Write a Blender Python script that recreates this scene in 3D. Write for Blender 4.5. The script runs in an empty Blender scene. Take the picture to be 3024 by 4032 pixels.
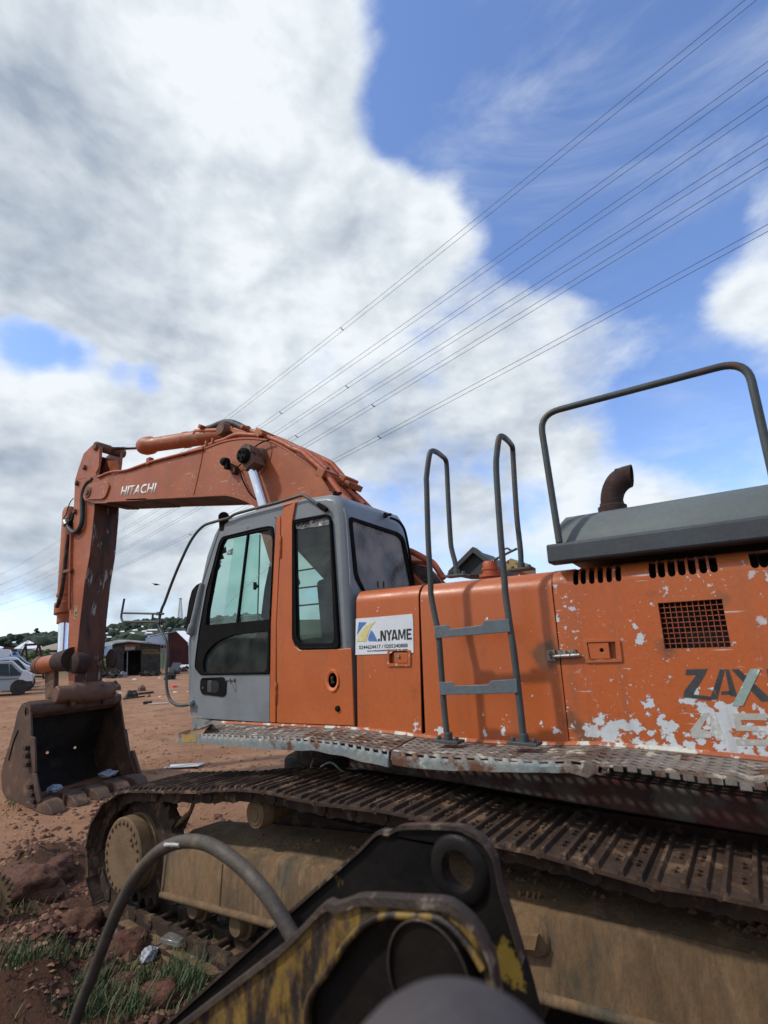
import bpy, bmesh, math, random
from mathutils import Vector, Matrix, noise
from mathutils.geometry import tessellate_polygon
random.seed(11)
sc = bpy.context.scene
col = sc.collection
R = math.radians
V3 = lambda x, y, z: Vector((x, y, z))

# ------------------------------------------------------------------ camera
EYE = V3(0, 0, 2.07)
FOCAL = 1957.7                     # in pixels of a 3024 x 4032 frame
PITCH = math.atan(288 * math.cos(.0272) / 1074)
ROLL = .0272
AZ = R(54.8)
_F = V3(-math.cos(AZ), math.sin(AZ), 0)
_R = V3(math.sin(AZ), math.cos(AZ), 0)
_U = V3(0, 0, 1)
FW = _F * math.cos(PITCH) + _U * math.sin(PITCH)
_up = _U * math.cos(PITCH) - _F * math.sin(PITCH)
RT = _R * math.cos(ROLL) - _up * math.sin(ROLL)
UP = _R * math.sin(ROLL) + _up * math.cos(ROLL)
cam_d = bpy.data.cameras.new('camera')
cam_d.sensor_fit = 'VERTICAL'
cam_d.sensor_height = 24
cam_d.lens = FOCAL / 4032 * 24
cam_d.clip_start = .02
cam_d.clip_end = 4000
cam_d.dof.use_dof = True
cam_d.dof.focus_distance = 6.0
cam_d.dof.aperture_fstop = 1.5
cam = bpy.data.objects.new('camera', cam_d)
m = Matrix((RT, UP, -FW)).transposed().to_4x4()
m.translation = EYE
cam.matrix_world = m
col.objects.link(cam)
sc.camera = cam
sc.render.resolution_x = 768
sc.render.resolution_y = 1024
sc.render.engine = 'CYCLES'

sc.view_settings.view_transform = 'Standard'
sc.view_settings.look = 'None'
sc.view_settings.gamma = 1
sc.view_settings.use_curve_mapping = False
sc.view_settings.exposure = EXPOSURE = 0.0

# measuring helpers: pixel of the photograph -> ray -> point on a real plane
def window(x0, y0, w):
    k = w / 1659
    return lambda x, y: (x0 + x * k, y0 + y * k)
wA = window(0, 1600, 800); wB = window(0, 2300, 800); wC = window(700, 1850, 1000); wD = window(1350, 2200, 1000)
wE = window(2024, 1350, 1000); wF = window(2124, 2200, 900); wG = window(0, 3000, 1100); wH = window(900, 3000, 1200)
wI = window(1900, 2900, 1124); wJ = window(800, 1600, 700); wK = window(500, 1650, 600); wL = window(700, 2750, 1000)
wO = window(0, 1950, 800); wP = window(0, 2420, 420); wQ = window(380, 2420, 400)
wR = window(1550, 1700, 700); wS = window(0, 2650, 600); wT = window(700, 1950, 600); wU = window(0, 3400, 600)
wW = window(0, 0, 3024)            # whole photograph at 1659 wide
wX = window(1380, 2400, 260)       # the white notice
def ray(p):
    return FW + RT * ((p[0] - 1512) / FOCAL) - UP * ((p[1] - 2016) / FOCAL)
def onY(p, Y):
    d = ray(p); return EYE + d * ((Y - EYE.y) / d.y)
def onX(p, X):
    d = ray(p); return EYE + d * ((X - EYE.x) / d.x)
def onZ(p, Z=0.0):
    d = ray(p); return EYE + d * ((Z - EYE.z) / d.z)
def onP(p, P0, n):
    d = ray(p); return EYE + d * ((P0 - EYE).dot(n) / d.dot(n))
def ys(win, pts, Y):
    return [onY(win(*q), Y) for q in pts]

# ------------------------------------------------------------------ sky and sun
SUN_EL = R(46)
SUN_DIR = V3(-.62, -.62, 0).normalized() * math.cos(SUN_EL) + V3(0, 0, math.sin(SUN_EL))   # towards the sun
world = bpy.data.worlds.new('World')
sc.world = world
world.use_nodes = True
wn = world.node_tree.nodes; wl = world.node_tree.links
wn.clear()
def nd(t, **k):
    n = wn.new(t)
    for a, b in k.items(): setattr(n, a, b)
    return n
def wmath(op, a, b=None, clamp=False):
    n = nd('ShaderNodeMath', operation=op, use_clamp=clamp)
    for i, x in enumerate((a, b)):
        if x is None: continue
        if isinstance(x, (int, float)): n.inputs[i].default_value = x
        else: wl.new(x, n.inputs[i])
    return n.outputs[0]
def wmap(x, a, b, c=0., d=1., interp='SMOOTHSTEP'):
    n = nd('ShaderNodeMapRange', interpolation_type=interp)
    for i, q in enumerate((x, a, b, c, d)):
        if isinstance(q, (int, float)): n.inputs[i].default_value = q
        else: wl.new(q, n.inputs[i])
    return n.outputs[0]
def wmix(f, a, b):
    n = nd('ShaderNodeMix', data_type='RGBA')
    if isinstance(f, (int, float)): n.inputs[0].default_value = f
    else: wl.new(f, n.inputs[0])
    for i, x in ((6, a), (7, b)):
        if isinstance(x, tuple): n.inputs[i].default_value = (*x, 1)
        else: wl.new(x, n.inputs[i])
    return n.outputs[2]
tc = nd('ShaderNodeTexCoord')
gen = tc.outputs['Generated']
sky = nd('ShaderNodeTexSky', sky_type='NISHITA')
sky.sun_disc = False
sky.sun_elevation = SUN_EL
sky.sun_rotation = math.atan2(SUN_DIR.x, SUN_DIR.y)
sky.air_density = 1.0; sky.dust_density = .6; sky.ozone_density = 2.5
sep = nd('ShaderNodeSeparateXYZ'); wl.new(gen, sep.inputs[0])
zc = sep.outputs[2]
def wnoise(scale, detail, rough, stretch=(1, 1, 1), off=(0, 0, 0), dist=0.):
    mp = nd('ShaderNodeMapping'); wl.new(gen, mp.inputs[0])
    mp.inputs['Scale'].default_value = stretch; mp.inputs['Location'].default_value = off
    n = nd('ShaderNodeTexNoise'); wl.new(mp.outputs[0], n.inputs[0])
    n.inputs['Scale'].default_value = scale; n.inputs['Detail'].default_value = detail
    n.inputs['Roughness'].default_value = rough; n.inputs['Distortion'].default_value = dist
    return n.outputs[0]
def blob(px, rad, amt):
    """soft patch of more (or less) cloud round a direction in the sky"""
    d = (ray(wW(*px)) if len(px) == 2 else Vector(px)).normalized()
    n = nd('ShaderNodeVectorMath', operation='DOT_PRODUCT')
    wl.new(gen, n.inputs[0]); n.inputs[1].default_value = d
    return wmap(n.outputs['Value'], math.cos(R(rad)), 1, 0, amt)
CLOUDS = [((.3, -1, .45), 80, .36), ((-1, -.35, .5), 55, .4), ((150, 150), 30, .62), ((480, 120), 16, .42), ((250, 520), 22, .40), ((700, 470), 14, .50), ((940, 400), 9, .45),  # first entry: unseen cloud behind the camera, added and sized for fill light
          ((880, 640), 13, .35), ((640, 820), 16, .45), ((1180, 800), 13, .45), ((1000, 980), 15, .42), ((130, 1000), 18, .45),
          ((500, 1150), 20, .35), ((1290, 1090), 10, .42), ((1650, 620), 5.5, .55), ((1690, 420), 5, .40), ((1600, 1130), 12, .28), ((1100, 1150), 11, .30),
          ((1050, 100), 14, -.44), ((1250, 350), 13, -.55), ((1500, 250), 16, -.50), ((1420, 560), 8, -.35), ((1480, 900), 9, -.40),
          ((10, 742), 4.6, -.60), ((80, 744), 4.2, -.60), ((150, 758), 3.8, -.55), ((215, 782), 3.6, -.5), ((290, 818), 3.6, -.58), ((345, 812), 3, -.4), ((900, 300), 5, -.3), ((820, 230), 5, -.25), ((1150, 1090), 4, -.4), ((450, 550), 3, -.3), ((1060, 1010), 3, -.3), ((700, 330), 4, -.0), ((860, 290), 6, -.45), ((600, 15), 4, -.2)]
dens = None
for cpx, rad, amt in CLOUDS:
    if amt == 0: continue
    b = blob(cpx, rad, amt)
    dens = b if dens is None else wmath('ADD', dens, b)
n1 = wnoise(2.3, 8, .52, (1, 1, 1.5), (3.1, .4, 1.2), .35)
n2 = wnoise(6.5, 9, .58, (1, 1, 1.7), (0.3, 4.4, 2.2), .25)
n5 = wnoise(17., 7, .6, (1, 1, 1.7), (5.3, 2.4, .2), .3)
nn = wmath('ADD', wmath('ADD', wmath('MULTIPLY', wmath('SUBTRACT', n1, .5), 1.35), wmath('MULTIPLY', wmath('SUBTRACT', n2, .5), 1.0)), wmath('MULTIPLY', wmath('SUBTRACT', n5, .5), .42))
dens = wmath('ADD', dens, nn)
wisp = wmath('MULTIPLY', wmap(wnoise(2.0, 8, .6, (1, 1.6, 2.6), (8.1, 2.2, .7), .8), .48, .78), .42)
alpha = wmath('MAXIMUM', wmap(dens, -.12, .60), wisp)
# cloud brightness: soft white body, broad blue grey bellies, a little relief on the side that faces the sun
n3 = wnoise(2.4, 4, .45, (1, 1, 2.0), (7.7, 1.4, .2), .2)
n4 = wnoise(6.5, 5, .48, (1, 1, 2.0), (2.7, 9.4, 3.2), .2)
lit = wmath('ADD', .74, wmath('ADD', wmath('MULTIPLY', wmath('SUBTRACT', n3, .5), 1.15), wmath('MULTIPLY', wmath('SUBTRACT', n4, .5), .55)))
DARK = [((130, 430), 16, .20), ((260, 600), 13, .15), ((40, 650), 10, .12), ((560, 480), 7, .12), ((830, 900), 9, .30), ((660, 930), 8, .24), ((1240, 850), 8, .24), ((1000, 1000), 8, .18), ((60, 1100), 11, .36), ((300, 1280), 13, .30), ((560, 1080), 9, .22), ((50, 60), 9, .12), ((380, 880), 6, .1), ((1040, 640), 5, .18), ((780, 560), 7, .10), ((850, 1130), 8, .2)]
for dpx, rad, amt in DARK: lit = wmath('SUBTRACT', lit, blob(dpx, rad, amt))
for dpx, rad, amt in [((470, 260), 15, .14), ((930, 440), 10, .2), ((440, 640), 9, .2), ((640, 760), 10, .2), ((1260, 1090), 8, .35), ((1620, 610), 6, .25), ((760, 700), 8, .2), ((420, 100), 10, .2), ((100, 860), 7, .25)]: lit = wmath('ADD', lit, blob(dpx, rad, amt))
def puff(scale, eps, det, off):
    return wmath('SUBTRACT', wnoise(scale, det, .52, (1, 1, 1.7), off, .2), wnoise(scale, det, .52, (1, 1, 1.7), tuple(o + eps * d_ for o, d_ in zip(off, (SUN_DIR.x, SUN_DIR.y, SUN_DIR.z))), .2))
rel = wmath('ADD', wmath('MULTIPLY', puff(4.6, .05, 7, (1.7, 3.1, .6)), 1.5), wmath('MULTIPLY', puff(11., .024, 6, (4.2, .3, 1.9)), .9))
edge = wmap(dens, .0, .55, .16, 0.)
lit = wmath('ADD', wmath('ADD', lit, edge), rel, True)
ccol = wmix(lit, (.36, .43, .53), (.89, .945, .99))
skyc = nd('ShaderNodeMix', data_type='RGBA', blend_type='MULTIPLY'); skyc.inputs[0].default_value = 1
wl.new(sky.outputs[0], skyc.inputs[6]); SKY_TINT = (1.36, 1.42, 1.66); skyc.inputs[7].default_value = (*SKY_TINT, 1)
bg_sky = nd('ShaderNodeBackground'); wl.new(skyc.outputs[2], bg_sky.inputs[0]); bg_sky.inputs[1].default_value = SKY_STRENGTH = .15
bg_cl = nd('ShaderNodeBackground'); wl.new(ccol, bg_cl.inputs[0]); bg_cl.inputs[1].default_value = 1.0
haze_f = wmap(zc, -.02, .15, .62, 0.)        # the air near the horizon pales everything
hcol = wmix(haze_f, ccol, (.50, .62, .74))
wl.new(hcol, bg_cl.inputs[0])
mx = nd('ShaderNodeMixShader'); a2 = wmath('MAXIMUM', alpha, wmath('MULTIPLY', haze_f, .9))
wl.new(a2, mx.inputs[0]); wl.new(bg_sky.outputs[0], mx.inputs[1]); wl.new(bg_cl.outputs[0], mx.inputs[2])
wo = nd('ShaderNodeOutputWorld'); wl.new(mx.outputs[0], wo.inputs[0])

sun_d = bpy.data.lights.new('sun', 'SUN')
sun_d.energy = 2.7
sun_d.angle = R(3.0)
sun_d.color = (1, .95, .87)
sun = bpy.data.objects.new('sun', sun_d)
sun.rotation_euler = SUN_DIR.to_track_quat('Z', 'Y').to_euler()
sun.location = (0, 0, 30)
col.objects.link(sun)

# ------------------------------------------------------------------ object helpers
WM = {}
def _link(o, parent):
    col.objects.link(o)
    if parent is not None:
        o.parent = parent
        o.matrix_parent_inverse = WM[parent.name].inverted()
def tag(o, label=None, cat=None, group=None, kind=None):
    if label: o['label'] = label
    if cat: o['category'] = cat
    if group: o['group'] = group
    if kind: o['kind'] = kind
    return o
def thing(name, label, cat, loc=(0, 0, 0), group=None):
    o = bpy.data.objects.new(name, None)
    o.empty_display_size = .2
    o.location = loc
    col.objects.link(o)
    WM[o.name] = Matrix.Translation(Vector(loc))
    return tag(o, label, cat, group)
class MB:
    def __init__(s): s.v = []; s.f = []; s.mi = []
    def add(s, vs, fs, mi=0):
        k = len(s.v); s.v += [Vector(q) for q in vs]; s.f += [tuple(i + k for i in f) for f in fs]; s.mi += [mi] * len(fs)
        return s
    def box(s, x0, x1, y0, y1, z0, z1, mi=0):
        vs = [(x, y, z) for z in (z0, z1) for y in (y0, y1) for x in (x0, x1)]
        return s.add(vs, [(0, 2, 3, 1), (4, 5, 7, 6), (0, 1, 5, 4), (2, 6, 7, 3), (0, 4, 6, 2), (1, 3, 7, 5)], mi)
    def obox(s, c, a, b, d, mi=0):
        c = Vector(c); a = Vector(a); b = Vector(b); d = Vector(d)
        vs = [c + a * i + b * j + d * k for k in (-1, 1) for j in (-1, 1) for i in (-1, 1)]
        return s.add(vs, [(0, 2, 3, 1), (4, 5, 7, 6), (0, 1, 5, 4), (2, 6, 7, 3), (0, 4, 6, 2), (1, 3, 7, 5)], mi)
    def prism(s, poly, off, mi=0):
        poly = [Vector(q) for q in poly]; n = len(poly); off = Vector(off)
        return s.add(poly + [q + off for q in poly], [tuple(range(n)), tuple(range(2 * n - 1, n - 1, -1))] +
                     [(i, i + n, (i + 1) % n + n, (i + 1) % n) for i in range(n)], mi)
    def plate(s, outer, holes, off, drop='y', mi=0):
        """flat plate with holes: outlines are 3D points in a plane, off = thickness vector"""
        f2 = {'y': lambda q: Vector((q.x, q.z, 0)), 'x': lambda q: Vector((q.y, q.z, 0)), 'z': lambda q: Vector((q.x, q.y, 0))}[drop]
        loops = [[Vector(q) for q in l] for l in [outer] + list(holes)]
        allv = [q for l in loops for q in l]; n = len(allv); off = Vector(off)
        tris = tessellate_polygon([[f2(q) for q in l] for l in loops])
        fs = [tuple(t) for t in tris] + [tuple(i + n for i in t[::-1]) for t in tris]
        k = 0
        for l in loops:
            m_ = len(l); fs += [(k + i, k + (i + 1) % m_, k + (i + 1) % m_ + n, k + i + n) for i in range(m_)]; k += m_
        return s.add(allv + [q + off for q in allv], fs, mi)
    def tube(s, pts, r, n=10, mi=0, caps=True):
        pts = [Vector(q) for q in pts]
        if not isinstance(r, (list, tuple)): r = [r] * len(pts)
        t0 = (pts[1] - pts[0]).normalized()
        a = t0.orthogonal().normalized(); rings = []
        for i, q in enumerate(pts):
            t = (pts[min(i + 1, len(pts) - 1)] - pts[max(i - 1, 0)])
            t = t.normalized() if t.length > 1e-9 else t0
            a = (a - t * a.dot(t)).normalized(); b = t.cross(a)
            rings.append([q + (a * math.cos(2 * math.pi * j / n) + b * math.sin(2 * math.pi * j / n)) * r[i] for j in range(n)])
        return s.loft(rings, mi, caps)
    def loft(s, rings, mi=0, caps=True, closed=True):
        n = len(rings[0]); fs = []
        for i in range(len(rings) - 1):
            for j in range(n if closed else n - 1):
                fs.append((i * n + j, i * n + (j + 1) % n, (i + 1) * n + (j + 1) % n, (i + 1) * n + j))
        if caps and closed:
            fs.append(tuple(range(n - 1, -1, -1))); fs.append(tuple((len(rings) - 1) * n + j for j in range(n)))
        return s.add([q for l in rings for q in l], fs, mi)
    def cyl(s, p0, p1, r0, r1=None, n=24, mi=0):
        return s.tube([p0, p1], [r0, r0 if r1 is None else r1], n, mi)
    def lathe(s, c, axis, prof, n=28, mi=0):
        """prof: (distance along axis, radius)"""
        c = Vector(c); ax = Vector(axis).normalized(); a = ax.orthogonal().normalized(); b = ax.cross(a)
        rings = [[c + ax * h + (a * math.cos(2 * math.pi * j / n) + b * math.sin(2 * math.pi * j / n)) * max(r, 1e-4) for j in range(n)] for h, r in prof]
        return s.loft(rings, mi)
    def build(s, name, mat, parent=None, smooth=None, bevel=None, seg=2):
        me = bpy.data.meshes.new(name)
        me.from_pydata(s.v, [], s.f)
        bm = bmesh.new(); bm.from_mesh(me)
        bmesh.ops.recalc_face_normals(bm, faces=bm.faces)
        bm.to_mesh(me); bm.free()
        mats = mat if isinstance(mat, (list, tuple)) else [mat]
        for q in mats: me.materials.append(q)
        if len(mats) > 1:
            for p, i in zip(me.polygons, s.mi): p.material_index = i
        if smooth is not None:
            me.polygons.foreach_set('use_smooth', [True] * len(me.polygons))
            me.set_sharp_from_angle(angle=R(smooth))
        o = bpy.data.objects.new(name, me)
        _link(o, parent); WM[o.name] = Matrix.Identity(4)
        if bevel:
            b = o.modifiers.new('bevel', 'BEVEL'); b.width = bevel; b.segments = seg; b.limit_method = 'ANGLE'; b.angle_limit = R(40)
            b.harden_normals = False
            if smooth is None:
                me.polygons.foreach_set('use_smooth', [True] * len(me.polygons)); me.set_sharp_from_angle(angle=R(30))
        return o
def copy_part(o, M_, parent):
    c = o.copy(); col.objects.link(c); c.parent = parent
    if parent is not None: c.matrix_parent_inverse = WM[parent.name].inverted()
    c.matrix_basis = M_; WM[c.name] = M_.copy()
    return c
def cut(o, cutter_mb):
    """carve openings for good, then throw the cutter away"""
    me = bpy.data.meshes.new('cutter'); me.from_pydata(cutter_mb.v, [], cutter_mb.f)
    bm = bmesh.new(); bm.from_mesh(me); bmesh.ops.recalc_face_normals(bm, faces=bm.faces); bm.to_mesh(me); bm.free()
    c = bpy.data.objects.new('cutter', me); col.objects.link(c)
    b = o.modifiers.new('cut', 'BOOLEAN'); b.object = c; b.operation = 'DIFFERENCE'; b.solver = 'EXACT'; b.use_self = True
    dg = bpy.context.evaluated_depsgraph_get(); dg.update()
    new = bpy.data.meshes.new_from_object(o.evaluated_get(dg))
    o.modifiers.clear(); o.data = new
    bpy.data.objects.remove(c); bpy.data.meshes.remove(me)
def fillet(pts, r, n=5, closed=False):
    pts = [Vector(q) for q in pts]; out = []; N = len(pts)
    for i, q in enumerate(pts):
        if not closed and i in (0, N - 1): out.append(q); continue
        a = pts[i - 1] - q; b = pts[(i + 1) % N] - q
        rr = min(r if not isinstance(r, (list, tuple)) else r[i], a.length * .48, b.length * .48)
        p0 = q + a.normalized() * rr; p1 = q + b.normalized() * rr
        for k in range(n + 1):
            t = k / n; out.append(p0 * (1 - t) ** 2 + q * 2 * t * (1 - t) + p1 * t * t)
    return out
def smooth_path(pts, n=6, closed=False):
    pts = [Vector(q) for q in pts]; N = len(pts); out = []
    for i in range(N if closed else N - 1):
        g = lambda k: pts[k % N] if closed else pts[max(0, min(N - 1, k))]
        p0, p1, p2, p3 = g(i - 1), g(i), g(i + 1), g(i + 2)
        for k in range(n):
            t = k / n
            out.append(.5 * ((2 * p1) + (p2 - p0) * t + (2 * p0 - 5 * p1 + 4 * p2 - p3) * t * t + (3 * p1 - p0 - 3 * p2 + p3) * t ** 3))
    if not closed: out.append(pts[-1])
    return out
def inset(poly, d):
    """offset a closed outline in the XZ plane inwards"""
    n = len(poly)
    area = sum(poly[i].x * poly[(i + 1) % n].z - poly[(i + 1) % n].x * poly[i].z for i in range(n))
    sg = 1 if area > 0 else -1; out = []
    for i in range(n):
        e0 = (poly[i] - poly[i - 1]); e1 = (poly[(i + 1) % n] - poly[i])
        e0 = Vector((e0.x, e0.z)).normalized(); e1 = Vector((e1.x, e1.z)).normalized()
        n0 = Vector((-e0.y, e0.x)) * sg; n1 = Vector((-e1.y, e1.x)) * sg
        b = (n0 + n1); b = b / max(.3, b.length_squared / 2 if b.length_squared > .02 else 1)
        out.append(poly[i] + V3(b.x, 0, b.y) * d)
    return out
def atY(poly, Y): return [V3(q.x, Y, q.z) for q in poly]
def text_mesh(s, name, mat, parent, origin, ux, uz, height, width=None, bold=0., shear=0., lift=.0015, thick=.001, out=V3(0, -1, 0)):
    cu = bpy.data.curves.new('t', 'FONT'); cu.body = s; cu.size = 1; cu.offset = bold; cu.shear = shear; cu.extrude = 0; cu.resolution_u = 3
    to = bpy.data.objects.new('t', cu); col.objects.link(to)
    dg = bpy.context.evaluated_depsgraph_get(); dg.update()
    me = bpy.data.meshes.new_from_object(to.evaluated_get(dg))
    bpy.data.objects.remove(to)
    xs = [v.co.x for v in me.vertices]; zs = [v.co.y for v in me.vertices]
    x0, x1, z0, z1 = min(xs), max(xs), 0, max(zs)
    kz = height / (z1 - z0); kx = kz if width is None else width / (x1 - x0)
    ux = Vector(ux).normalized(); uz = Vector(uz).normalized()
    for v in me.vertices: v.co = Vector(origin) + ux * ((v.co.x - x0) * kx) + uz * (v.co.y * kz) + out * lift
    me.name = name; me.materials.clear(); me.materials.append(mat)
    o = bpy.data.objects.new(name, me); _link(o, parent); WM[o.name] = Matrix.Identity(4)
    md = o.modifiers.new('thickness', 'SOLIDIFY'); md.thickness = thick; md.offset = 0
    return o

# ------------------------------------------------------------------ materials
def material(name, c1, c2=None, scale=3., c3=None, thr3=.62, scale3=9., soft3=.03, c4=None, thr4=.66, scale4=4., soft4=.06, rough=.6, metal=0., bump=.15, bscale=60.,
             blobs=(), blobs4=(), fine=.12, stretch=(1, 1, 1), spec=.4, coat=0., c5=None, grad5=None, flecks=None, dent=0., streak=0.):
    """weathered surface: c1/c2 clouded, c3 chips with hard edges, c4 soft stains; blobs = (point, radius, amount) where chips gather"""
    M = bpy.data.materials.new(name); M.use_nodes = True
    N = M.node_tree.nodes; Lk = M.node_tree.links
    P = N['Principled BSDF']
    def val(n, i, x):
        if isinstance(x, (int, float)): n.inputs[i].default_value = x
        elif isinstance(x, tuple): n.inputs[i].default_value = (*x, 1) if len(x) == 3 and n.inputs[i].type == 'RGBA' else x
        else: Lk.new(x, n.inputs[i])
    tcn = N.new('ShaderNodeTexCoord'); oi = N.new('ShaderNodeObjectInfo')
    vm = N.new('ShaderNodeVectorMath'); vm.operation = 'MULTIPLY_ADD'
    Lk.new(tcn.outputs['Object'], vm.inputs[0]); vm.inputs[1].default_value = (1, 1, 1)
    cb = N.new('ShaderNodeMath'); cb.operation = 'MULTIPLY'; Lk.new(oi.outputs['Random'], cb.inputs[0]); cb.inputs[1].default_value = 37.
    Lk.new(cb.outputs[0], vm.inputs[2]); co = vm.outputs[0]
    mp = N.new('ShaderNodeMapping'); Lk.new(co, mp.inputs[0]); mp.inputs['Scale'].default_value = stretch
    def noi(s, d=6, r=.6, src=None):
        n = N.new('ShaderNodeTexNoise'); Lk.new(src or mp.outputs[0], n.inputs[0]); n.inputs['Scale'].default_value = s
        n.inputs['Detail'].default_value = d; n.inputs['Roughness'].default_value = r; return n.outputs[0]
    def mth(op, a, b, clamp=False):
        n = N.new('ShaderNodeMath'); n.operation = op; n.use_clamp = clamp; val(n, 0, a); val(n, 1, b); return n.outputs[0]
    def mpr(x, a, b, c=0., d=1.):
        n = N.new('ShaderNodeMapRange'); n.interpolation_type = 'SMOOTHSTEP'
        for i, q in enumerate((x, a, b, c, d)): val(n, i, q)
        return n.outputs[0]
    def mix(f, a, b):
        n = N.new('ShaderNodeMix'); n.data_type = 'RGBA'; val(n, 0, f); val(n, 6, a); val(n, 7, b); return n.outputs[2]
    def gather(bl):
        t = None
        for q, rad, amt in bl:
            n = N.new('ShaderNodeVectorMath'); n.operation = 'DISTANCE'; Lk.new(tcn.outputs['Object'], n.inputs[0]); n.inputs[1].default_value = q
            b = mpr(n.outputs['Value'], 0, rad, amt, 0)
            t = b if t is None else mth('ADD', t, b)
        return t
    c = c1
    if c2 is not None: c = mix(mpr(noi(scale), .35, .66), c1, c2)
    rf = rough
    if c4 is not None:
        f4 = noi(scale4, 7, .65)
        if blobs4: f4 = mth('ADD', f4, gather(blobs4))
        f4 = mpr(f4, thr4 - soft4, thr4 + soft4); c = mix(f4, c, c4)
    bh = noi(bscale, 4, .6)
    if c3 is not None:
        f3 = noi(scale3, 5, .62)
        if blobs: f3 = mth('ADD', f3, gather(blobs))
        if flecks:
            m9 = N.new('ShaderNodeMapping'); Lk.new(co, m9.inputs[0]); m9.inputs['Rotation'].default_value = (0, -.75, 0); m9.inputs['Scale'].default_value = (3.2, 1, 16)
            f3 = mth('ADD', mth('SUBTRACT', f3, .175), mth('MULTIPLY', noi(2.2, 6, .6, m9.outputs[0]), .34))
        if flecks: c = mix(mpr(f3, thr3 - .045, thr3 - .005), c, (.24, .055, .022))
        f3 = mpr(f3, thr3 - soft3, thr3 + soft3); c = mix(f3, c, mix(noi(9, 5, .6), c3, tuple(q * .72 for q in c3)) if flecks else c3)
        bh = mth('SUBTRACT', bh, mth('MULTIPLY', f3, .5))
    if streak:
        ms = N.new('ShaderNodeMapping'); Lk.new(co, ms.inputs[0]); ms.inputs['Scale'].default_value = (5, 5, .35)
        sn = mpr(noi(2.2, 6, .6, ms.outputs[0]), .52, .74, 0, streak); c = mix(sn, c, (.20, .085, .045))
        dn = mpr(noi(1.1, 7, .65), .48, .72, 0, streak * .9); c = mix(dn, c, (.46, .135, .042))
    if flecks:
        gate = mpr(noi(1.8, 3, .5), .46, .60)
        fk = mth('MULTIPLY', mpr(noi(30, 3, .5), .665, .68), gate)
        fk2 = mth('MULTIPLY', mpr(noi(75, 2, .5), .69, .71), gate)
        mr_ = N.new('ShaderNodeMapping'); Lk.new(co, mr_.inputs[0]); mr_.inputs['Rotation'].default_value = (0, .62, 0); mr_.inputs['Scale'].default_value = (1.2, 1, 22)
        sc_n = mth('MULTIPLY', mpr(noi(3.0, 4, .5, mr_.outputs[0]), .665, .68), mpr(noi(2.6, 3, .5), .50, .58))
        c = mix(mth('MINIMUM', mth('ADD', mth('ADD', fk, fk2), sc_n), 1.0), c, flecks)
    if fine:
        g = noi(bscale * .6, 5, .7)
        hs = N.new('ShaderNodeHueSaturation'); val(hs, 'Color', c) if not isinstance(c, tuple) else hs.inputs['Color'].__setattr__('default_value', (*c, 1))
        Lk.new(mpr(g, .25, .75, 1 - fine, 1 + fine), hs.inputs['Value']); c = hs.outputs[0]
    if isinstance(c, tuple): P.inputs['Base Color'].default_value = (*c, 1)
    else: Lk.new(c, P.inputs['Base Color'])
    P.inputs['Metallic'].default_value = metal
    P.inputs['Specular IOR Level'].default_value = spec
    Lk.new(mpr(noi(scale * 2.3), .3, .7, max(.03, rough - .1), min(1, rough + .12)), P.inputs['Roughness'])
    if coat: P.inputs['Coat Weight'].default_value = coat; P.inputs['Coat Roughness'].default_value = .3
    if dent: bh = mth('ADD', bh, mth('MULTIPLY', noi(1.9, 2, .45), dent))
    if bump:
        b = N.new('ShaderNodeBump'); b.inputs['Strength'].default_value = bump; b.inputs['Distance'].default_value = .02; Lk.new(bh, b.inputs['Height']); Lk.new(b.outputs[0], P.inputs['Normal'])
    return M
def glass(name, tint, rough=.02, dirt=.08, dirtc=(.5, .5, .47)):
    M = bpy.data.materials.new(name); M.use_nodes = True; N = M.node_tree.nodes; L_ = M.node_tree.links; N.clear()
    out = N.new('ShaderNodeOutputMaterial'); tr = N.new('ShaderNodeBsdfTransparent'); tr.inputs[0].default_value = (*tint, 1)
    gl = N.new('ShaderNodeBsdfGlossy'); gl.inputs['Roughness'].default_value = rough
    lw_ = N.new('ShaderNodeLayerWeight'); lw_.inputs[0].default_value = .5; pw = N.new('ShaderNodeMath'); pw.operation = 'POWER'; L_.new(lw_.outputs['Facing'], pw.inputs[0]); pw.inputs[1].default_value = 5
    fr = N.new('ShaderNodeMath'); fr.operation = 'MULTIPLY_ADD'; L_.new(pw.outputs[0], fr.inputs[0]); fr.inputs[1].default_value = .9; fr.inputs[2].default_value = .045
    m1 = N.new('ShaderNodeMixShader'); L_.new(fr.outputs[0], m1.inputs[0]); L_.new(tr.outputs[0], m1.inputs[1]); L_.new(gl.outputs[0], m1.inputs[2])
    df = N.new('ShaderNodeBsdfDiffuse'); df.inputs[0].default_value = (*dirtc, 1)
    tcn = N.new('ShaderNodeTexCoord'); no = N.new('ShaderNodeTexNoise'); no.inputs['Scale'].default_value = 5; no.inputs['Detail'].default_value = 8
    L_.new(tcn.outputs['Object'], no.inputs[0])
    mr = N.new('ShaderNodeMapRange'); L_.new(no.outputs[0], mr.inputs[0]); mr.inputs[1].default_value = .35; mr.inputs[2].default_value = .75
    mr.inputs[3].default_value = dirt * .4; mr.inputs[4].default_value = dirt * 2
    m2 = N.new('ShaderNodeMixShader'); L_.new(mr.outputs[0], m2.inputs[0]); L_.new(m1.outputs[0], m2.inputs[1]); L_.new(df.outputs[0], m2.inputs[2])
    L_.new(m2.outputs[0], out.inputs[0]); return M
YB = 3.03                                            # near side of the upper works
pF = lambda x, y: tuple(onY(wF(x, y), YB))
pD = lambda x, y: tuple(onY(wD(x, y), YB))
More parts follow.
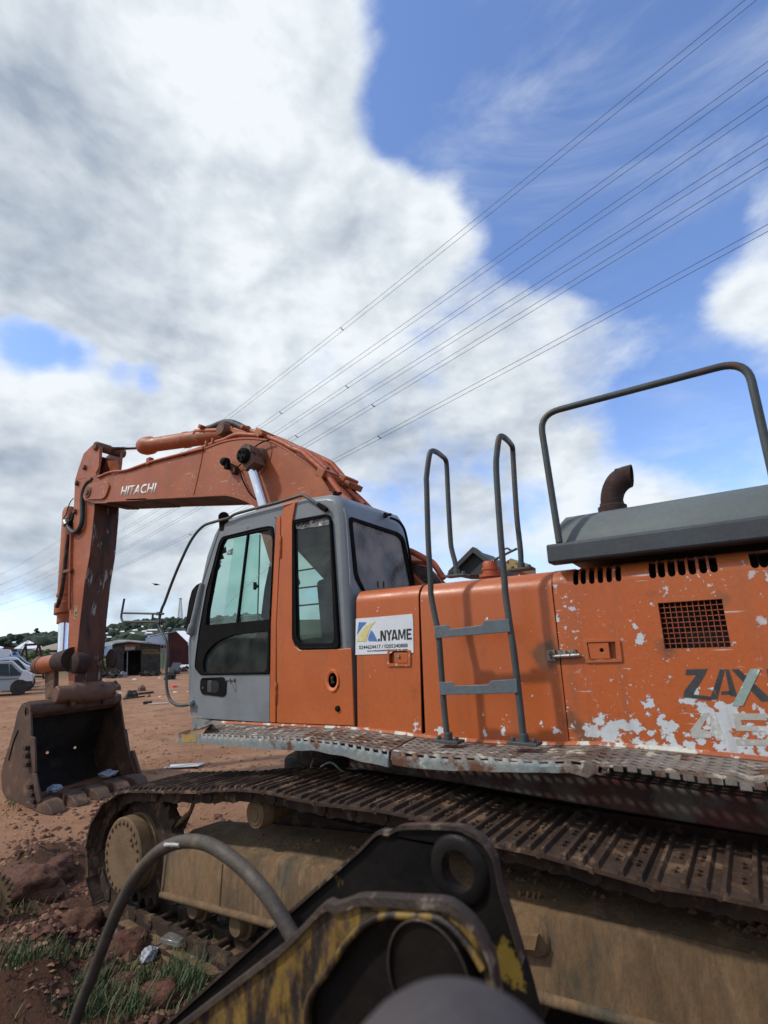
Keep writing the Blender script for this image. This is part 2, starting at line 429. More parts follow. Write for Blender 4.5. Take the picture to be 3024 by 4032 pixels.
CHIPS = [(pF(720, 550), .09, 0.184), (pF(750, 590), .06, 0.147), (pF(560, 1290), .22, 0.175), (pF(740, 1300), .20, 0.175), (pF(930, 1180), .10, 0.184), (pF(450, 1270), .12, 0.148),
         (pF(960, 1330), .14, 0.161), (pF(1150, 980), .13, 0.110), (pF(1260, 1070), .12, 0.119), (pF(1090, 1050), .10, 0.202), (pF(1350, 1160), .10, 0.184), (pF(1200, 1340), .22, 0.119), (pF(1420, 1330), .24, 0.124),
         (pF(1600, 1350), .25, 0.124), (pF(1630, 1240), .12, 0.110), (pF(1640, 150), .10, 0.202), (pF(1640, 470), .08, 0.184), (pF(890, 240), .06, 0.166), (pF(300, 450), .07, 0.138), (pF(250, 370), .05, 0.147),
         (pF(1450, 640), .06, 0.166), (pF(930, 910), .06, 0.147), (pF(790, 1030), .08, 0.138), (pF(120, 430), .05, 0.147), (pF(1530, 120), .05, 0.138), (pF(320, 1250), .12, 0.121), (pF(1260, 240), .05, 0.129),
         (pD(1080, 1110), .12, 0.175), (pD(940, 1150), .08, 0.202), (pD(630, 1110), .08, 0.202), (pD(440, 1090), .11, 0.134), (pD(490, 1050), .07, 0.166), (pD(1290, 1100), .07, 0.147), (pD(1390, 1140), .06, 0.147),
         (pD(780, 1135), .05, 0.138), (pD(1330, 190), .05, 0.138), (pD(760, 190), .05, 0.120), (pF(200, 1100), .07, 0.147)]
STAIN = [(pF(60, 700), .13, .36), (pF(930, 650), .13, .26), (pF(880, 280), .12, .20), (pF(340, 1290), .11, .36), (pD(1320, 640), .13, .30), (pF(1330, 300), .1, .2), (pF(240, 1180), .08, .3), (pF(1340, 290), .08, .12), (pF(300, 720), .1, .12)]
ORANGE = (.43, .098, .021)
m_orange = material('orange panel paint', ORANGE, (.40, .092, .02), 2.2, c3=(.58, .62, .63), thr3=.695, scale3=19, soft3=.012, c4=(.16, .065, .03), thr4=.70, scale4=5, soft4=.13, rough=.42, bump=.05, bscale=70, blobs=CHIPS, blobs4=STAIN, fine=.07, coat=.08, flecks=(.50, .47, .44), dent=11., streak=.38)
m_clean = material('orange panel paint front', ORANGE, (.40, .092, .02), 2.2, c3=(.60, .64, .65), thr3=.70, scale3=17, soft3=.012, c4=(.16, .065, .03), thr4=.71, scale4=4, soft4=.13, rough=.42, bump=.05, bscale=70, blobs=CHIPS, blobs4=STAIN, fine=.07, coat=.08, dent=11., streak=.36)
m_cabor = material('orange cab paint', (.44, .10, .02), (.38, .088, .02), 2.5, c3=(.5, .42, .36), thr3=.755, scale3=13, soft3=.015, c4=(.2, .07, .03), thr4=.72, scale4=3, rough=.42, bump=.05, fine=.07, coat=.08, dent=10., streak=.34)
m_boom = material('faded orange boom paint', (.345, .088, .025), (.27, .066, .019), 1.6, c3=(.52, .42, .34), thr3=.745, scale3=9, soft3=.015, c4=(.13, .055, .03), thr4=.66, scale4=1.7, soft4=.12, rough=.5, bump=.06, bscale=50, fine=.08, streak=.38, flecks=(.42, .36, .30))
m_boomlow = material('dark boom underside', (.045, .02, .013), (.08, .03, .016), 2, c3=(.03, .022, .02), thr3=.58, scale3=3, soft3=.1, rough=.8, bump=.2)  # much darker than the paint on the boom's sides
m_armback = material('scraped rusty shaded arm face', (.10, .036, .019), (.075, .032, .02), 2.5, c3=(.26, .25, .22), thr3=.60, scale3=3.2, soft3=.03, c4=(.03, .02, .014), thr4=.56, scale4=3.6, soft4=.1, rough=.75, bump=.2, stretch=(2.0, 2.0, .55), blobs=[((-8.4, 4.3, 2.9), .9, .10), ((-8.4, 4.3, 2.2), .6, .08)])  # rust and scrapes, with some of this face's shade in the dark base
m_grey = material('blue grey cab paint', (.185, .203, .213), (.160, .177, .188), 3, c4=(.13, .13, .125), thr4=.66, scale4=3, soft4=.15, c3=(.11, .09, .07), thr3=.78, scale3=16, rough=.4, bump=.04, fine=.05, coat=.1)
m_hood = material('dark grey hood paint', (.115, .135, .13), (.095, .112, .11), 1.5, c4=(.12, .09, .06), thr4=.66, scale4=2.5, soft4=.12, c3=(.28, .26, .22), thr3=.79, scale3=10, rough=.55, bump=.06, fine=.08)
m_hoodlip = material('charcoal hood edge', (.048, .058, .065), (.038, .044, .048), 2, c4=(.10, .075, .055), thr4=.66, scale4=3.5, soft4=.1, c3=(.2, .18, .15), thr3=.78, scale3=12, rough=.6, bump=.08)
m_rail = material('dark grey worn tube', (.058, .07, .07), (.04, .048, .048), 4, c4=(.10, .05, .03), thr4=.60, scale4=7, soft4=.08, c3=(.2, .2, .19), thr3=.76, scale3=25, rough=.55, bump=.08)
m_step = material('grey step steel', (.10, .125, .14), (.085, .10, .11), 5, c4=(.12, .06, .035), thr4=.66, scale4=8, c3=(.3, .28, .25), thr3=.76, scale3=25, rough=.5, bump=.08)
m_black = material('black rubber', (.006, .006, .006), (.009, .009, .009), 5, rough=.75, bump=.05, fine=.1, spec=.08)
m_dark = material('dark interior', (.012, .012, .012), None, 3, rough=.9, bump=0)
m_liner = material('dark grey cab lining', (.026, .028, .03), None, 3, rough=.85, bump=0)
m_chrome = material('chrome rod', (.72, .74, .76), None, 5, rough=.16, metal=1., bump=.01, fine=.03)
m_rust = material('brown rusted pipe', (.028, .015, .013), (.04, .02, .016), 8, rough=.85, bump=.25, bscale=90)
m_shoe = material('rusty dirty track steel', (.056, .030, .017), (.030, .017, .011), 5, c3=(.165, .10, .058), thr3=.60, scale3=7, soft3=.08, c4=(.03, .018, .013), thr4=.62, scale4=9, soft4=.08, rough=.8, bump=.35, bscale=45, fine=.2)
m_link = material('dark muddy chain steel', (.048, .027, .016), (.026, .015, .010), 6, c3=(.15, .09, .05), thr3=.62, scale3=8, soft3=.08, rough=.85, bump=.35, fine=.2)
m_mud = material('mud caked frame', (.175, .105, .052), (.105, .066, .034), 2.2, c3=(.062, .055, .038), thr3=.60, scale3=2.6, soft3=.10, c4=(.21, .135, .072), thr4=.60, scale4=5, soft4=.1, rough=.9, bump=.35, bscale=35, stretch=(1.6, 1.6, .6), fine=.2)
m_drum = material('dusty final drive', (.165, .105, .052), (.12, .074, .037), 5, c3=(.09, .05, .03), thr3=.66, scale3=8, soft3=.06, rough=.85, bump=.2, fine=.15)
m_bucket = material('brown worn bucket steel', (.085, .045, .028), (.052, .029, .020), 2.5, c3=(.16, .085, .045), thr3=.60, scale3=3, soft3=.1, c4=(.03, .02, .016), thr4=.64, scale4=5, rough=.75, bump=.25, fine=.18)
m_pin = material('rusty pin steel', (.11, .06, .04), (.16, .075, .045), 8, c3=(.035, .02, .015), thr3=.6, scale3=9, soft3=.06, rough=.75, bump=.3)
m_walk = material('scraped walkway steel', (.19, .17, .15), (.11, .085, .07), 3.5, c3=(.40, .35, .27), thr3=.60, scale3=11, soft3=.05, c4=(.09, .042, .024), thr4=.55, scale4=5, soft4=.07, rough=.65, bump=.2, fine=.18)
m_skirt = material('peeling grey walkway edge', (.16, .19, .20), (.23, .24, .21), 3.5, c3=(.115, .05, .025), thr3=.57, scale3=4.2, soft3=.05, c4=(.40, .39, .33), thr4=.64, scale4=9, soft4=.04, rough=.6, bump=.2, fine=.15)
m_ledge = material('orange ledge with cream flakes', (.40, .10, .03), (.30, .08, .03), 4, c3=(.52, .50, .42), thr3=.54, scale3=9, soft3=.03, rough=.6, bump=.15)
m_yel = material('yellow end mark', (.36, .25, .08), (.3, .2, .07), 9, c3=(.1, .05, .03), thr3=.6, scale3=12, rough=.6, bump=.1)
m_deck = material('dark red deck frame', (.055, .012, .008), (.022, .011, .008), 3, c3=(.06, .05, .038), thr3=.52, scale3=5, soft3=.1, rough=.8, bump=.15)
m_hose = material('black hydraulic hose', (.022, .021, .021), (.03, .028, .026), 12, rough=.6, bump=.1, bscale=120)
m_orpipe = material('orange pipe', (.40, .088, .03), (.30, .07, .026), 6, c4=(.1, .05, .035), thr4=.64, scale4=7, rough=.55, bump=.08)
m_ltor = material('bright orange latch', (.62, .155, .05), None, 4, rough=.45, bump=.05)
m_white = material('white lettering', (.72, .70, .66), (.62, .58, .52), 8, c3=(.36, .12, .05), thr3=.72, scale3=11, rough=.5, bump=.02)
m_wear = material('scraped grey number', (.36, .345, .30), (.42, .41, .37), 6, c3=(.42, .10, .03), thr3=.68, scale3=16, c4=(.62, .64, .63), thr4=.6, scale4=8, rough=.5, bump=.05)
m_char = material('charcoal number', (.035, .042, .045), (.05, .055, .056), 9, c3=(.42, .10, .03), thr3=.71, scale3=17, rough=.5, bump=.03)
m_green = material('grey green stroke', (.22, .31, .27), (.26, .34, .31), 9, c3=(.55, .57, .55), thr3=.63, scale3=15, rough=.5, bump=.03)
m_paper = material('white notice', (.64, .67, .69), (.58, .61, .64), 5, rough=.5, bump=.02, fine=.03)
m_blue = material('blue print', (.06, .15, .36), (.09, .19, .40), 9, rough=.5, bump=0)
m_lemon = material('faded yellow print', (.56, .52, .20), (.62, .58, .30), 9, rough=.5, bump=0)
m_ink = material('black print', (.016, .014, .016), None, 9, rough=.5, bump=0)
m_glass = glass('greenish pane', (.70, .86, .81), .03, .03, (.35, .42, .40))
m_glass_side = glass('dark dusty pane', (.50, .62, .57), .05, .10, (.22, .25, .24))
m_glass_rear = glass('dusty rear pane', (.55, .60, .58), .12, .60, (.27, .265, .25))
m_silver = material('crumpled silver film', (.16, .17, .17), (.05, .05, .055), 22, c3=(.6, .62, .62), thr3=.6, scale3=26, soft3=.05, rough=.35, bump=.6, bscale=40)
m_seat = material('dark teal seat', (.05, .10, .12), (.06, .11, .12), 5, rough=.9, bump=.1)
m_steel = material('bare steel', (.32, .31, .29), (.22, .2, .18), 10, c3=(.1, .06, .04), thr3=.6, scale3=20, rough=.4, metal=.8, bump=.1)

# ================================================================== the excavator
exc = thing('excavator', 'orange crawler excavator with grey cab parked on red earth', 'excavator', (-2.5, 4.35, 0))
Y0 = YB

# ------------------------------------------------------------------ cab
YFAR = 4.0
sil = ys(wC, [(95, 1605), (78, 1450), (80, 1250), (90, 1100), (128, 960), (160, 740), (200, 560), (250, 420), (288, 350), (335, 318), (440, 283), (560, 248),
              (700, 211), (850, 183), (1000, 162), (1052, 170), (1085, 222), (1108, 330), (1130, 700), (1146, 1000), (1158, 1165), (1165, 1672)], Y0 + .04)
def keep_bottom(p, ref):
    p = [q.copy() for q in p]
    for i in (0, len(p) - 1): p[i].z = ref[i].z
    return p
ring_y = [(Y0, .055), (Y0 + .015, .022), (Y0 + .05, 0), (Y0 + .10, 0), (YFAR - .10, 0), (YFAR - .05, 0), (YFAR - .015, .022), (YFAR, .055)]
def cab_loft(mb, extra, dy, mi=0):
    rings = [atY(keep_bottom(inset(sil, d + extra), sil), y + (dy if k < 4 else -dy)) for k, (y, d) in enumerate(ring_y)]
    n = len(sil); vs = [q for r_ in rings for q in r_]; fs = []
    for k in range(len(rings) - 1):
        for i in range(n):
            if k == 3 and (i in (3, 4, 5, 6, 7) or i in (17, 18, 19)): continue     # windscreen and rear window
            fs.append((k * n + i, k * n + (i + 1) % n, (k + 1) * n + (i + 1) % n, (k + 1) * n + i))
    mb.add(vs, fs, mi); return rings
mb = MB(); rings = cab_loft(mb, 0, 0)
# the window and door openings in the side walls
black_region = fillet(ys(wT, [(1062, 345), (1012, 332), (905, 350), (500, 450), (462, 520), (395, 780), (330, 1010), (252, 1440), (212, 1740), (200, 1880), (262, 1962), (1022, 1952), (1030, 1400), (1072, 500)], Y0), .03, 3, True)
side_win = fillet(ys(wC, [(757, 330), (985, 288), (1012, 325), (1068, 1167), (805, 1174), (757, 1105)], Y0), .035, 4, True)
front_line = inset(sil, .055)
wall = keep_bottom(inset(sil, .055), sil)
mb.plate(atY(wall, Y0 + .0005), [atY(black_region, Y0 + .0005), atY(side_win, Y0 + .0005)], (0, .02, 0))
far_holes = [atY(inset(black_region, -.0), YFAR - .03), atY(side_win, YFAR - .03)]
mb.plate(atY(wall, YFAR - .03), far_holes, (0, .0295, 0))
# floor
mb.plate([V3(sil[0].x + .02, Y0 + .03, 1.50), V3(sil[-1].x - .02, Y0 + .03, 1.50), V3(sil[-1].x - .02, YFAR - .04, 1.50), V3(sil[0].x + .02, YFAR - .04, 1.50)], [], (0, 0, .03), 'z')
cab = mb.build('cab', m_grey, exc, smooth=38)
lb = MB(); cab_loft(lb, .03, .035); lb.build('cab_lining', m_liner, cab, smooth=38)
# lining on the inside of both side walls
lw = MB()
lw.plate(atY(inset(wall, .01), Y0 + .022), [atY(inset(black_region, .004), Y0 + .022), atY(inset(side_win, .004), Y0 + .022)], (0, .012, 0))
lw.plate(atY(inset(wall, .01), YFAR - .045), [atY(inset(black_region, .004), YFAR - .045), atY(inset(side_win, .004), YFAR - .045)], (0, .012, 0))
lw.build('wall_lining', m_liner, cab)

# door: grey leaf, black surround, panes
door_out = fillet(ys(wC, [(287, 405), (640, 303), (648, 330), (636, 520), (612, 1000), (606, 1648), (166, 1622), (122, 1500), (92, 1330), (128, 1100), (188, 830), (238, 550)], Y0), [.03, .015, .01, .02, .02, .01, .03, .04, .05, .04, .03, .03], 3, True)
door = MB().plate(atY(door_out, Y0 - .014), [atY(inset(black_region, .002), Y0 - .014)], (0, .013, 0)).build('cab_door', m_grey, cab, bevel=.004)
up_hole = fillet(ys(wT, [(1008, 372), (520, 478), (485, 545), (420, 800), (375, 1040), (335, 1250), (322, 1416), (1030, 1352), (1048, 480)], Y0), .018, 3, True)
lo_hole = fillet(ys(wT, [(1000, 1482), (800, 1498), (620, 1522), (520, 1556), (430, 1604), (350, 1680), (315, 1740), (290, 1830), (300, 1915), (340, 1935), (960, 1922), (988, 1880)], Y0), .016, 3, True)
MB().plate(atY(inset(black_region, .0035), Y0 - .020), [atY(up_hole, Y0 - .020), atY(lo_hole, Y0 - .020)], (0, .046, 0)).build('window_seal', m_black, cab, bevel=.004)
def pane(name, pts, mat):
    return MB().add(pts, [tuple(range(len(pts)))]).build(name, mat, cab)
# inner rubber lip round the upper pane
def rim(name, loop, y, r, mat, parent, n=6):
    return MB().tube(atY(loop, y) + [V3(loop[0].x, y, loop[0].z)], r, n).build(name, mat, parent, smooth=60)
rim('rubber_lip', inset(black_region, .012), Y0 - .020, .007, m_black, cab)
pane('window_pane', atY(inset(up_hole, -.006), Y0 + .004), m_glass)
pane('window_pane', atY(inset(lo_hole, -.006), Y0 + .004), m_glass_side)
mu = MB()
a, b = onY(wT(772, 425), Y0), onY(wT(655, 1392), Y0)
mu.obox((a + b) / 2 + V3(0, -.004, 0), (b - a) / 2, V3(.011, 0, 0), V3(0, .012, 0)); mu.build('window_mullion', m_black, cab, bevel=.003)
a, b = onY(wT(885, 430), Y0), onY(wT(856, 1372), Y0)
MB().obox((a + b) / 2 + V3(0, .012, 0), (b - a) / 2, V3(.003, 0, 0), V3(0, .006, 0)).build('sliding_pane_edge', m_seat, cab)
sl = [V3(q.x, Y0 + .016, q.z) for q in ys(wT, [(600, 470), (885, 415), (855, 1375), (470, 1405)], Y0)]
pane('sliding_pane', sl, m_glass)
hd = MB(); q = ys(wT, [(820, 945), (848, 945), (850, 970), (868, 978), (868, 1002), (850, 1008), (842, 1030), (820, 1028)], Y0 - .006); hd.prism(q, (0, .012, 0)); hd.build('pane_latch', m_black, cab, bevel=.002)
film = [[(468, 600), (522, 556), (532, 622), (488, 640), (506, 690), (452, 705), (470, 770), (436, 830), (412, 800), (440, 660)], [(330, 1250), (360, 1160), (372, 1040), (392, 1000), (400, 1050), (372, 1130), (350, 1260), (338, 1380), (322, 1400)]]
for k_, p_ in enumerate(film): MB().prism(ys(wT, p_, Y0 + .0025), (0, .001, 0)).build('film_remnant', m_black, cab)
MB().prism(ys(wT, [(540, 612), (602, 572), (594, 648), (536, 652)], Y0 + .0025), (0, .001, 0)).prism(ys(wT, [(452, 705), (482, 720), (466, 745)], Y0 + .0025), (0, .001, 0)).build('film_shard', m_silver, cab)
MB().tube([onY(wT(*q), Y0 + .003) for q in [(1036, 735), (980, 792), (800, 945), (640, 1085), (560, 1170), (518, 1232)]], .0022, 5).build('pane_line', m_paper, cab)  # thin pale line laid across the upper door pane
for (xa, ya, xb, yb) in ((1320, 822, 1700, 762), (1300, 1015, 1700, 968), (1300, 1205, 1700, 1165)):
    MB().tube([onY(wT(xa, ya), Y0 + .12), onY(wT(xb, yb), Y0 + .12)], .007, 6).build('guard_bar', m_liner, cab)
# quarter panel (orange pillar and lower rear corner) with the side window opening
quarter = ys(wC, [(684, 300), (700, 252), (776, 218), (757, 330), (757, 1105), (773, 1150), (805, 1176), (1068, 1169), (1142, 1163), (1163, 1672), (656, 1652), (655, 1000), (683, 430)], Y0)
MB().prism(atY(quarter, Y0 - .018), (0, .0165, 0)).build('quarter_panel', m_cabor, cab, bevel=.006)
strip = fillet(ys(wC, [(652, 312), (668, 300), (679, 315), (678, 430), (651, 1000), (647, 1650), (610, 1647), (616, 1000), (641, 500)], Y0), .008, 3, True)
MB().prism(atY(strip, Y0 - .0165), (0, .014, 0)).build('door_edge_strip', m_cabor, cab, bevel=.003)
# the orange stripe running over the roof: follows the cab section
ib = [q for q in range(len(sil))]
def roof_z(x, ring):
    for i in range(7, 16):
        a, b = ring[i], ring[i + 1]
        if a.x <= x <= b.x: return a.z + (b.z - a.z) * (x - a.x) / (b.x - a.x)
    return ring[12].z
x0_, x1_ = onY(wC(690, 240), Y0).x, onY(wC(778, 210), Y0).x
band = []
for k, (y, d) in enumerate(ring_y):
    band.append([V3(x, y - (.0035 if k == 0 else 0), roof_z(x, rings[k]) + .004) for x in (x0_, (x0_ + x1_) / 2, x1_)])
lowpts = ys(wC, [(684, 300), (722, 290), (762, 285)], Y0 - .004)
band.insert(0, lowpts)
MB().loft(band, caps=False, closed=False).build('roof_stripe', m_cabor, cab, smooth=60)
# side window seal, pane, silver strip
side_hole = fillet(ys(wC, [(770, 352), (978, 308), (1000, 335), (1032, 1090), (1022, 1132), (812, 1134), (786, 1090)], Y0), .02, 3, True)
MB().plate(atY(inset(side_win, .001), Y0 - .022), [atY(side_hole, Y0 - .022)], (0, .045, 0)).build('window_seal', m_black, cab, bevel=.004)
rim('rubber_lip', inset(side_win, .010), Y0 - .022, .006, m_black, cab)
pane('window_pane', atY(inset(side_hole, -.006), Y0 + .002), m_glass_side)
f_ = ys(window(1100, 2000, 250), [(400, 400), (560, 340), (820, 290), (1140, 225), (1240, 235), (1300, 340), (1318, 440), (1100, 468), (920, 498), (700, 530), (560, 560), (440, 540)], Y0 - .004)
MB().prism(f_, (0, .003, 0)).build('silver_film', m_silver, cab)
k_ = onY(window(1100, 2000, 250)(480, 480), Y0 - .005); k2 = onY(window(1100, 2000, 250)(760, 425), Y0 - .005)
text_mesh('RFS', 'film_lettering', m_ink, cab, k_, k2 - k_, V3(.1, 0, 1), .026, (k2 - k_).length, .02, 0)
# vertical dark pillar inside the side window
# far side panes, windscreen, rear window
pane('far_pane', atY(black_region, YFAR - .018), m_glass)
pane('far_pane', atY(side_win, YFAR - .018), m_glass_side)
ws = MB(); rr = inset(sil, .012)
ws.loft([[V3(rr[i].x, y, rr[i].z) for y in (Y0 + .10, YFAR - .10)] for i in range(3, 9)], caps=False, closed=False); ws.build('windscreen', m_glass, cab, smooth=60)
XR = -2.436
def rearx(z):
    for i in range(16, 21):
        a, b = sil[i], sil[i + 1]
        if b.z <= z <= a.z: return a.x + (b.x - a.x) * (z - a.z) / (b.z - a.z)
    return sil[-1].x
def on_rear(win, pts, off):
    out = []
    for q in pts:
        X = XR
        for _ in range(5): p_ = onX(win(*q), X); X = rearx(p_.z) + off
        out.append(onX(win(*q), X))
    return out
ro = fillet(on_rear(wC, [(1113, 302), (1440, 410), (1478, 450), (1537, 745), (1540, 900), (1260, 900), (1150, 700)], .008), .05, 5, True)
ri = fillet(on_rear(wC, [(1135, 330), (1432, 432), (1458, 465), (1515, 750), (1518, 890), (1270, 890), (1172, 690)], .008), .045, 5, True)
def tilt_loft(mb, o_, i_, d):
    n = len(o_); off = V3(d, 0, 0)
    vs = o_ + i_ + [q + off for q in o_] + [q + off for q in i_]; fs = []
    for k in range(n):
        j = (k + 1) % n
        fs += [(k, j, n + j, n + k), (2 * n + k, 3 * n + k, 3 * n + j, 2 * n + j), (k, 2 * n + k, 2 * n + j, j), (n + k, n + j, 3 * n + j, 3 * n + k)]
    mb.add(vs, fs)
# grey rear wall ring between loft opening and seal
rw = [V3(rearx(z) + .001, y, z) for y, z in ((Y0 + .075, 3.17), (YFAR - .075, 3.17), (YFAR - .075, 2.0), (Y0 + .075, 2.0))]
w_ = MB(); n_ = len(ro)
per = []
for q in ro:                                            # pull each seal point out to the opening's border
    cy, cz = (Y0 + YFAR) / 2, 2.72
    dy, dz = q.y - cy, q.z - cz; s_ = min(.455 / abs(dy) if abs(dy) > 1e-6 else 9, .46 / abs(dz) if abs(dz) > 1e-6 else 9)
    s_ = max(s_, 1.0); y, z = cy + dy * s_, cz + dz * s_; per.append(V3(rearx(z) + .0015, y, z))
tilt_loft(w_, per, ro, -.012); w_.build('rear_wall', m_grey, cab, smooth=40)
s_ = MB(); tilt_loft(s_, [q + V3(.012, 0, 0) for q in ro], [q + V3(.012, 0, 0) for q in ri], -.03); s_.build('window_seal', m_black, cab, bevel=.004)
pane('rear_pane', [q + V3(-.004, 0, 0) for q in ri], m_glass_rear)

# mirror, lamp, grab tube and small fittings at the front
mir = fillet([onY(wT(*q), Y0 + .02) for q in [(262, 945), (200, 975), (150, 1035), (118, 1160), (80, 1420), (92, 1500), (130, 1525), (190, 1440), (235, 1250)]], .02, 3, True)
MB().prism(mir, (0, .10, 0)).build('mirror', m_black, cab, bevel=.012, seg=3)
mp_ = smooth_path([onY(wT(*q), Y0 - .005) for q in [(268, 960), (240, 1080), (205, 1260), (172, 1400), (150, 1480), (140, 1525)]], 4)
MB().tube(mp_, [.024 + .012 * min(1, i / 8) + (.010 if 12 < i < 19 else 0) for i in range(len(mp_))][:-1] + [.012], 12).build('mirror_housing', m_grey, cab, smooth=60)
post = smooth_path([onY(wT(*q), Y0 + .012) for q in [(470, 360), (400, 560), (330, 790), (280, 960), (245, 1200), (215, 1420), (150, 1540), (140, 1700), (150, 1950), (175, 2080), (200, 2200)]], 4)
MB().tube(post, .020, 8).build('front_post', m_grey, cab, smooth=60)
gp = [onY(wC(*q), Y0 - .03) for q in [(965, 258), (925, 232), (838, 176), (805, 168), (700, 200), (560, 238), (430, 273), (370, 292), (325, 318), (230, 342)]] + \
     [onY(wA(*q), Y0 - .03) for q in [(1650, 985), (1560, 1095), (1470, 1280), (1400, 1450), (1345, 1600)]] + \
     [onY(wB(*q), Y0 - .03) for q in [(1322, 200), (1300, 290), (1300, 350), (1330, 410), (1362, 480), (1368, 600), (1358, 720), (1362, 850), (1385, 935), (1430, 980), (1490, 990), (1565, 978)]]
MB().tube(smooth_path(gp, 5), .0145, 10).build('grab_tube', m_rail, cab, smooth=60)
MB().tube([onY(wC(*q), Y0 - .03) for q in [(972, 262), (950, 248), (918, 226)]], [.021, .024, .019], 10).build('tube_grip', m_black, cab, smooth=60)
brk = fillet([onY(wB(*q), Y0 - .03) for q in [(1015, 118), (988, 270), (1000, 306), (1320, 308)]], [0, .05, .05, 0], 5)
MB().tube(brk, .0125, 10).tube([onY(wB(*q), Y0 - .03) for q in [(1002, 236), (1335, 243)]], .011, 10).tube([onY(wB(*q), Y0 - .03) for q in [(1248, 245), (1244, 306)]], .011, 8).build('mirror_bracket', m_rail, cab, smooth=60)
cl = MB()
for q in ((1300, 241), (1298, 307)):
    c_ = onY(wB(*q), Y0 - .03); cl.obox(c_, (.030, 0, 0), (0, .02, 0), (0, 0, .018))
cl.build('tube_clamp', m_rail, cab, bevel=.004)
bt = onY(wB(1560, 970), Y0 - .03); MB().lathe(bt + V3(0, -.02, 0), (0, 1, 0), [(0, .018), (.01, .02), (.012, .03), (.05, .03)], 16).obox(bt + V3(.01, .03, 0), (.05, 0, 0), (0, .01, 0), (0, 0, .035)).build('tube_mount', m_grey, cab, smooth=40)
lp = onY(wT(480, 235), Y0 + .0)
MB().lathe(lp + V3(-.03, .05, 0), (.75, -.66, 0), [(0, .0), (0, .045), (.03, .055), (.055, .054), (.06, .048), (.06, 0)], 20).build('work_lamp', m_black, cab, smooth=40)
MB().prism(fillet([onY(wT(*q), Y0 - .008) for q in [(445, 260), (530, 250), (540, 285), (498, 320), (490, 385), (452, 385), (448, 330)]], .008, 2, True), (0, .05, 0)).build('lamp_bracket', m_black, cab, bevel=.004)
# door handle
hp = fillet([onY(wT(*q), Y0 - .022) for q in [(262, 1988), (490, 1980), (528, 2030), (520, 2170), (490, 2196), (262, 2168), (240, 2110), (244, 2020)]], .018, 3, True)
hh = fillet([onY(wT(*q), Y0 - .022) for q in [(318, 2012), (415, 2006), (448, 2050), (440, 2130), (410, 2152), (318, 2146)]], .014, 3, True)
MB().plate(hp, [hh], (0, .016, 0)).build('door_handle', m_black, cab, bevel=.005)
MB().prism([V3(q.x, Y0 - .0155, q.z) for q in inset(hh_ if False else hh, -.004)], (0, .002, 0)).build('handle_recess', m_dark, cab)
MB().prism([onY(wT(*q), Y0 - .020) for q in [(322, 2016), (368, 2012), (366, 2148), (318, 2144)]], (0, .007, 0)).build('handle_flap', m_hoodlip, cab, bevel=.003)
k_ = onY(wT(270, 2095), Y0 - .024); MB().cyl(k_, k_ + V3(0, .006, 0), .009, n=12).build('key_hole', m_steel, cab)
kl = MB(); a, b = onY(wT(516, 2014), Y0 - .022), onY(wT(620, 2012), Y0 - .022); kl.tube([a, b], .004, 6)
for q in (565, 612): c_ = onY(wT(q, 2012), Y0 - .022); kl.obox(c_, (.008, 0, 0), (0, .005, 0), (0, 0, .013))
kl.tube([onY(wT(*q), Y0 - .019) for q in [(580, 2030), (600, 2080), (632, 2145), (634, 2080), (614, 2030)]], .0016, 5); kl.build('key_lanyard', m_steel, cab, smooth=60)
# door hinges
for (xa, ya, xb, yb) in ((672, 432, 668, 578), (642, 1384, 640, 1528)):
    a, b = onY(wC(xa, ya), Y0 - .024), onY(wC(xb, yb), Y0 - .024)
    MB().tube([a + (b - a) * t for t in (0, .1, .12, .3, .32, .5, .52, .7, .72, .9, .92, 1)], [.006, .009, .011, .011, .009, .011, .011, .011, .009, .011, .009, .006], 8).build('door_hinge', m_cabor, cab, smooth=40)
# oval lock recess and rubber plug on the quarter panel
oc = onY(wC(1012, 1375), Y0 - .018)
rings_ = []
for (sx, off) in ((1.12, .0), (1.08, -.010), (.88, -.010), (.74, .000), (.05, .002)):
    rings_.append([oc + V3(math.cos(t) * .058 * sx * 1.02, off, math.sin(t) * .074 * sx) for t in [2 * math.pi * i / 28 for i in range(28)]])
MB().loft(rings_, caps=True).build('lock_recess', m_ltor, cab, smooth=50)
lk = MB(); lk.obox(oc + V3(0, -.002, .005), (.009, 0, 0), (0, .010, 0), (0, 0, .024)); lk.cyl(oc + V3(0, -.014, .018), oc + V3(0, 0, .018), .012, n=10); lk.obox(oc + V3(.006, -.004, -.016), (.015, 0, .004), (0, .006, 0), (0, 0, .008)); lk.build('lock', m_deck, cab, bevel=.002)
sc_ = MB()
for q in ((978, 1412), (1045, 1418), (1012, 1440), (1010, 1312)):
    c_ = onY(wC(*q), Y0 - .020); sc_.lathe(c_ + V3(0, -.004, 0), (0, 1, 0), [(0, .003), (.002, .007), (.01, .007)], 8)
sc_.build('lock_screws', m_dark, cab)
c_ = onY(wC(1045, 1560), Y0 - .020); MB().lathe(c_ + V3(0, -.014, 0), (0, 1, 0), [(0, .012), (.004, .02), (.014, .021), (.02, .026)], 16).build('rubber_plug', m_black, cab, smooth=40)
c_ = onY(wC(457, 378), Y0 - .014); MB().lathe(c_ + V3(0, -.003, 0), (0, 1, 0), [(0, .008), (.004, .011)], 12).build('screw_cap', m_hood, cab)
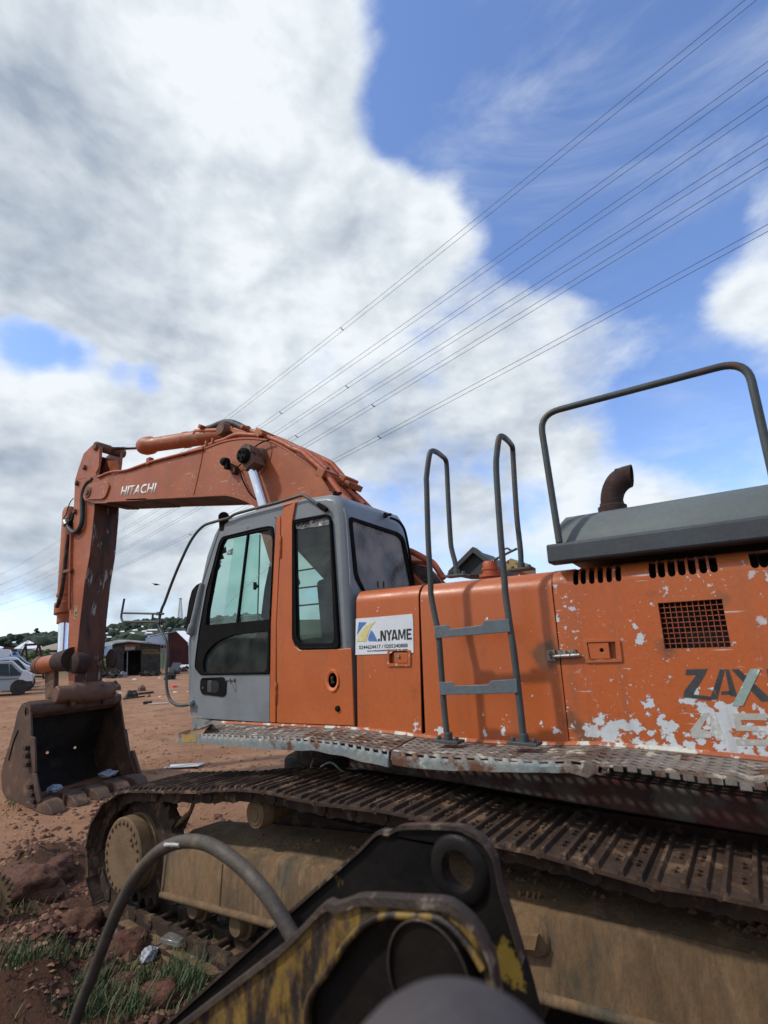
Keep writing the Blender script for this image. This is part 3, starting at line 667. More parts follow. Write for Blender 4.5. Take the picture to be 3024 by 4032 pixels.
# antenna stubs on the roof corners
for q in ((1028, 152), (1355, 290)):
    c_ = onY(wC(*q), Y0 + .09 if q[0] < 1200 else YFAR - .35); MB().cyl(c_ - V3(0, 0, .03), c_ + V3(0, 0, .012), .022, .018, 10).obox(c_ + V3(.03, 0, -.012), (.035, 0, 0), (0, .012, 0), (0, 0, .01)).build('roof_stud', m_black, cab, smooth=40)
MB().tube(smooth_path([onX(wC(*q), XR - .05) for q in [(1390, 315), (1440, 335), (1480, 390), (1505, 500), (1525, 620), (1540, 740)]], 4), .012, 8).build('rear_wire', m_black, cab, smooth=60)
# seat and control console inside
se = MB(); se.obox((-3.02, 3.55, 2.30), (.055, 0, .012), (0, .24, 0), (-.05, 0, .36)); se.obox((-3.27, 3.55, 1.96), (.27, 0, .02), (0, .25, 0), (0, 0, .07)); se.obox((-3.06, 3.55, 2.76), (.04, 0, .01), (0, .13, 0), (-.01, 0, .09))
se.box(-3.42, -3.1, 3.38, 3.72, 1.55, 1.9); se.build('seat', m_seat, cab, bevel=.04, seg=3)
co_ = MB(); co_.obox((-3.3, 3.26, 2.0), (.28, 0, .03), (0, .07, 0), (0, 0, .12)); co_.tube([(-3.55, 3.26, 2.1), (-3.58, 3.26, 2.28)], [.014, .024], 8); co_.build('console', m_liner, cab, bevel=.02)
rl = [onY(wT(*q), 3.20) for q in [(672, 1395), (680, 1340), (720, 1318), (850, 1306), (890, 1320), (930, 1368)]]
MB().tube(fillet(rl, .05, 4), .012, 8).build('console_rail', m_hood, cab, smooth=60)
se2 = MB(); se2.tube(smooth_path([V3(-2.75, 3.9, 1.6), V3(-2.78, 3.88, 2.2), V3(-2.72, 3.7, 2.42), V3(-2.62, 3.3, 2.45)], 5), .03, 8); se2.build('seat_frame', m_dark, cab, smooth=60)

# ------------------------------------------------------------------ side panels
def panel_profile(ztop, rad, t=.012, zb=1.492, back=.95):
    outer = [V3(0, Y0, zb)] + [V3(0, Y0 + rad - rad * math.cos(a), ztop - rad + rad * math.sin(a)) for a in [R(q) for q in range(0, 91, 10)]] + [V3(0, Y0 + back, ztop + .015)]
    inner = [V3(0, Y0 + t, zb)] + [V3(0, Y0 + rad - (rad - t) * math.cos(a), ztop - rad + (rad - t) * math.sin(a)) for a in [R(q) for q in range(0, 91, 10)]] + [V3(0, Y0 + back, ztop + .015 - t)]
    return outer + inner[::-1]
ZT = 2.487
def panel(name, xa, xb, rad, label=None, zb=1.492, cuts=None, xa_b=None, xb_b=None):
    pr = panel_profile(ZT, rad, zb=zb)
    n = len(pr); xa_b = xa if xa_b is None else xa_b; xb_b = xb if xb_b is None else xb_b
    fx = lambda xt, xbt, q: xbt + (xt - xbt) * (q.z - zb) / (ZT - zb)
    rings = [[V3(fx(xa, xa_b, q), q.y, q.z) for q in pr], [V3(fx(xb, xb_b, q), q.y, q.z) for q in pr]]
    b = MB().loft(rings)
    # end flanges so the gaps look deep
    o = b.build(name, m_orange if cuts is not None else m_clean, exc)
    if cuts is not None: cut(o, cuts)
    me = o.data; me.polygons.foreach_set('use_smooth', [True] * len(me.polygons)); me.set_sharp_from_angle(angle=R(25))
    if label: o['label'] = label
    return o
X1a, X1b = onY(wC(1168, 1400), Y0).x, onY(wC(1570, 760), Y0).x
p1 = panel('side_panel', X1a + .006, X1b, .10, 'orange front side panel with white notice and lock', xb_b=onY(wC(1592, 1715), Y0).x)
X2a, X2b = onY(wD(502, 190), Y0).x, onY(wD(1352, 90), Y0).x
p2 = panel('side_panel', X2a, X2b, .12, 'plain orange tank panel behind the ladder', xa_b=onY(wD(540, 1150), Y0).x, xb_b=onY(wF(212, 1320), Y0).x)
# engine door with slots and a mesh opening
X3a = onY(wF(84, 90), Y0).x; X3a_b = onY(wF(222, 1335), Y0).x
cb = MB()
slots = [(268, 192), (322, 186), (384, 184), (447, 178), (511, 172), (578, 166), (828, 144), (893, 138), (966, 131), (1040, 123), (1116, 116), (1195, 108), (1272, 101), (1570, 70), (1635, 66), (1700, 62), (1765, 58), (1830, 54)]
def slot(mb, xc, zb, w, zt=2.53, y0=2.9, y1=3.17):
    pts = [V3(xc + w * math.cos(a), y0, zb + w + w * math.sin(a)) for a in [math.pi + math.pi * i / 6 for i in range(7)]] + [V3(xc + w, y0, zt), V3(xc - w, y0, zt)]
    mb.prism(pts, (0, y1 - y0, 0))
for i, (px, pz) in enumerate(slots):
    q = onY(wF(px, pz), Y0 + .004); w = .0155 if i < 6 else .0175
    slot(cb, q.x, q.z, w)
gr = ys(wF, [(858, 322), (1325, 290), (1393, 643), (910, 656)], Y0)
cb.prism([V3(q.x, 2.9, q.z) for q in gr], (0, .16, 0))
lh = fillet(ys(wF, [(345, 608), (552, 600), (560, 728), (368, 734)], Y0), .006, 2, True)
cb.prism([V3(q.x, 2.9, q.z) for q in lh], (0, .16, 0))
p3 = panel('engine_door', X3a, 1.15, .10, 'scraped orange engine door with slots, mesh and big number', cuts=cb, xa_b=X3a_b, xb_b=1.15)
cb = MB(); lh1 = fillet(ys(wX, [(980, 1040), (1450, 1040), (1455, 1355), (985, 1355)], Y0), .005, 2, True)
cb.prism([V3(q.x, 2.9, q.z) for q in lh1], (0, .16, 0)); cut(p1, cb)
for o in (p1,):
    me = o.data; me.polygons.foreach_set('use_smooth', [True] * len(me.polygons)); me.set_sharp_from_angle(angle=R(25))
# near-black sheets standing in for the shade behind slots and gaps
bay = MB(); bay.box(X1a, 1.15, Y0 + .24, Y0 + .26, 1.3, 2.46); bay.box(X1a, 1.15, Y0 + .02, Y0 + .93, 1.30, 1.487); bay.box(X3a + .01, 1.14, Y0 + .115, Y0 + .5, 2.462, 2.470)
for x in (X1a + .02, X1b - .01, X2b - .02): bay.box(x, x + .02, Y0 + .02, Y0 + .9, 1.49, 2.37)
bay.build('bay_shade', m_dark, exc)
# mesh: wires woven one way and the other
gm = MB(); g0, g1, g2, g3 = [V3(q.x, Y0 + .012, q.z) for q in gr]
for i in range(12):
    t = i / 11; gm.tube([g0.lerp(g1, t), g3.lerp(g2, t)], .0019, 5)
for i in range(10):
    t = i / 9; gm.tube([g0.lerp(g3, t) + V3(0, .004, 0), g1.lerp(g2, t) + V3(0, .004, 0)], .0019, 5)
gm.build('mesh_grille', m_orpipe, p3)
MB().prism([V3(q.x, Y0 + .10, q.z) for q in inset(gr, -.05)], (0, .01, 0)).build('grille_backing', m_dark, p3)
# panel lock: frame, latch plate with hole
def lock_frame(win, outer, hole, par):
    o_ = fillet([V3(q.x, Y0 - .009, q.z) for q in ys(win, outer, Y0)], .008, 3, True); h_ = fillet([V3(q.x, Y0 - .009, q.z) for q in ys(win, hole, Y0)], .005, 2, True)
    MB().plate(o_, [h_], (0, .0095, 0)).build('lock_frame', m_orange, par, bevel=.003)
    MB().prism([V3(q.x, Y0 + .028, q.z) for q in inset(h_, -.01)], (0, .01, 0)).build('lock_pocket', m_orange, par)
lock_frame(wF, [(320, 590), (585, 582), (604, 748), (338, 757)], [(345, 608), (552, 600), (560, 728), (368, 734)], p3)
lpts = [V3(q.x, Y0 - .004, q.z) for q in ys(wF, [(350, 612), (500, 608), (517, 725), (372, 730)], Y0)]
hc = onY(wF(452, 664), Y0 - .004); hole = [hc + V3(math.cos(t) * .011, 0, math.sin(t) * .012) for t in [2 * math.pi * i / 14 for i in range(14)]]
MB().plate(lpts, [hole], (0, .010, 0)).build('latch_plate', m_orange, p3, bevel=.002)
MB().cyl(hc + V3(0, .012, 0), hc + V3(0, .02, 0), .02, n=14).build('lock_hole', m_dark, p3)
lock_frame(wX, [(940, 1020), (1525, 1015), (1520, 1425), (945, 1430)], [(980, 1040), (1450, 1040), (1455, 1355), (985, 1355)], p1)
lpts = [V3(q.x, Y0 - .003, q.z) for q in ys(wX, [(1095, 1085), (1440, 1085), (1442, 1345), (1100, 1345)], Y0)]
MB().prism(lpts, (0, .010, 0)).build('latch_plate', m_orange, p1, bevel=.003)
hc = onY(wX(1212, 1175), Y0 - .003); MB().lathe(hc + V3(0, -.010, 0), (0, 1, 0), [(0, .004), (0, .010), (.005, .013), (.012, .013)], 16).build('lock_barrel', m_steel, p1, smooth=40)
# burst hinge across the gap
a, b = onY(wF(95, 712), Y0 - .018), onY(wF(300, 700), Y0 - .018)
hg = MB(); hg.tube([a + (b - a) * t for t in (0, .02, .3, .31, .33, .34, .62, .63, .65, .66, .96, 1)], [.007, .012, .012, .009, .009, .013, .013, .009, .009, .012, .012, .005], 10)
for q in ((165, 690), (240, 685)): c_ = onY(wF(*q), Y0 - .008); hg.obox(c_, (.022, 0, 0), (0, .006, 0), (0, 0, .020))
c_ = onY(wF(85, 700), Y0 - .008); hg.obox(c_, (.025, 0, 0), (0, .006, 0), (0, 0, .030)); hg.build('door_hinge', m_steel, p3, smooth=40)
# number and name on the engine door
def flat(name, mat, polys, win, Y, parent, th=.0012):
    b = MB()
    for p in polys: b.prism(ys(win, p, Y), (0, th, 0))
    return b.build(name, mat, parent)
YT = Y0 - .0016
flat('letter', m_char, [[(1065, 803), (1222, 799), (1190, 862), (1112, 985), (1250, 1000), (1240, 1028), (1045, 1005), (1050, 962), (1140, 842), (1060, 845)]], wF, YT, p3)
flat('letter', m_char, [[(1310, 803), (1345, 803), (1290, 1022), (1238, 1020)], [(1347, 803), (1375, 805), (1436, 1002), (1385, 994)], [(1323, 962), (1383, 960), (1386, 986), (1317, 986)]], wF, YT, p3)
flat('letter', m_char, [[(1392, 803), (1448, 802), (1700, 1035), (1610, 1037)]], wF, YT, p3)
flat('letter_stroke', m_green, [[(1530, 799), (1606, 799), (1476, 1068), (1398, 1065)]], wF, YT - .0016, p3)
flat('letter', m_char, [[(1648, 800), (1715, 798), (1735, 900), (1668, 905)]], wF, YT, p3)
flat('digit', m_wear, [[(1190, 1120), (1232, 1118), (1170, 1236), (1250, 1262), (1248, 1300), (1108, 1302), (1094, 1244)], [(1234, 1118), (1272, 1119), (1345, 1318), (1290, 1320), (1252, 1262)]], wF, YT, p3)
flat('digit', m_wear, [[(1395, 1121), (1640, 1124), (1652, 1172), (1462, 1170), (1472, 1212), (1700, 1216), (1760, 1290), (1740, 1362), (1432, 1352), (1424, 1308), (1640, 1314), (1660, 1286), (1640, 1254), (1428, 1250)]], wF, YT, p3)

# white notice on the front panel
YN = Y0 - .004
notice = MB().prism(ys(wX, [(135, 230), (700, 185), (1550, 108), (1572, 280), (1582, 1085), (1450, 1085), (1420, 1030), (1100, 1035), (985, 1110), (125, 1140)], YN), (0, .003, 0)).build('notice', m_paper, exc)
notice['label'] = 'white paper notice with blue and yellow mark and phone numbers'
flat('mark', m_blue, [[(207, 318), (395, 316), (385, 355), (290, 450), (215, 560), (160, 640)]], wX, YN - .0013, notice, .001)
flat('mark', m_blue, [[(520, 515), (560, 560), (620, 670), (680, 798), (460, 798), (437, 752), (462, 640)]], wX, YN - .0013, notice, .001)
sw1 = [(630, 298), (470, 350), (360, 440), (260, 560), (185, 680), (150, 805), (385, 803), (410, 730), (440, 600), (490, 480), (530, 410), (570, 365)]
flat('mark', m_lemon, [sw1], wX, YN - .0022, notice, .001)
def line_of(win, a, b, h, s, mat, name, par, Y, bold=0., shear=0., up=None):
    p, q = onY(win(*a), Y), onY(win(*b), Y)
    zt = onY(win(a[0], a[1] - h), Y)
    return text_mesh(s, name, mat, par, p, q - p, V3(0, 0, 1), (zt - p).length, (q - p).length, bold, shear, .0008)
for polys in ([[(690, 735), (730, 732), (732, 797), (690, 800)]],
              [[(750, 530), (790, 527), (790, 795), (750, 797)], [(855, 523), (888, 521), (888, 785), (855, 787)], [(762, 530), (802, 527), (886, 785), (843, 787)]],
              [[(890, 520), (932, 516), (978, 622), (945, 642)], [(998, 512), (1042, 510), (986, 646), (955, 625)], [(946, 610), (986, 610), (989, 780), (949, 782)]],
              [[(1072, 508), (1108, 506), (1072, 770), (1030, 775)], [(1092, 507), (1128, 505), (1186, 762), (1143, 766)], [(1072, 690), (1148, 685), (1154, 728), (1067, 732)]],
              [[(1196, 503), (1230, 500), (1230, 765), (1198, 768)], [(1346, 492), (1378, 490), (1382, 755), (1350, 758)], [(1207, 502), (1244, 499), (1302, 732), (1276, 735)], [(1333, 493), (1368, 491), (1302, 732), (1276, 735)]],
              [[(1402, 485), (1440, 482), (1446, 755), (1410, 757)], [(1404, 485), (1530, 478), (1532, 525), (1406, 532)], [(1420, 598), (1515, 592), (1517, 636), (1420, 642)], [(1412, 715), (1537, 703), (1537, 750), (1412, 757)]]):
    b = MB()
    for k_, p_ in enumerate(polys): b.prism(ys(wX, p_, YN - .0013 - .0002 * k_), (0, .0008, 0))
    b.build('letter', m_ink, notice)
line_of(wX, (217, 996), (1437, 945), 92, '0244624417 / 0205340888', m_ink, 'lettering', notice, YN, .012)
line_of(wX, (415, 1060), (1435, 1015), 42, 'www.knyamemultiservices.com', m_ink, 'lettering', notice, YN, .025)

# ------------------------------------------------------------------ hood, rail, exhaust
XH = onY(wE(212, 1330), 2.96).x
lt0, lt1 = onY(wE(215, 1322), 2.955).z, onY(wE(1640, 1118), 2.955).z
lb0 = onY(wE(240, 1440), 2.955).z
zt_, zb_ = (lt0 + lt1) / 2, lb0
hood = MB()
pr = [V3(0, 2.958, zb_), V3(0, 2.950, zb_ + .012), V3(0, 2.950, zt_ - .012), V3(0, 2.962, zt_), V3(0, 3.055, zt_ + .012), V3(0, 3.10, zt_ + .10), V3(0, 3.16, zt_ + .178), V3(0, 3.22, zt_ + .212), V3(0, 3.32, zt_ + .222), V3(0, 4.4, zt_ + .23), V3(0, 4.4, zb_)]
lip = pr[:4] + [V3(0, 3.07, zt_), V3(0, 3.07, zb_)]
hood.loft([[q + V3(x, 0, 0) for q in lip] for x in (XH, 1.2)])
hl = hood.build('hood_edge', m_hoodlip, exc, bevel=.006)
XH2 = onY(wE(262, 1200), 3.08).x
up_ = [V3(0, 3.05, zt_ - .05)] + pr[4:9] + [V3(0, 4.4, zt_ + .23), V3(0, 4.4, zb_)]
h2 = MB().loft([[q + V3(x, (.02 if x < -.8 and i < 5 else 0), (-.03 if x < XH2 + .01 and 2 < i < 7 else 0)) for i, q in enumerate(up_)] for x in (XH2, XH2 + .035, 1.2)])
hood_o = h2.build('hood', m_hood, exc, smooth=32)
rp = [onY(wE(*q), 3.025) for q in [(296, 1302), (270, 1140), (225, 860), (183, 560), (172, 470), (245, 448), (400, 405), (800, 298), (1100, 208), (1400, 128), (1510, 100), (1548, 210), (1600, 470), (1659, 760), (1740, 1150)]]
rp2 = [rp[0], rp[3].lerp(rp[2], .2), rp[4] * 1.0, rp[5], rp[9], rp[10], rp[11], rp[13], rp[14]]
hr = [onY(wE(296, 1305), 3.025), onY(wE(166, 470), 3.025), onY(wE(1520, 110), 3.025), onY(wE(1745, 1100), 3.025)]
MB().tube(fillet(hr, .13, 8), .0205, 12).build('handrail', m_rail, exc, smooth=60)
ec = onY(wE(640, 1065), 3.55); e1 = onY(wE(770, 870), 3.55)
ex = []
cx = ec + V3(0, 0, -.06)
pts_ = [(wE(640, 1100), .118), (wE(637, 1040), .116), (wE(640, 990), .116), (wE(660, 935), .116), (wE(695, 890), .117), (wE(735, 865), .118), (wE(771, 868), .118)]
ep = [onY(p, 3.55) for p, _ in pts_]
wpx = lambda p, q: (onY(wE(*q), 3.55) - onY(wE(*p), 3.55)).length / 2
ra = wpx((565, 1050), (712, 1030)); rb = wpx((765, 797), (771, 940))
ebase = [onY(wE(640, 1095), 3.55), onY(wE(638, 1030), 3.55), onY(wE(645, 975), 3.55), onY(wE(672, 925), 3.55), onY(wE(715, 888), 3.55), onY(wE(768, 868), 3.55)]
ring_pts = [((566, 1060), (712, 1060)), ((567, 1010), (712, 1018)), ((578, 950), (722, 990)), ((610, 890), (735, 965)), ((660, 845), (752, 950)), ((768, 796), (770, 942))]
er = []
lf_ = smooth_path([onY(wE(*q), 3.55) for q in [(566, 1062), (567, 1000), (584, 930), (622, 866), (682, 822), (768, 796)]], 4); rg_ = smooth_path([onY(wE(*q), 3.55) for q in [(714, 1062), (714, 1020), (722, 986), (738, 962), (756, 947), (772, 940)]], 4)
for (A_, B_) in zip(lf_, rg_):
    c_ = (A_ + B_) / 2; u = (A_ - B_) / 2; r_ = u.length
    er.append([c_ + u * math.cos(t) + V3(0, 1, 0) * ra * math.sin(t) for t in [2 * math.pi * i / 20 for i in range(20)]])
inner = [[c0 + (q - c0) * .9 for q in er[-1]] for c0 in [sum(er[-1], V3(0, 0, 0)) / 20]][0]
inner2 = [q + V3(-.10, 0, 0) for q in inner]
exo = MB().loft(er + [inner, inner2]).build('exhaust_pipe', m_rust, exc, smooth=50)
fl_ = onY(wE(640, 1062), 3.55); MB().lathe(fl_ + V3(0, 0, -.05), (0, 0, 1), [(0, ra + .02), (.04, ra + .02), (.05, ra + .005), (.065, ra + .005)], 24).build('pipe_flange', m_rust, exo, smooth=40)

# ------------------------------------------------------------------ ladder
ladder = bpy.data.objects.new('ladder', None); _link(ladder, exc); ladder.empty_display_size = .1; WM[ladder.name] = Matrix.Identity(4)
YL, YL2 = 2.86, 3.40
def rail_pts(near, top, far):
    p = [onY(w(*q), YL) for w, q in near]; t = [onY(w(*q), y) for w, q, y in top]; f = [onY(w(*q), YL2) for w, q in far]
    return p + t + f
rA = rail_pts([(wD, (682, 1172)), (wD, (662, 980)), (wD, (645, 760)), (wD, (625, 500)), (wD, (600, 370)), (wD, (575, 230)), (wR, (345, 1400)), (wR, (322, 1000)), (wR, (308, 500)), (wR, (306, 430)), (wR, (330, 240))],
              [(wR, (352, 182), YL + .03), (wR, (400, 190), YL + .14), (wR, (450, 226), YL2 - .13), (wR, (484, 262), YL2 - .03)],
              [(wR, (496, 330)), (wR, (508, 600)), (wR, (530, 1000)), (wR, (545, 1110)), (wR, (575, 1225)), (wR, (588, 1330))])
rB = rail_pts([(wD, (1182, 1195)), (wD, (1150, 900)), (wD, (1115, 600)), (wD, (1085, 400)), (wD, (1062, 230)), (wR, (1035, 1400)), (wR, (1000, 1000)), (wR, (965, 500)), (wR, (957, 300)), (wR, (965, 190)), (wR, (980, 75))],
              [(wR, (1000, 42), YL + .03), (wR, (1040, 60), YL + .14), (wR, (1085, 105), YL2 - .13), (wR, (1108, 145), YL2 - .03)],
              [(wR, (1114, 220)), (wR, (1130, 500)), (wR, (1150, 800)), (wR, (1172, 1000)), (wR, (1185, 1130)), (wR, (1190, 1270))])
for rr_ in (rA, rB):
    MB().tube(smooth_path(rr_, 4), .0195, 12).build('rail', m_rail, ladder, smooth=60)
for k, (q, Y) in enumerate(((wD(690, 1180), YL), (wD(1185, 1192), YL), (wR(588, 1335), YL2), (wR(1192, 1275), YL2))):
    c_ = onY(q, Y); fb = MB().lathe(c_ + V3(0, 0, -.01), (0, 0, 1), [(0, .026), (.05, .026)], 12); fb.obox(c_ + V3(0, 0, -.008), (.085, 0, 0), (0, .05, 0), (0, 0, .008))
    for s_ in (-.06, .06): fb.lathe(c_ + V3(s_, -.01, 0), (0, 0, 1), [(0, .014), (.018, .014), (.02, .008)], 6)
    fb.build('foot_plate', m_rail, ladder, bevel=.003)
for pts in ([(595, 440), (682, 432), (692, 440), (697, 460), (908, 434), (916, 410), (930, 405), (1082, 393), (1096, 478), (600, 521)], [(626, 806), (716, 803), (722, 812), (728, 830), (950, 822), (962, 800), (975, 796), (1134, 785), (1142, 878), (636, 891)]):
    MB().prism(ys(wD, pts, YL - .028), (0, .008, 0)).build('rung', m_step, ladder, bevel=.003)
# wire between the far legs and the tank top things seen behind
w1 = [onY(wR(*q), 3.5) for q in [(905, 1210), (1010, 1150), (1110, 1108), (1085, 1100), (1040, 1085), (1028, 1100)]]
MB().tube([onY(wR(*q), 3.40) for q in [(910, 1208), (1030, 1150), (1150, 1090)]], .009, 8).tube(smooth_path([onY(wR(*q), 3.40) for q in [(1150, 1095), (1100, 1108), (1060, 1088), (1030, 1100)]], 4), .007, 8).build('bent_bar', m_rail, exc, smooth=60)
c_ = onY(wR(905, 1300), 3.42); MB().lathe(c_ + V3(0, 0, -.045), (0, 0, 1), [(0, .085), (.02, .085), (.022, .058), (.05, .058), (.052, .064), (.068, .064), (.07, .054), (.105, .054), (.115, .047)], 22).build('filler_cap', m_orpipe, exc, smooth=40)
for (win, pts, Y, mt, nm) in ((wR, [(540, 1340), (610, 1250), (720, 1150), (757, 1108), (880, 1200), (1000, 1290), (1000, 1330)], 4.9, m_hoodlip, 'far_cover'), (wR, [(1040, 1300), (1042, 1215), (1092, 1180), (1160, 1225), (1162, 1300)], 4.6, m_yel, 'far_box')):
    b = MB().prism([onY(win(*q), Y) for q in pts], (0, .5, 0))
    if nm == 'far_cover':
        a0, a1, a2 = onY(win(530, 1330), Y - .02), onY(win(757, 1105), Y - .02), onY(win(1005, 1300), Y - .02)
        b.obox((a0 + a1) / 2, (a1 - a0) / 2, (0, .05, 0), V3(0, 0, .03)); b.obox((a1 + a2) / 2, (a2 - a1) / 2, (0, .05, 0), V3(0, 0, .03))
    b.build(nm, mt, exc)
hs = [onY(wR(*q), 4.05) for q in [(150, 1110), (230, 1150), (300, 1190), (370, 1230), (440, 1330), (470, 1370)]]
MB().tube(smooth_path(hs, 4), .03, 10).tube(smooth_path([onY(wR(*q), 4.1) for q in [(165, 1215), (260, 1222), (330, 1240)]], 3), .022, 8).build('boom_foot_pipes', m_orpipe, exc, smooth=60)
ft = MB()
for i in range(6):
    c_ = onY(wR(180 + i * 20, 1250 + i * 26), 4.2); ft.obox(c_, (.09, 0, -.03), (0, .12, 0), (.008, 0, .02))
ft.prism([onY(wR(*q), 4.15) for q in [(160, 1235), (200, 1240), (290, 1360), (310, 1400), (170, 1410)]], (0, .3, 0)); ft.build('boom_foot', m_deck, exc, bevel=.004)
for q in (1307, 1345): a = onY(wC(q, 768), 3.3); MB().cyl(a, a + V3(0, 0, .05), .007, n=6).build('tank_stud', m_deck, exc)

# ------------------------------------------------------------------ walkway
YO = 2.66
def resample(pl, xs):
    out = []
    for x in xs:
        for a, b in zip(pl, pl[1:]):
            if a.x <= x <= b.x or (b is pl[-1] and x > b.x) or (a is pl[0] and x < a.x):
                out.append(a.lerp(b, (x - a.x) / (b.x - a.x)) if abs(b.x - a.x) > 1e-6 else a.copy()); break
    return out
inner_line = sorted([onY(wL(*q), Y0 - .006) for q in [(225, 160), (600, 178), (1150, 202)]] + [onY(wD(*q), Y0 - .006) for q in [(500, 1165), (720, 1192), (1200, 1218)]] + [onY(wF(*q), Y0 - .006) for q in [(420, 1355), (830, 1385), (1640, 1470), (1900, 1500)]], key=lambda q: q.x)
out1 = [onY(wL(*q), YO) for q in [(158, 234), (400, 240), (640, 252), (860, 266), (1080, 290), (1250, 325), (1382, 348)]]
out2 = [onY(wD(*q), YO) for q in [(322, 1258), (500, 1278), (760, 1292), (1000, 1300), (1300, 1325)]] + [onY(wF(*q), YO) for q in [(240, 1470), (330, 1480), (430, 1515), (620, 1500), (800, 1528), (1000, 1560), (1220, 1590), (1400, 1600)]] + [onY(wF(1540, 1655), YO - .02), onY(wF(1659, 1605), YO), onY(wF(1900, 1640), YO)]
def walk_plate(outer, xi0, xi1, nx, label=None):
    """perforated plate between the panel foot and the bent outer edge; slots punched in rows"""
    fx = []
    mb = MB(); ny = 6
    per = 5                                                      # columns in one hole cell: edge, slot, edge
    us = [];
    for i in range(nx):
        for f in (0, .18, .26, .74, .82): us.append((i + f) / nx)
    us.append(1.0)
    vs_ = []
    for j in range(ny):
        for f in (0, .30, .38, .62, .70): vs_.append(.06 + (j + f) / ny * .90)
    vs_ = [0.0] + vs_ + [.96 + .0, 1.0]
    xo0, xo1 = outer[0].x, outer[-1].x
    O_ = resample(outer, [xo0 + (xo1 - xo0) * u for u in us]); I_ = resample(inner_line, [xi0 + (xi1 - xi0) * u for u in us])
    W_ = len(us)
    for j, v in enumerate(vs_):
        for i, u in enumerate(us):
            q = I_[i].lerp(O_[i], v)
            q = q + V3(0, 0, .012 * noise.noise(V3(q.x * 3, q.y * 5, 1.7)) * min(1, v * 3) + (-.004 if v > .985 else 0))
            mb.v.append(q)
    for j in range(len(vs_) - 1):
        for i in range(W_ - 1):
            ci = i % 5; jj = j - 1; cj = jj % 5 if 0 <= jj < ny * 5 else -1
            row = jj // 5 if cj >= 0 else -1
            hole = False
            if cj == 2 and ci in (1, 2, 3): hole = True
            if cj in (1, 3) and ci == 2: hole = True
            if hole: continue
            mb.f.append((j * W_ + i, j * W_ + i + 1, (j + 1) * W_ + i + 1, (j + 1) * W_ + i)); mb.mi.append(0)
    o = mb.build('walkway_plate', m_walk, exc, smooth=40)
    sd = o.modifiers.new('thickness', 'SOLIDIFY'); sd.thickness = .006; sd.offset = -1
    if label: o['label'] = label
    # teeth along the bend
    return o
w1_ = walk_plate(out1, inner_line[0].x, onY(wL(1556, 252), Y0 - .006).x, 27, 'front perforated walkway plate with torn rear corner')
w2_ = walk_plate(out2, onY(wD(490, 1165), Y0 - .006).x, inner_line[-1].x, 34, 'rear perforated walkway plate with bent rusty edge')
def skirt(top, bot, ntooth, name, gapx=None):
    """folded outer edge: a strip whose upper rim is notched where it runs through the row of slots"""
    xs = []; mb = MB()
    x0, x1 = top[0].x, top[-1].x
    T_ = []; 
    for i in range(ntooth):
        for f in (0, .16, .24, .76, .84): xs.append(x0 + (x1 - x0) * (i + f) / ntooth)
    xs.append(x1)
    tp = resample(top, xs); bp = resample(bot, xs)
    rows = []
    for i, (a, b) in enumerate(zip(tp, bp)):
        notch = i % 5 in (2, 3)
        a2 = a + V3(0, -.003, .004) if not notch else a.lerp(b, .22) + V3(0, .0, 0)
        w = .006 * noise.noise(V3(a.x * 4, 0, 3)); c = b + V3(0, w - .004, .012 * noise.noise(V3(a.x * 5, 2, 3)))
        rows.append([a2, a.lerp(b, .5) + V3(0, -.006 + w, 0), c, c + V3(0, .035, .004)])
    n = 4
    for i, r_ in enumerate(rows):
        mb.v += r_
    for i in range(len(rows) - 1):
        for j in range(3): mb.f.append((i * n + j, (i + 1) * n + j, (i + 1) * n + j + 1, i * n + j + 1)); mb.mi.append(0)
    o = mb.build(name, m_skirt, exc, smooth=30)
    sd = o.modifiers.new('thickness', 'SOLIDIFY'); sd.thickness = .005; sd.offset = 0
    return o
sb1 = [onY(wL(*q), YO) for q in [(158, 292), (480, 326), (740, 335), (880, 342), (1070, 370), (1200, 405), (1382, 446)]]
skirt(out1, sb1, 28, 'walkway_edge')
o2a = [q for q in out2 if q.x <= onY(wF(335, 1480), YO).x + .001]
sb2 = [onY(wD(*q), YO) for q in [(322, 1338), (450, 1366), (900, 1388), (1200, 1392), (1480, 1392)]] + [onY(wF(300, 1570), YO), onY(wF(345, 1590), YO)]
skirt(o2a, sb2, 14, 'walkway_edge')
# front end cap of the walkway
MB().prism([onY(wL(*q), YO) for q in [(2, 226), (158, 233), (160, 292), (6, 294)]], (0, .006, 0)).prism([onY(wL(*q), YO + .002) for q in [(2, 226), (60, 224), (225, 160)]] + [onY(wL(225, 168), Y0)], (0, 0, -.006)).build('walkway_end', m_skirt, exc)
MB().prism([onY(wL(*q), YO - .002) for q in [(22, 234), (118, 236), (122, 286), (28, 288)]], (0, .001, 0)).build('yellow_mark', m_yel, exc)
# torn flap and shredded bits at the rear of the edge
fl = MB()
for pts in ([(1395, 352), (1455, 358), (1450, 372), (1405, 410), (1390, 400)],):
    fl.prism([onY(wL(*q), YO - .006) for q in pts], (0, .006, 0))
for pts in ([(330, 1480), (430, 1500), (480, 1530), (475, 1560), (440, 1572), (400, 1560), (345, 1592), (300, 1560)], [(430, 1510), (480, 1515), (484, 1555), (450, 1570), (425, 1545)]):
    fl.prism([onY(wF(*q), YO - .01) for q in pts], (0, .006, 0))
fl.build('torn_flap', m_walk, exc)
tn = MB()
o2b = resample(out2, [onY(wF(470 + k * 100, 1500), YO).x for k in range(0, 13)])
for k, q in enumerate(o2b): MB().obox(q + V3(0, -.002, -.010), (.020, 0, 0), (0, .004, 0), (0, 0, .012)).build('edge_tooth', m_walk, exc)
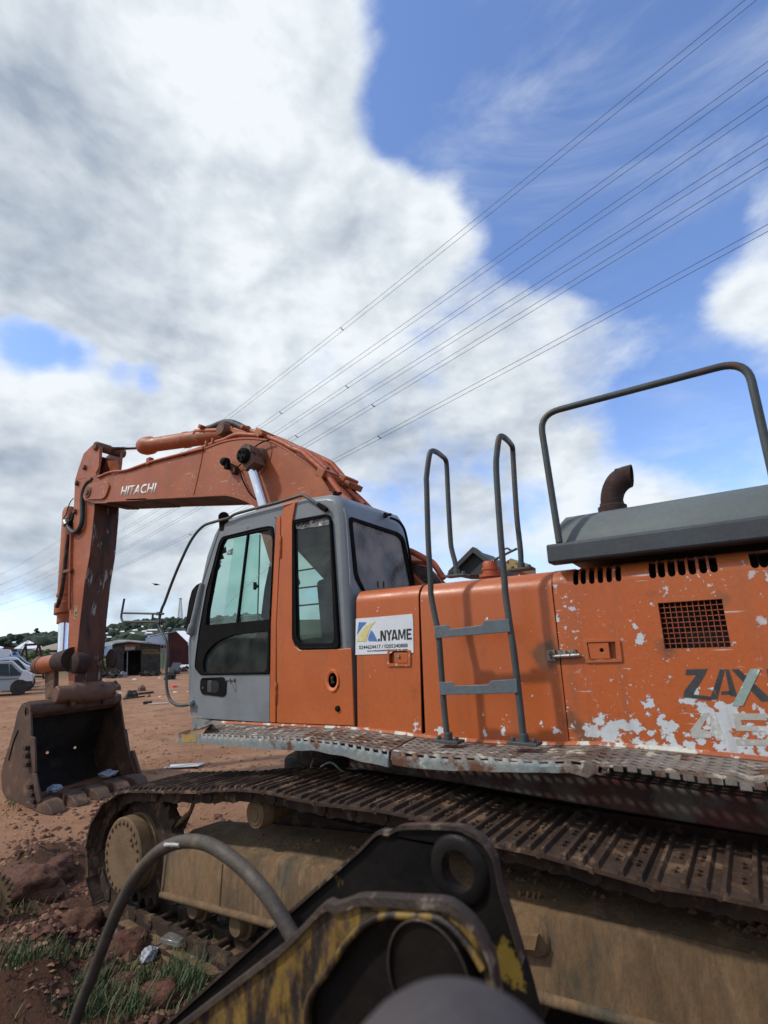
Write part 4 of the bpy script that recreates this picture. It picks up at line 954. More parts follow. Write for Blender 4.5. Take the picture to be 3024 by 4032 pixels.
# ledge the panels stand on
ld = MB(); il = resample(inner_line, [inner_line[0].x + (inner_line[-1].x - inner_line[0].x) * t / 24 for t in range(25)])
rows = [[q + V3(0, -.010, -.006), q + V3(0, -.014, .004), q + V3(0, -.006, .020), q + V3(0, .03, .022), q + V3(0, .03, -.04)] for q in il]
ld.loft(rows, closed=True); ledge = ld.build('panel_ledge', m_ledge, exc, smooth=40)
MB().prism(ys(wL, [(95, 130), (240, 145), (300, 165), (110, 210), (98, 190)], Y0 - .02), (0, .05, 0)).build('ledge_end', m_skirt, exc)

# ------------------------------------------------------------------ deck frame, turntable, undercarriage middle
dk = MB(); dk.box(-4.3, 1.2, 3.06, 5.65, 1.39, 1.465); dk.box(-2.6, 1.95, 3.15, 5.7, 1.20, 1.39)  # lower box sized to block light through the gap beneath the deck
dk.build('deck_frame', m_deck, exc)
db = MB(); bl = [onY(wF(*q), 2.80) for q in [(300, 1560), (1100, 1640), (1659, 1680), (2000, 1700)]]
a, b = onY(wD(700, 1405), 2.80), onY(wF(1900, 1640), 2.80)
db.prism([V3(-2.2, 2.90, 1.395), V3(-.85, 2.90, 1.395), V3(1.2, 2.90, 1.36), V3(1.2, 2.90, 1.22), V3(-.85, 2.90, 1.25), V3(-2.2, 2.90, 1.28)], (0, .22, 0)); db.build('deck_beam', m_deck, exc, bevel=.01)
TX = onY(wL(850, 420), 4.35).x + .82
tt = MB(); tt.cyl((TX, 4.35, .9), (TX, 4.35, 1.28), .72, n=40); tt.lathe((TX, 4.35, .92), (0, 0, 1), [(0, .82), (.09, .82), (.1, .76)], 40); tt.box(-3.6, -.3, 3.2, 5.5, .30, .80); tt.box(onY(wL(850, 420), 3.3).x + .02, 1.3, 3.3, 5.5, .30, 1.12); tt.build('turntable', m_link, exc, smooth=40)  # the two wide boxes are added to block light from beyond
cw = MB(); cw.prism(fillet([V3(.9, 3.0, 1.25), V3(1.9, 3.0, 1.25), V3(2.0, 3.0, 2.3), V3(.95, 3.0, 2.45)], .1, 4, True), (0, 2.7, 0)); cw.build('counterweight', m_orange, exc, bevel=.04)
top = MB(); top.box(-2.43, 1.1, Y0 + .9, 5.6, 1.47, 2.1); top.box(-4.2, -2.45, 5.05, 5.62, 1.47, 2.3); top.build('far_housing', m_orange, exc, bevel=.03)
pp = MB()
pp.tube(smooth_path([onY(wL(*q), 3.3) for q in [(938, 448), (985, 420), (1020, 425), (1060, 462), (1090, 486)]], 4), .013, 8)
pp.tube([onY(wL(*q), 3.2) for q in [(892, 388), (868, 450)]], .007, 6); pp.tube([onY(wL(*q), 3.4) for q in [(1080, 470), (1150, 462), (1200, 455)]], .02, 8); pp.obox(onY(wL(1190, 430), 3.45), (.05, 0, 0), (0, .05, 0), (0, 0, .05))
pp.build('swivel_pipes', m_steel, exc, smooth=60)

# ------------------------------------------------------------------ tracks
YT_ = 2.46; SHW = .62
mkw = lambda win, pts: [onY(win(*q), YT_) for q in pts]
top_run = mkw(wG, [(705, 180)]) + mkw(wL, [(70, 612), (210, 602), (355, 592), (515, 602), (680, 637), (855, 672), (1040, 697), (1235, 727), (1460, 748)]) + mkw(wI, [(-150, 570), (180, 648), (450, 716), (740, 796), (1060, 886), (1390, 928)])
loop = [V3(q.x, 0, q.z - .004) for q in top_run]
loop += [V3(.0, 0, 1.135), V3(.22, 0, 1.10), V3(.55, 0, .96), V3(.75, 0, .62), V3(.62, 0, .26), V3(.30, 0, .075), V3(-.2, 0, .03)]
loop += [V3(x, 0, .022) for x in (-.9, -1.6, -2.3, -3.0, -3.7, -4.3)] + [V3(-4.60, 0, .035), V3(-4.79, 0, .10), V3(-4.945, 0, .27), V3(-4.985, 0, .50), V3(-4.86, 0, .74)]
dense = smooth_path(loop, 12, True); dense.append(dense[0])
acc = [0]
for a, b in zip(dense, dense[1:]): acc.append(acc[-1] + (b - a).length)
L_ = acc[-1]; NS = round(L_ / .2286); pitch = L_ / NS
def at_len(s):
    s %= L_
    lo = 0
    import bisect
    i = min(len(acc) - 2, max(0, bisect.bisect_right(acc, s) - 1)); t = (s - acc[i]) / max(1e-9, acc[i + 1] - acc[i])
    return dense[i].lerp(dense[i + 1], t)
sh = MB(); hp_ = pitch / 2
prof = [(-hp_ + .004, -.006), (-hp_ + .004, .010), (-hp_ + .012, .029), (-hp_ + .026, .029), (-hp_ + .034, .012), (-.012, .010), (-.007, .029), (.009, .029), (.014, .010), (.058, .010), (.063, .028), (.079, .028), (.086, .010), (hp_ + .004, .008), (hp_ + .012, -.010), (hp_ - .004, -.012), (hp_ - .012, -.004)]
rings_ = [[V3(x, y, z - (.0 if 0.01 < y < SHW - .01 else .004)) for x, z in prof] for y in (0, .015, SHW - .015, SHW)]
sh.loft(rings_)
for x in (-.045, .036):
    for y in (.14, .18, .30, .34): sh.lathe((x, y, .010), (0, 0, 1), [(0, .013), (.012, .013), (.013, .006)], 6)
lk_ = MB()
for y in (.095, .30):
    ol = fillet([V3(-hp_ - .02, y, -.008), V3(hp_ + .02, y, -.008), V3(hp_ + .03, y, -.05), V3(hp_ - .01, y, -.098), V3(-.02, y, -.088), V3(-hp_ + .02, y, -.105), V3(-hp_ - .03, y, -.06)], .015, 2, True)
    lk_.prism(ol, (0, .045, 0))
lk_.cyl((hp_, .085, -.055), (hp_, .36, -.055), .024, n=10)
track0 = bpy.data.objects.new('track', None); _link(track0, exc); track0.empty_display_size = .1; WM[track0.name] = Matrix.Identity(4); track0['label'] = 'near rusty crawler track with triple grouser shoes'
shoe = sh.build('track_shoe', m_shoe, track0, bevel=None); link = lk_.build('track_link', m_link, track0)
def place_track(parent, yoff, first):
    for k in range(NS):
        s = (k + .35) * pitch; p0, p1 = at_len(s - hp_), at_len(s + hp_); c_ = (p0 + p1) / 2
        t = (p1 - p0).normalized(); nrm = V3(-t.z, 0, t.x)
        M_ = Matrix(((t.x, 0, nrm.x, c_.x), (0, 1, 0, YT_ + yoff), (t.z, 0, nrm.z, c_.z), (0, 0, 0, 1)))
        # slack and wear: every shoe sits a hair differently
        M_ = M_ @ Matrix.Rotation(random.gauss(0, .012), 4, 'Y') @ Matrix.Translation((0, random.gauss(0, .004), random.gauss(0, .002)))
        if first and k == 0:
            for o in (shoe, link): o.matrix_basis = M_; WM[o.name] = M_
        else:
            copy_part(shoe, M_, parent); copy_part(link, M_, parent)
# direction check: loop runs rearwards along the top, so outward normal is (-tz, tx) = up
place_track(track0, 0, True)
track1 = bpy.data.objects.new('track', None); _link(track1, exc); track1.empty_display_size = .1; WM[track1.name] = Matrix.Identity(4); track1['label'] = 'far rusty crawler track under the cab'
place_track(track1, 3.08, False)
ck_ = MB(); nx, ny = 46, 9
for i in range(nx):
    for j in range(ny):
        x = -4.45 + 2.4 * i / (nx - 1); y = 2.44 + .36 * j / (ny - 1)
        e_ = min(j, ny - 1 - j, i, nx - 1 - i); h = .030 + .018 * noise.noise(V3(x * 4, y * 6, 1)) + .01 * noise.noise(V3(x * 15, y * 15, 4))
        ck_.v.append(V3(x + .02 * noise.noise(V3(x * 6, y * 3, 7)), y + .05 * noise.noise(V3(x * 5, 0, 2)) * (j == 0), h if e_ > 0 else -.02))
ck_.f = [(i * ny + j, (i + 1) * ny + j, (i + 1) * ny + j + 1, i * ny + j + 1) for i in range(nx - 1) for j in range(ny - 1)]; ck_.mi = [0] * len(ck_.f)
tag(ck_.build('caked_mud', m_mud, exc, smooth=70), kind='stuff')
# sprocket and final drive
SC = V3(-4.40, 0, .525)
sp = MB(); teeth = []
for i in range(23):
    for da, r_ in ((-.30, .385), (-.12, .44), (.12, .44), (.30, .385)):
        a = 2 * math.pi * (i + da) / 23; teeth.append(V3(SC.x + r_ * math.cos(a), YT_ + .20, SC.z + r_ * math.sin(a)))
sp.prism(teeth, (0, .07, 0)); sp.build('drive_sprocket', m_link, exc)
dc = onY(wG(722, 556), 2.50)
fd = MB(); fd.lathe((dc.x, 2.50, dc.z), (0, 1, 0), [(0, 0), (0, .262), (.012, .275), (.10, .275), (.105, .268), (.13, .268), (.135, .278), (.30, .285), (.31, .345), (.345, .345)], 44)
fdo = fd.build('final_drive', m_drum, exc, smooth=35)
bolt = None
for i in range(24):
    a = 2 * math.pi * (i + .3) / 24; c_ = V3(dc.x + .236 * math.cos(a), 2.50, dc.z + .236 * math.sin(a))
    if bolt is None:
        bolt = MB().lathe((0, 0, 0), (0, 1, 0), [(-.012, 0), (-.012, .009), (-.009, .015), (.004, .016)], 8).build('bolt', m_pin, fdo); bolt.matrix_basis = Matrix.Translation(c_)
    else: copy_part(bolt, Matrix.Translation(c_), fdo)
for i in range(30):
    a = 2 * math.pi * i / 30; copy_part(bolt, Matrix.Translation(V3(dc.x + .322 * math.cos(a), 2.808, dc.z + .322 * math.sin(a))), fdo)
for a in (0.62, .86): copy_part(bolt, Matrix.Translation(V3(dc.x + .18 * math.cos(a), 2.50, dc.z + .18 * math.sin(a))), fdo)
# side frame of the near track
rdg = [V3(-4.03, 2.62, .555), V3(-3.39, 2.62, .662), V3(-2.76, 2.62, .722), V3(-2.0, 2.62, .785), V3(-1.13, 2.62, .842), V3(-.5, 2.62, .895), V3(.25, 2.62, .90)]
secs = []
for q in rdg:
    zb = .242 + .087 * (q.x + 4.08)
    zt = {0: .62}.get(0) ; ztop = .60 + .11 * (q.x + 4.31) if q.x < -2.2 else .832 + .06 * (q.x + 2.2)
    ztop = max(q.z + .045, min(ztop, .945))
    secs.append([V3(q.x, 2.645, zb), V3(q.x, 2.62, zb + .02), V3(q.x, 2.62, q.z - .025), V3(q.x, 2.632, q.z), V3(q.x + (-.02 if q is rdg[0] else 0), 2.86, ztop), V3(q.x, 3.12, ztop), V3(q.x, 3.12, zb)])
fr = MB().loft(secs); fro = fr.build('track_frame', m_mud, exc, smooth=35)
rm = MB(); rm.tube([V3(-4.06, 2.622, .250), V3(.25, 2.622, .625)], .026, 8); rm.tube([V3(-4.05, 2.628, .245), V3(-4.035, 2.628, .56), V3(-4.10, 2.80, .66), V3(-4.12, 2.86, .74)], .020, 8); rm.build('frame_rim', m_mud, fro, smooth=60)
# lump casting and weld marks on the frame
c_ = onY(wI(290, 1150), 2.61); MB().lathe(c_ + V3(0, .03, 0), (.2, -1, .2), [(0, .09), (.03, .085), (.05, .05), (.055, 0)], 14).obox(c_ + V3(-.02, -.01, -.02), (.05, 0, .01), (0, .03, 0), (.01, 0, .03)).build('frame_lug', m_mud, fro, smooth=50)
wd = MB()
for i, x in enumerate((215, 262, 300, 330)):
    p = [onY(wI(x + dx, y), 2.70) for dx, y in ((6, 900), (-4, 930), (2, 960), (-8, 985))]; wd.tube(smooth_path([q + V3(0, -.0, .0) for q in p], 3), .008, 6)
wd.build('weld_mark', m_mud, fro, smooth=60)
mdl = MB(); r5 = random.Random(8)
for _ in range(420):
    x = -3.95 + 4.0 * r5.random(); t = r5.random(); k = 0
    ztop = .60 + .11 * (x + 4.31) if x < -2.2 else .832 + .06 * (x + 2.2)
    zr = .555 + .105 * (x + 4.03) if x < -2.76 else .70 + .075 * (x + 2.76)
    c_ = V3(x, 2.64 + .23 * t, zr + (min(ztop, .945) - zr) * t + .004); s_ = .006 + .022 * r5.random() ** 2.5
    k = len(mdl.v); mdl.add([c_ + V3(math.cos(a) * s_ * (.6 + .8 * r5.random()), math.sin(a) * s_ * (.6 + .7 * r5.random()), 0) for a in (0, 1.25, 2.5, 3.8, 5.0)] + [c_ + V3(0, 0, s_ * .7)], [(i, (i + 1) % 5, 5) for i in range(5)])
tag(mdl.build('mud_lumps', m_mud, fro), kind='stuff')
for xx in (-3.35, -2.35, -1.5):
    zr = .555 + .105 * (xx + 4.03) if xx < -2.76 else .70 + .075 * (xx + 2.76)
    MB().tube([V3(xx, 2.618, .26 + .087 * (xx + 4.08)), V3(xx + .01, 2.618, zr - .03)], .006, 6).build('weld_seam', m_mud, fro)
# yoke hollow and idler at the rear
ib_ = MB(); ib_.lathe((.24, 2.80, .575), (0, 1, 0), [(0, .30), (.03, .42), (.24, .42), (.27, .30)], 36); ib_.build('idler_wheel', m_link, exc, smooth=40)
for i in range(8):
    x = -3.72 + i * .49; zc_ = .235 + .012 * i
    rb = MB(); rb.lathe((x, 2.66, zc_ - .02), (0, 1, 0), [(0, 0), (0, .06), (.02, .075), (.06, .075), (.062, .105), (.12, .105), (.122, .09), (.32, .09), (.322, .105), (.38, .105), (.40, .07)], 20)
    rb.build('track_roller', m_drum, exc, smooth=40)
for i, px in enumerate((wG(1510, 312),)):
    c_ = onY(px, 2.60) if px else V3(-1.45, 2.60, 1.02)
    cr = MB(); cr.lathe((c_.x, 2.60, c_.z), (0, 1, 0), [(0, 0), (0, .066), (.004, .070), (.006, .088), (.03, .092), (.04, .10), (.10, .10), (.105, .08), (.34, .08)], 26)
    cr.lathe((c_.x, 2.596, c_.z), (0, 1, 0), [(0, .03), (0, .042), (.01, .045)], 20); cr.build('carrier_roller', m_drum, exc, smooth=40)
br_ = MB(); br_.tube([onY(wG(*q), 2.70) for q in [(985, 430), (1130, 300), (1150, 240)]], .018, 6); br_.build('guide_bar', m_drum, exc, smooth=60)

# ------------------------------------------------------------------ boom
BN, BF = 4.02, 4.60
btop = [onY(wA(*q), BN) for q in [(792, 560), (932, 556), (1240, 455), (1659, 338)]] + [onY(wK(*q), BN) for q in [(620, 400), (870, 312), (1000, 262), (1110, 232), (1240, 212), (1400, 213)]] + [onY(wJ(*q), BN) for q in [(620, 322), (750, 382), (900, 482), (1050, 602), (1180, 785)]]
bbot = [onY(wJ(*q), BN) for q in [(500, 938), (400, 880), (250, 832)]] + [onY(wK(*q), BN) for q in [(1000, 828), (720, 843), (400, 858), (0, 880)]] + [onY(wA(*q), BN) for q in [(1200, 758), (880, 778), (870, 790), (780, 792), (690, 768), (668, 720), (690, 660), (750, 610)]]
foot = [V3(-2.15, BN, 2.35), V3(-1.98, BN, 1.95), V3(-2.1, BN, 1.68), V3(-2.4, BN, 1.66), V3(-2.9, BN, 2.1)]
boom_poly = btop + foot + bbot
bm_ = MB(); n_ = len(boom_poly)
bm_.prism(boom_poly, (0, BF - BN, 0))
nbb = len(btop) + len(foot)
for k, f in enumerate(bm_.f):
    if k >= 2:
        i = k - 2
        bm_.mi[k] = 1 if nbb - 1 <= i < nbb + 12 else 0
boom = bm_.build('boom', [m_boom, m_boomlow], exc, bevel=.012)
# flange lines along the upper and lower edges of the near web
for pts, nm in ((btop[1:], 'top_flange'), (bbot[:9], 'bottom_flange')):
    b = MB(); pp2 = smooth_path(pts, 3)
    for y in (BN - .012, BF - .02): 
        rows = [[V3(q.x, y, q.z - .012), V3(q.x, y, q.z + .012), V3(q.x, y + .03, q.z + .012), V3(q.x, y + .03, q.z - .012)] for q in pp2]; b.loft(rows)
    b.build(nm, m_boom, boom)
MB().tube([onY(wK(*q), BN - .002) for q in [(826, 355), (805, 480), (770, 640), (735, 790), (722, 838)]], .007, 6).build('weld_seam', m_boom, boom, smooth=60)
MB().tube(smooth_path([onY(wJ(*q), BN - .002) for q in [(620, 330), (640, 420), (600, 560), (540, 620), (500, 650)]], 4), .006, 6).build('weld_seam', m_boom, boom, smooth=60)
# cheek plate at the tip and its pin
ck = fillet(ys(wA, [(712, 660), (760, 625), (865, 612), (890, 650), (860, 735), (830, 758), (700, 762), (672, 742)], BN - .03), .05, 4, True)
MB().prism(ck, (0, .03, 0)).build('tip_cheek', m_boom, boom, bevel=.006)
pc = onY(wA(712, 700), BN - .05); MB().lathe(pc, (0, 1, 0), [(0, 0), (0, .10), (.015, .115), (.08, .12)], 20).lathe(pc + V3(0, -.02, 0), (0, 1, 0), [(0, .02), (0, .05), (.03, .055)], 12).build('tip_pin', m_pin, boom, smooth=40)
for pts in ([(800, 580), (830, 566), (870, 548), (930, 532), (1040, 520), (1240, 452), (1659, 345)], ):
    p = [onY(wA(*q), BN - .02) for q in pts]
    MB().tube(smooth_path(p, 4), .022, 8).build('tip_pipe', m_orpipe, boom, smooth=60)
cp = MB()
for q in ((1222, 455),): c_ = onY(wA(*q), BN); cp.obox(c_ + V3(0, 0, .01), (.05, 0, 0), (0, .04, 0), (0, 0, .06))
cp.build('pipe_clamp', m_boom, boom, bevel=.01)
lt0_ = onY(wA(984, 728), BN); lt1_ = onY(wA(1276, 702), BN); ltz = onY(wA(992, 655), BN)
text_mesh('HITACHI', 'lettering', m_white, boom, lt0_ + V3(0, 0, 0), lt1_ - lt0_, (ltz - lt0_) * V3(0, 0, 1).z if False else V3(0, 0, 1), (ltz - lt0_).length, (lt1_ - lt0_).length, .03, .16, .003)
# lamp bracket with its cable
a, b = onY(wJ(215, 545), BN - .05), onY(wJ(300, 605), BN - .03)
bl_ = MB(); bl_.obox((a + b) / 2, (b - a) / 2, (0, .03, 0), V3(.01, 0, .03)); bl_.obox(b, (.035, 0, 0), (0, .04, 0), (0, 0, .04)); bl_.build('lamp_bracket', m_boomlow, boom, bevel=.006)
c_ = onY(wJ(205, 520), BN - .1); MB().lathe(c_ + V3(-.05, 0, .02), (1, 0, -.35), [(0, 0), (0, .05), (.03, .06), (.09, .06), (.12, .03)], 14).obox(c_ + V3(.05, 0, -.07), (.03, 0, 0), (0, .03, 0), (0, 0, .04)).build('boom_lamp', m_black, boom, smooth=40)
cb_ = smooth_path([onY(wJ(*q), BN - .04) for q in [(230, 525), (275, 545), (320, 568), (340, 600), (370, 690), (410, 770), (450, 830), (500, 870)]], 4)
MB().tube(cb_, .010, 6).tube(smooth_path([onY(wJ(*q), BN - .04) for q in [(320, 568), (345, 545), (360, 530)]], 3), .009, 6).tube(smooth_path([onY(wJ(*q), BN - .06) for q in [(440, 410), (500, 365), (560, 330), (625, 312)]], 4), .010, 6).build('lamp_cable', m_black, boom, smooth=60)
# pipes along the top of the boom
def pipe(win, pts, Y, r, mt, nm='boom_pipe'):
    return MB().tube(smooth_path([onY(win(*q), Y) for q in pts], 5), r, 9).build(nm, mt, boom, smooth=60)
pipe(wK, [(660, 365), (870, 295), (960, 255), (1060, 225), (1190, 170), (1350, 172), (1500, 190), (1659, 235)], BN + .08, .030, m_orpipe)
pipe(wJ, [(570, 280), (640, 300), (740, 340), (830, 390), (930, 430), (1020, 510), (1120, 600), (1200, 700), (1300, 830), (1395, 920)], BN + .06, .036, m_orpipe)
pipe(wJ, [(420, 225), (500, 245), (600, 270), (760, 330), (870, 385), (950, 420), (1060, 500), (1160, 590)], BN + .22, .036, m_orpipe)
pipe(wJ, [(860, 385), (960, 420), (1080, 475), (1190, 530), (1230, 570), (1330, 690), (1400, 800), (1480, 880), (1560, 960)], BF - .06, .036, m_orpipe)
pipe(wJ, [(930, 425), (1060, 480), (1100, 510), (1200, 610), (1330, 760), (1420, 850), (1500, 920)], BF - .20, .034, m_orpipe)
pipe(wJ, [(1130, 640), (1200, 720), (1300, 800), (1370, 880)], BN + .20, .034, m_orpipe)
pipe(wJ, [(40, 230), (180, 215), (300, 200), (340, 200)], 4.35, .034, m_orpipe)
pipe(wJ, [(0, 232), (30, 215), (90, 195), (160, 165), (230, 150), (300, 165), (380, 205), (420, 215)], 4.30, .052, m_hose, 'boom_hose')
tw = MB(); tw.prism([onY(wJ(*q), 4.2) for q in [(285, 195), (400, 235), (460, 290), (300, 275), (245, 215)]], (0, .3, 0)); tw.build('pipe_tower', m_boom, boom, bevel=.01)
cm = MB()
for q, Y, w in (((575, 270), BN + .1, .10), ((605, 280), BN + .1, .05), ((1160, 640), BN + .12, .10), ((1190, 660), BN + .16, .07), ((1350, 695), BF - .1, .09), ((1400, 745), BF - .12, .07), ((425, 215), BN + .22, .05), ((30, 210), 4.3, .06)):
    c_ = onY(wJ(*q), Y); MB().obox(c_, (w * .55, 0, -w * .35), (0, .13, 0), (w * .3, 0, w * .45)).build('pipe_clamp', m_boom, boom, bevel=.01)
for q in ((95, 330), (35, 355)): c_ = onY(wJ(*q), BN + .06); MB().obox(c_, (.02, 0, 0), (0, .03, 0), (0, 0, .05)).build('pipe_clamp', m_boom, boom, bevel=.01)
gd = MB(); gd.prism([onY(wJ(*q), BN + .3) for q in [(900, 470), (960, 470), (1130, 600), (1220, 690), (1420, 890), (1300, 860), (1100, 660)]], (0, .25, 0)); gd.build('pipe_guard', m_boomlow, boom)

# boom cylinder beside the boom
CYL = 3.86
a, b = onY(wJ(432, 500), CYL), onY(wJ(568, 930), CYL)
d_ = (b - a); low = b + d_ * 1.5
bcy = MB(); bcy.tube([a, a + d_ * 1.1], .063, 20); bc = bcy.build('boom_cylinder_rod', m_chrome, exc, smooth=60)
MB().tube([a + d_ * 1.1, low], .125, 20).build('boom_cylinder_barrel', m_boom, exc, smooth=60)
ey = onY(wJ(440, 448), CYL)
MB().lathe(ey + V3(0, -.10, 0), (0, 1, 0), [(0, .115), (.2, .115)], 26).lathe(ey + V3(.02, .08, 0), (0, 1, 0), [(0, .11), (.11, .13), (.14, .18)], 26).obox(ey + d_.normalized() * .14, d_.normalized() * .09, (0, .09, 0), d_.normalized().cross(V3(0, 1, 0)) * .09).build('rod_eye', m_pin, exc, smooth=40)
e2_ = onY(wJ(352, 450), CYL - .16)
capb = MB(); capb.lathe(e2_, (0, 1, 0), [(0, 0), (0, .03), (-.0, .085), (.02, .098), (.10, .10)], 26)
for i in range(4):
    t = 2 * math.pi * i / 4 + .6; capb.cyl(e2_ + V3(.052 * math.cos(t), -.018, .052 * math.sin(t)), e2_ + V3(.052 * math.cos(t), .02, .052 * math.sin(t)), .015, n=8)
capb.build('pin_cap', m_black, exc, smooth=40)

# arm cylinder on top of the boom
AC = 4.35
a0, a1, a2 = onY(wA(810, 345), AC), onY(wA(1165, 328), AC), onY(wK(1145, 152), AC)
ax = (a2 - a1).normalized()
MB().tube([a0, a0 + (a1 - a0) * 1.05], .052, 20).build('arm_cylinder_rod', m_chrome, exc, smooth=60)
lenb = (a2 - a1).length
acb = MB(); acb.lathe(a1, ax, [(0, 0), (0, .11), (.03, .145), (.14, .165), (.28, .16), (.34, .126), (lenb * .52, .126), (lenb * .522, .137), (lenb * .55, .137), (lenb * .56, .126), (lenb * .70, .126), (lenb * .702, .132), (lenb * .73, .132), (lenb * .74, .123), (lenb, .112), (lenb, .0)], 28)
aco = acb.build('arm_cylinder_barrel', m_boom, exc, smooth=40)
MB().lathe(a2 + V3(0, -.22, 0), (0, 1, 0), [(0, .0), (0, .09), (.03, .11), (.44, .11)], 18).build('cylinder_pin', m_pin, exc, smooth=40)
MB().tube(smooth_path([onY(wK(*q), AC - .1) for q in [(738, 165), (742, 140), (770, 132), (850, 128), (1000, 122), (1160, 105)]], 4), .036, 9).build('cylinder_pipe', m_orpipe, exc, smooth=60)

# ------------------------------------------------------------------ arm
AN, AF = 4.08, 4.53
armL = [onY(wA(*q), AN) for q in [(792, 288), (742, 325), (682, 385), (636, 520), (610, 605), (601, 830), (592, 1000), (576, 1250), (566, 1640)]] + [onY(wB(*q), AN) for q in [(560, 350), (552, 545), (560, 900)]]
armR = [onY(wB(*q), AN) for q in [(598, 908), (625, 620), (655, 290), (690, 0)]] + [onY(wA(*q), AN) for q in [(735, 1200), (770, 850), (782, 560), (806, 420), (815, 320)]]
ear = armL[:5] + [onY(wA(782, 575), AN)] + armR[-2:]
earl = [V3(q.x, AF - .06, q.z) for q in ear]
armL = armL[4:]; armR = armR[:-3] + [onY(wA(781, 575), AN)]
ap = armL + armR
am = MB(); am.prism(ap, (0, AF - AN, 0))
nL = len(armL)
for k in range(2, len(am.f)):
    i = k - 2
    if nL - 1 <= i <= nL + 5: am.mi[k] = 1
arm = am.build('arm', [m_boom, m_armback], exc, bevel=.01)
MB().prism(ear, (0, .06, 0)).build('arm_ear', m_boom, arm, bevel=.008); MB().prism(earl, (0, .06, 0)).build('arm_ear', m_boom, arm, bevel=.008)
MB().prism([V3(q.x + dx, AN + .055, q.z) for q, dx in ((ear[2], .06), (ear[3], .06), (ear[4], .08), (ear[4], .12), (ear[3], .10), (ear[2], .10))], (0, AF - AN - .11, 0)).build('ear_web', m_boomlow, arm)
hp2 = onY(wA(770, 320), AN - .06); MB().lathe(hp2, (0, 1, 0), [(0, 0), (0, .07), (.02, .09), (.56, .09), (.58, .07), (.58, 0)], 20).build('arm_top_pin', m_pin, arm, smooth=40)
MB().prism(fillet(ys(wA, [(735, 340), (790, 288), (812, 330), (806, 500), (780, 545), (690, 395)], AN - .015), .04, 3, True), (0, .018, 0)).build('arm_gusset', m_boom, arm, bevel=.005)
bl2 = MB()
for q in ((690, 500), (628, 628), (612, 860)): c_ = onY(wA(*q), AN - .02); bl2.obox(c_, (.03, 0, .02), (0, .03, 0), (-.015, 0, .03))
bl2.build('arm_stub', m_pin, arm, bevel=.005)
MB().tube(smooth_path([onY(wA(*q), AN - .05) for q in [(755, 600), (720, 620), (690, 670), (672, 740), (672, 850), (668, 950), (640, 1010), (600, 1030), (565, 1000), (555, 975)]], 4), .042, 10).build('arm_hose', m_hose, arm, smooth=60)
c_ = onY(wA(545, 970), AN - .05); MB().cyl(c_, c_ + V3(-.08, 0, .09), .06, n=10).build('hose_fitting', m_steel, arm, smooth=40)
c_ = onY(wA(578, 900), AN - .02); MB().lathe(c_, (0, 1, 0), [(0, .04), (0, .09), (.1, .11), (.2, .11)], 14).obox(c_ + V3(.02, 0, -.17), (.05, 0, 0), (0, .05, 0), (0, 0, .06)).build('horn', m_black, arm, smooth=40)
MB().tube(smooth_path([onY(wA(*q), AN - .02) for q in [(600, 750), (575, 780), (555, 830), (540, 880), (520, 918), (575, 910)]], 4), .009, 6).build('arm_cable', m_black, arm, smooth=60)
for pts, r in (([(560, 1050), (540, 1200), (525, 1350), (505, 1500), (480, 1600), (465, 1640)], .035), ([(582, 1040), (575, 1200), (572, 1400), (568, 1659)], .022)):
    MB().tube(smooth_path([onY(wA(*q), AN - .03) for q in pts], 4), r, 9).build('arm_pipe', m_orpipe if r < .03 else m_deck, arm, smooth=60)
c_ = onY(wA(555, 1345), AN - .03); MB().obox(c_, (.16, 0, 0), (0, .03, 0), (0, 0, .03)).build('pipe_clamp', m_pin, arm, bevel=.005)
stk = MB().prism(ys(wB, [(610, 178), (634, 172), (628, 280), (603, 287)], AN - .002), (0, .001, 0)).build('warning_label', m_yel, arm)
stk['label'] = 'faded yellow warning label on the arm side'
tri = MB(); tri.prism(ys(wB, [(614, 225), (627, 223), (624, 245), (611, 248)], AN - .0032), (0, .001, 0)).prism(ys(wB, [(613, 258), (624, 257), (622, 272), (610, 274)], AN - .0032), (0, .001, 0)); tri.build('label_mark', m_ink, arm)
# boss at the lower front of the arm where the idler link turns
c_ = onY(wB(600, 620), AN - .06); MB().lathe(c_ + V3(-.03, 0, -.05), (0, 1, 0), [(0, 0), (0, .12), (.03, .17), (.2, .18)], 24).build('link_boss', m_rust, arm, smooth=40)
c_ = onX(wB(838, 610), onY(wB(700, 610), AN).x); MB().lathe(V3(c_.x - .1, AF, c_.z), (0, 1, 0), [(0, .16), (.05, .16), (.08, .12), (.08, 0)], 20).build('link_boss', m_rust, arm, smooth=40)
# bucket cylinder in front of the arm
BCY = 4.35
c0, c1, c2 = onY(wA(560, 1230), BCY), onY(wB(530, 150), BCY), onY(wB(508, 560), BCY)
d2 = (c2 - c1).normalized(); up0 = c1 - d2 * 2.0
MB().lathe(up0, d2, [(0, 0), (0, .10), (.1, .13), (1.82, .135), (1.83, .15), (1.88, .15), (1.89, .135), (2.0, .14), (2.02, .175), (2.22, .175), (2.24, .12), (2.40, .12), (2.40, 0)], 24).build('bucket_cylinder_barrel', m_boom, exc, smooth=40)
MB().tube([c1 + d2 * .2, c2 + d2 * .15], .085, 18).build('bucket_cylinder_rod', m_chrome, exc, smooth=60)
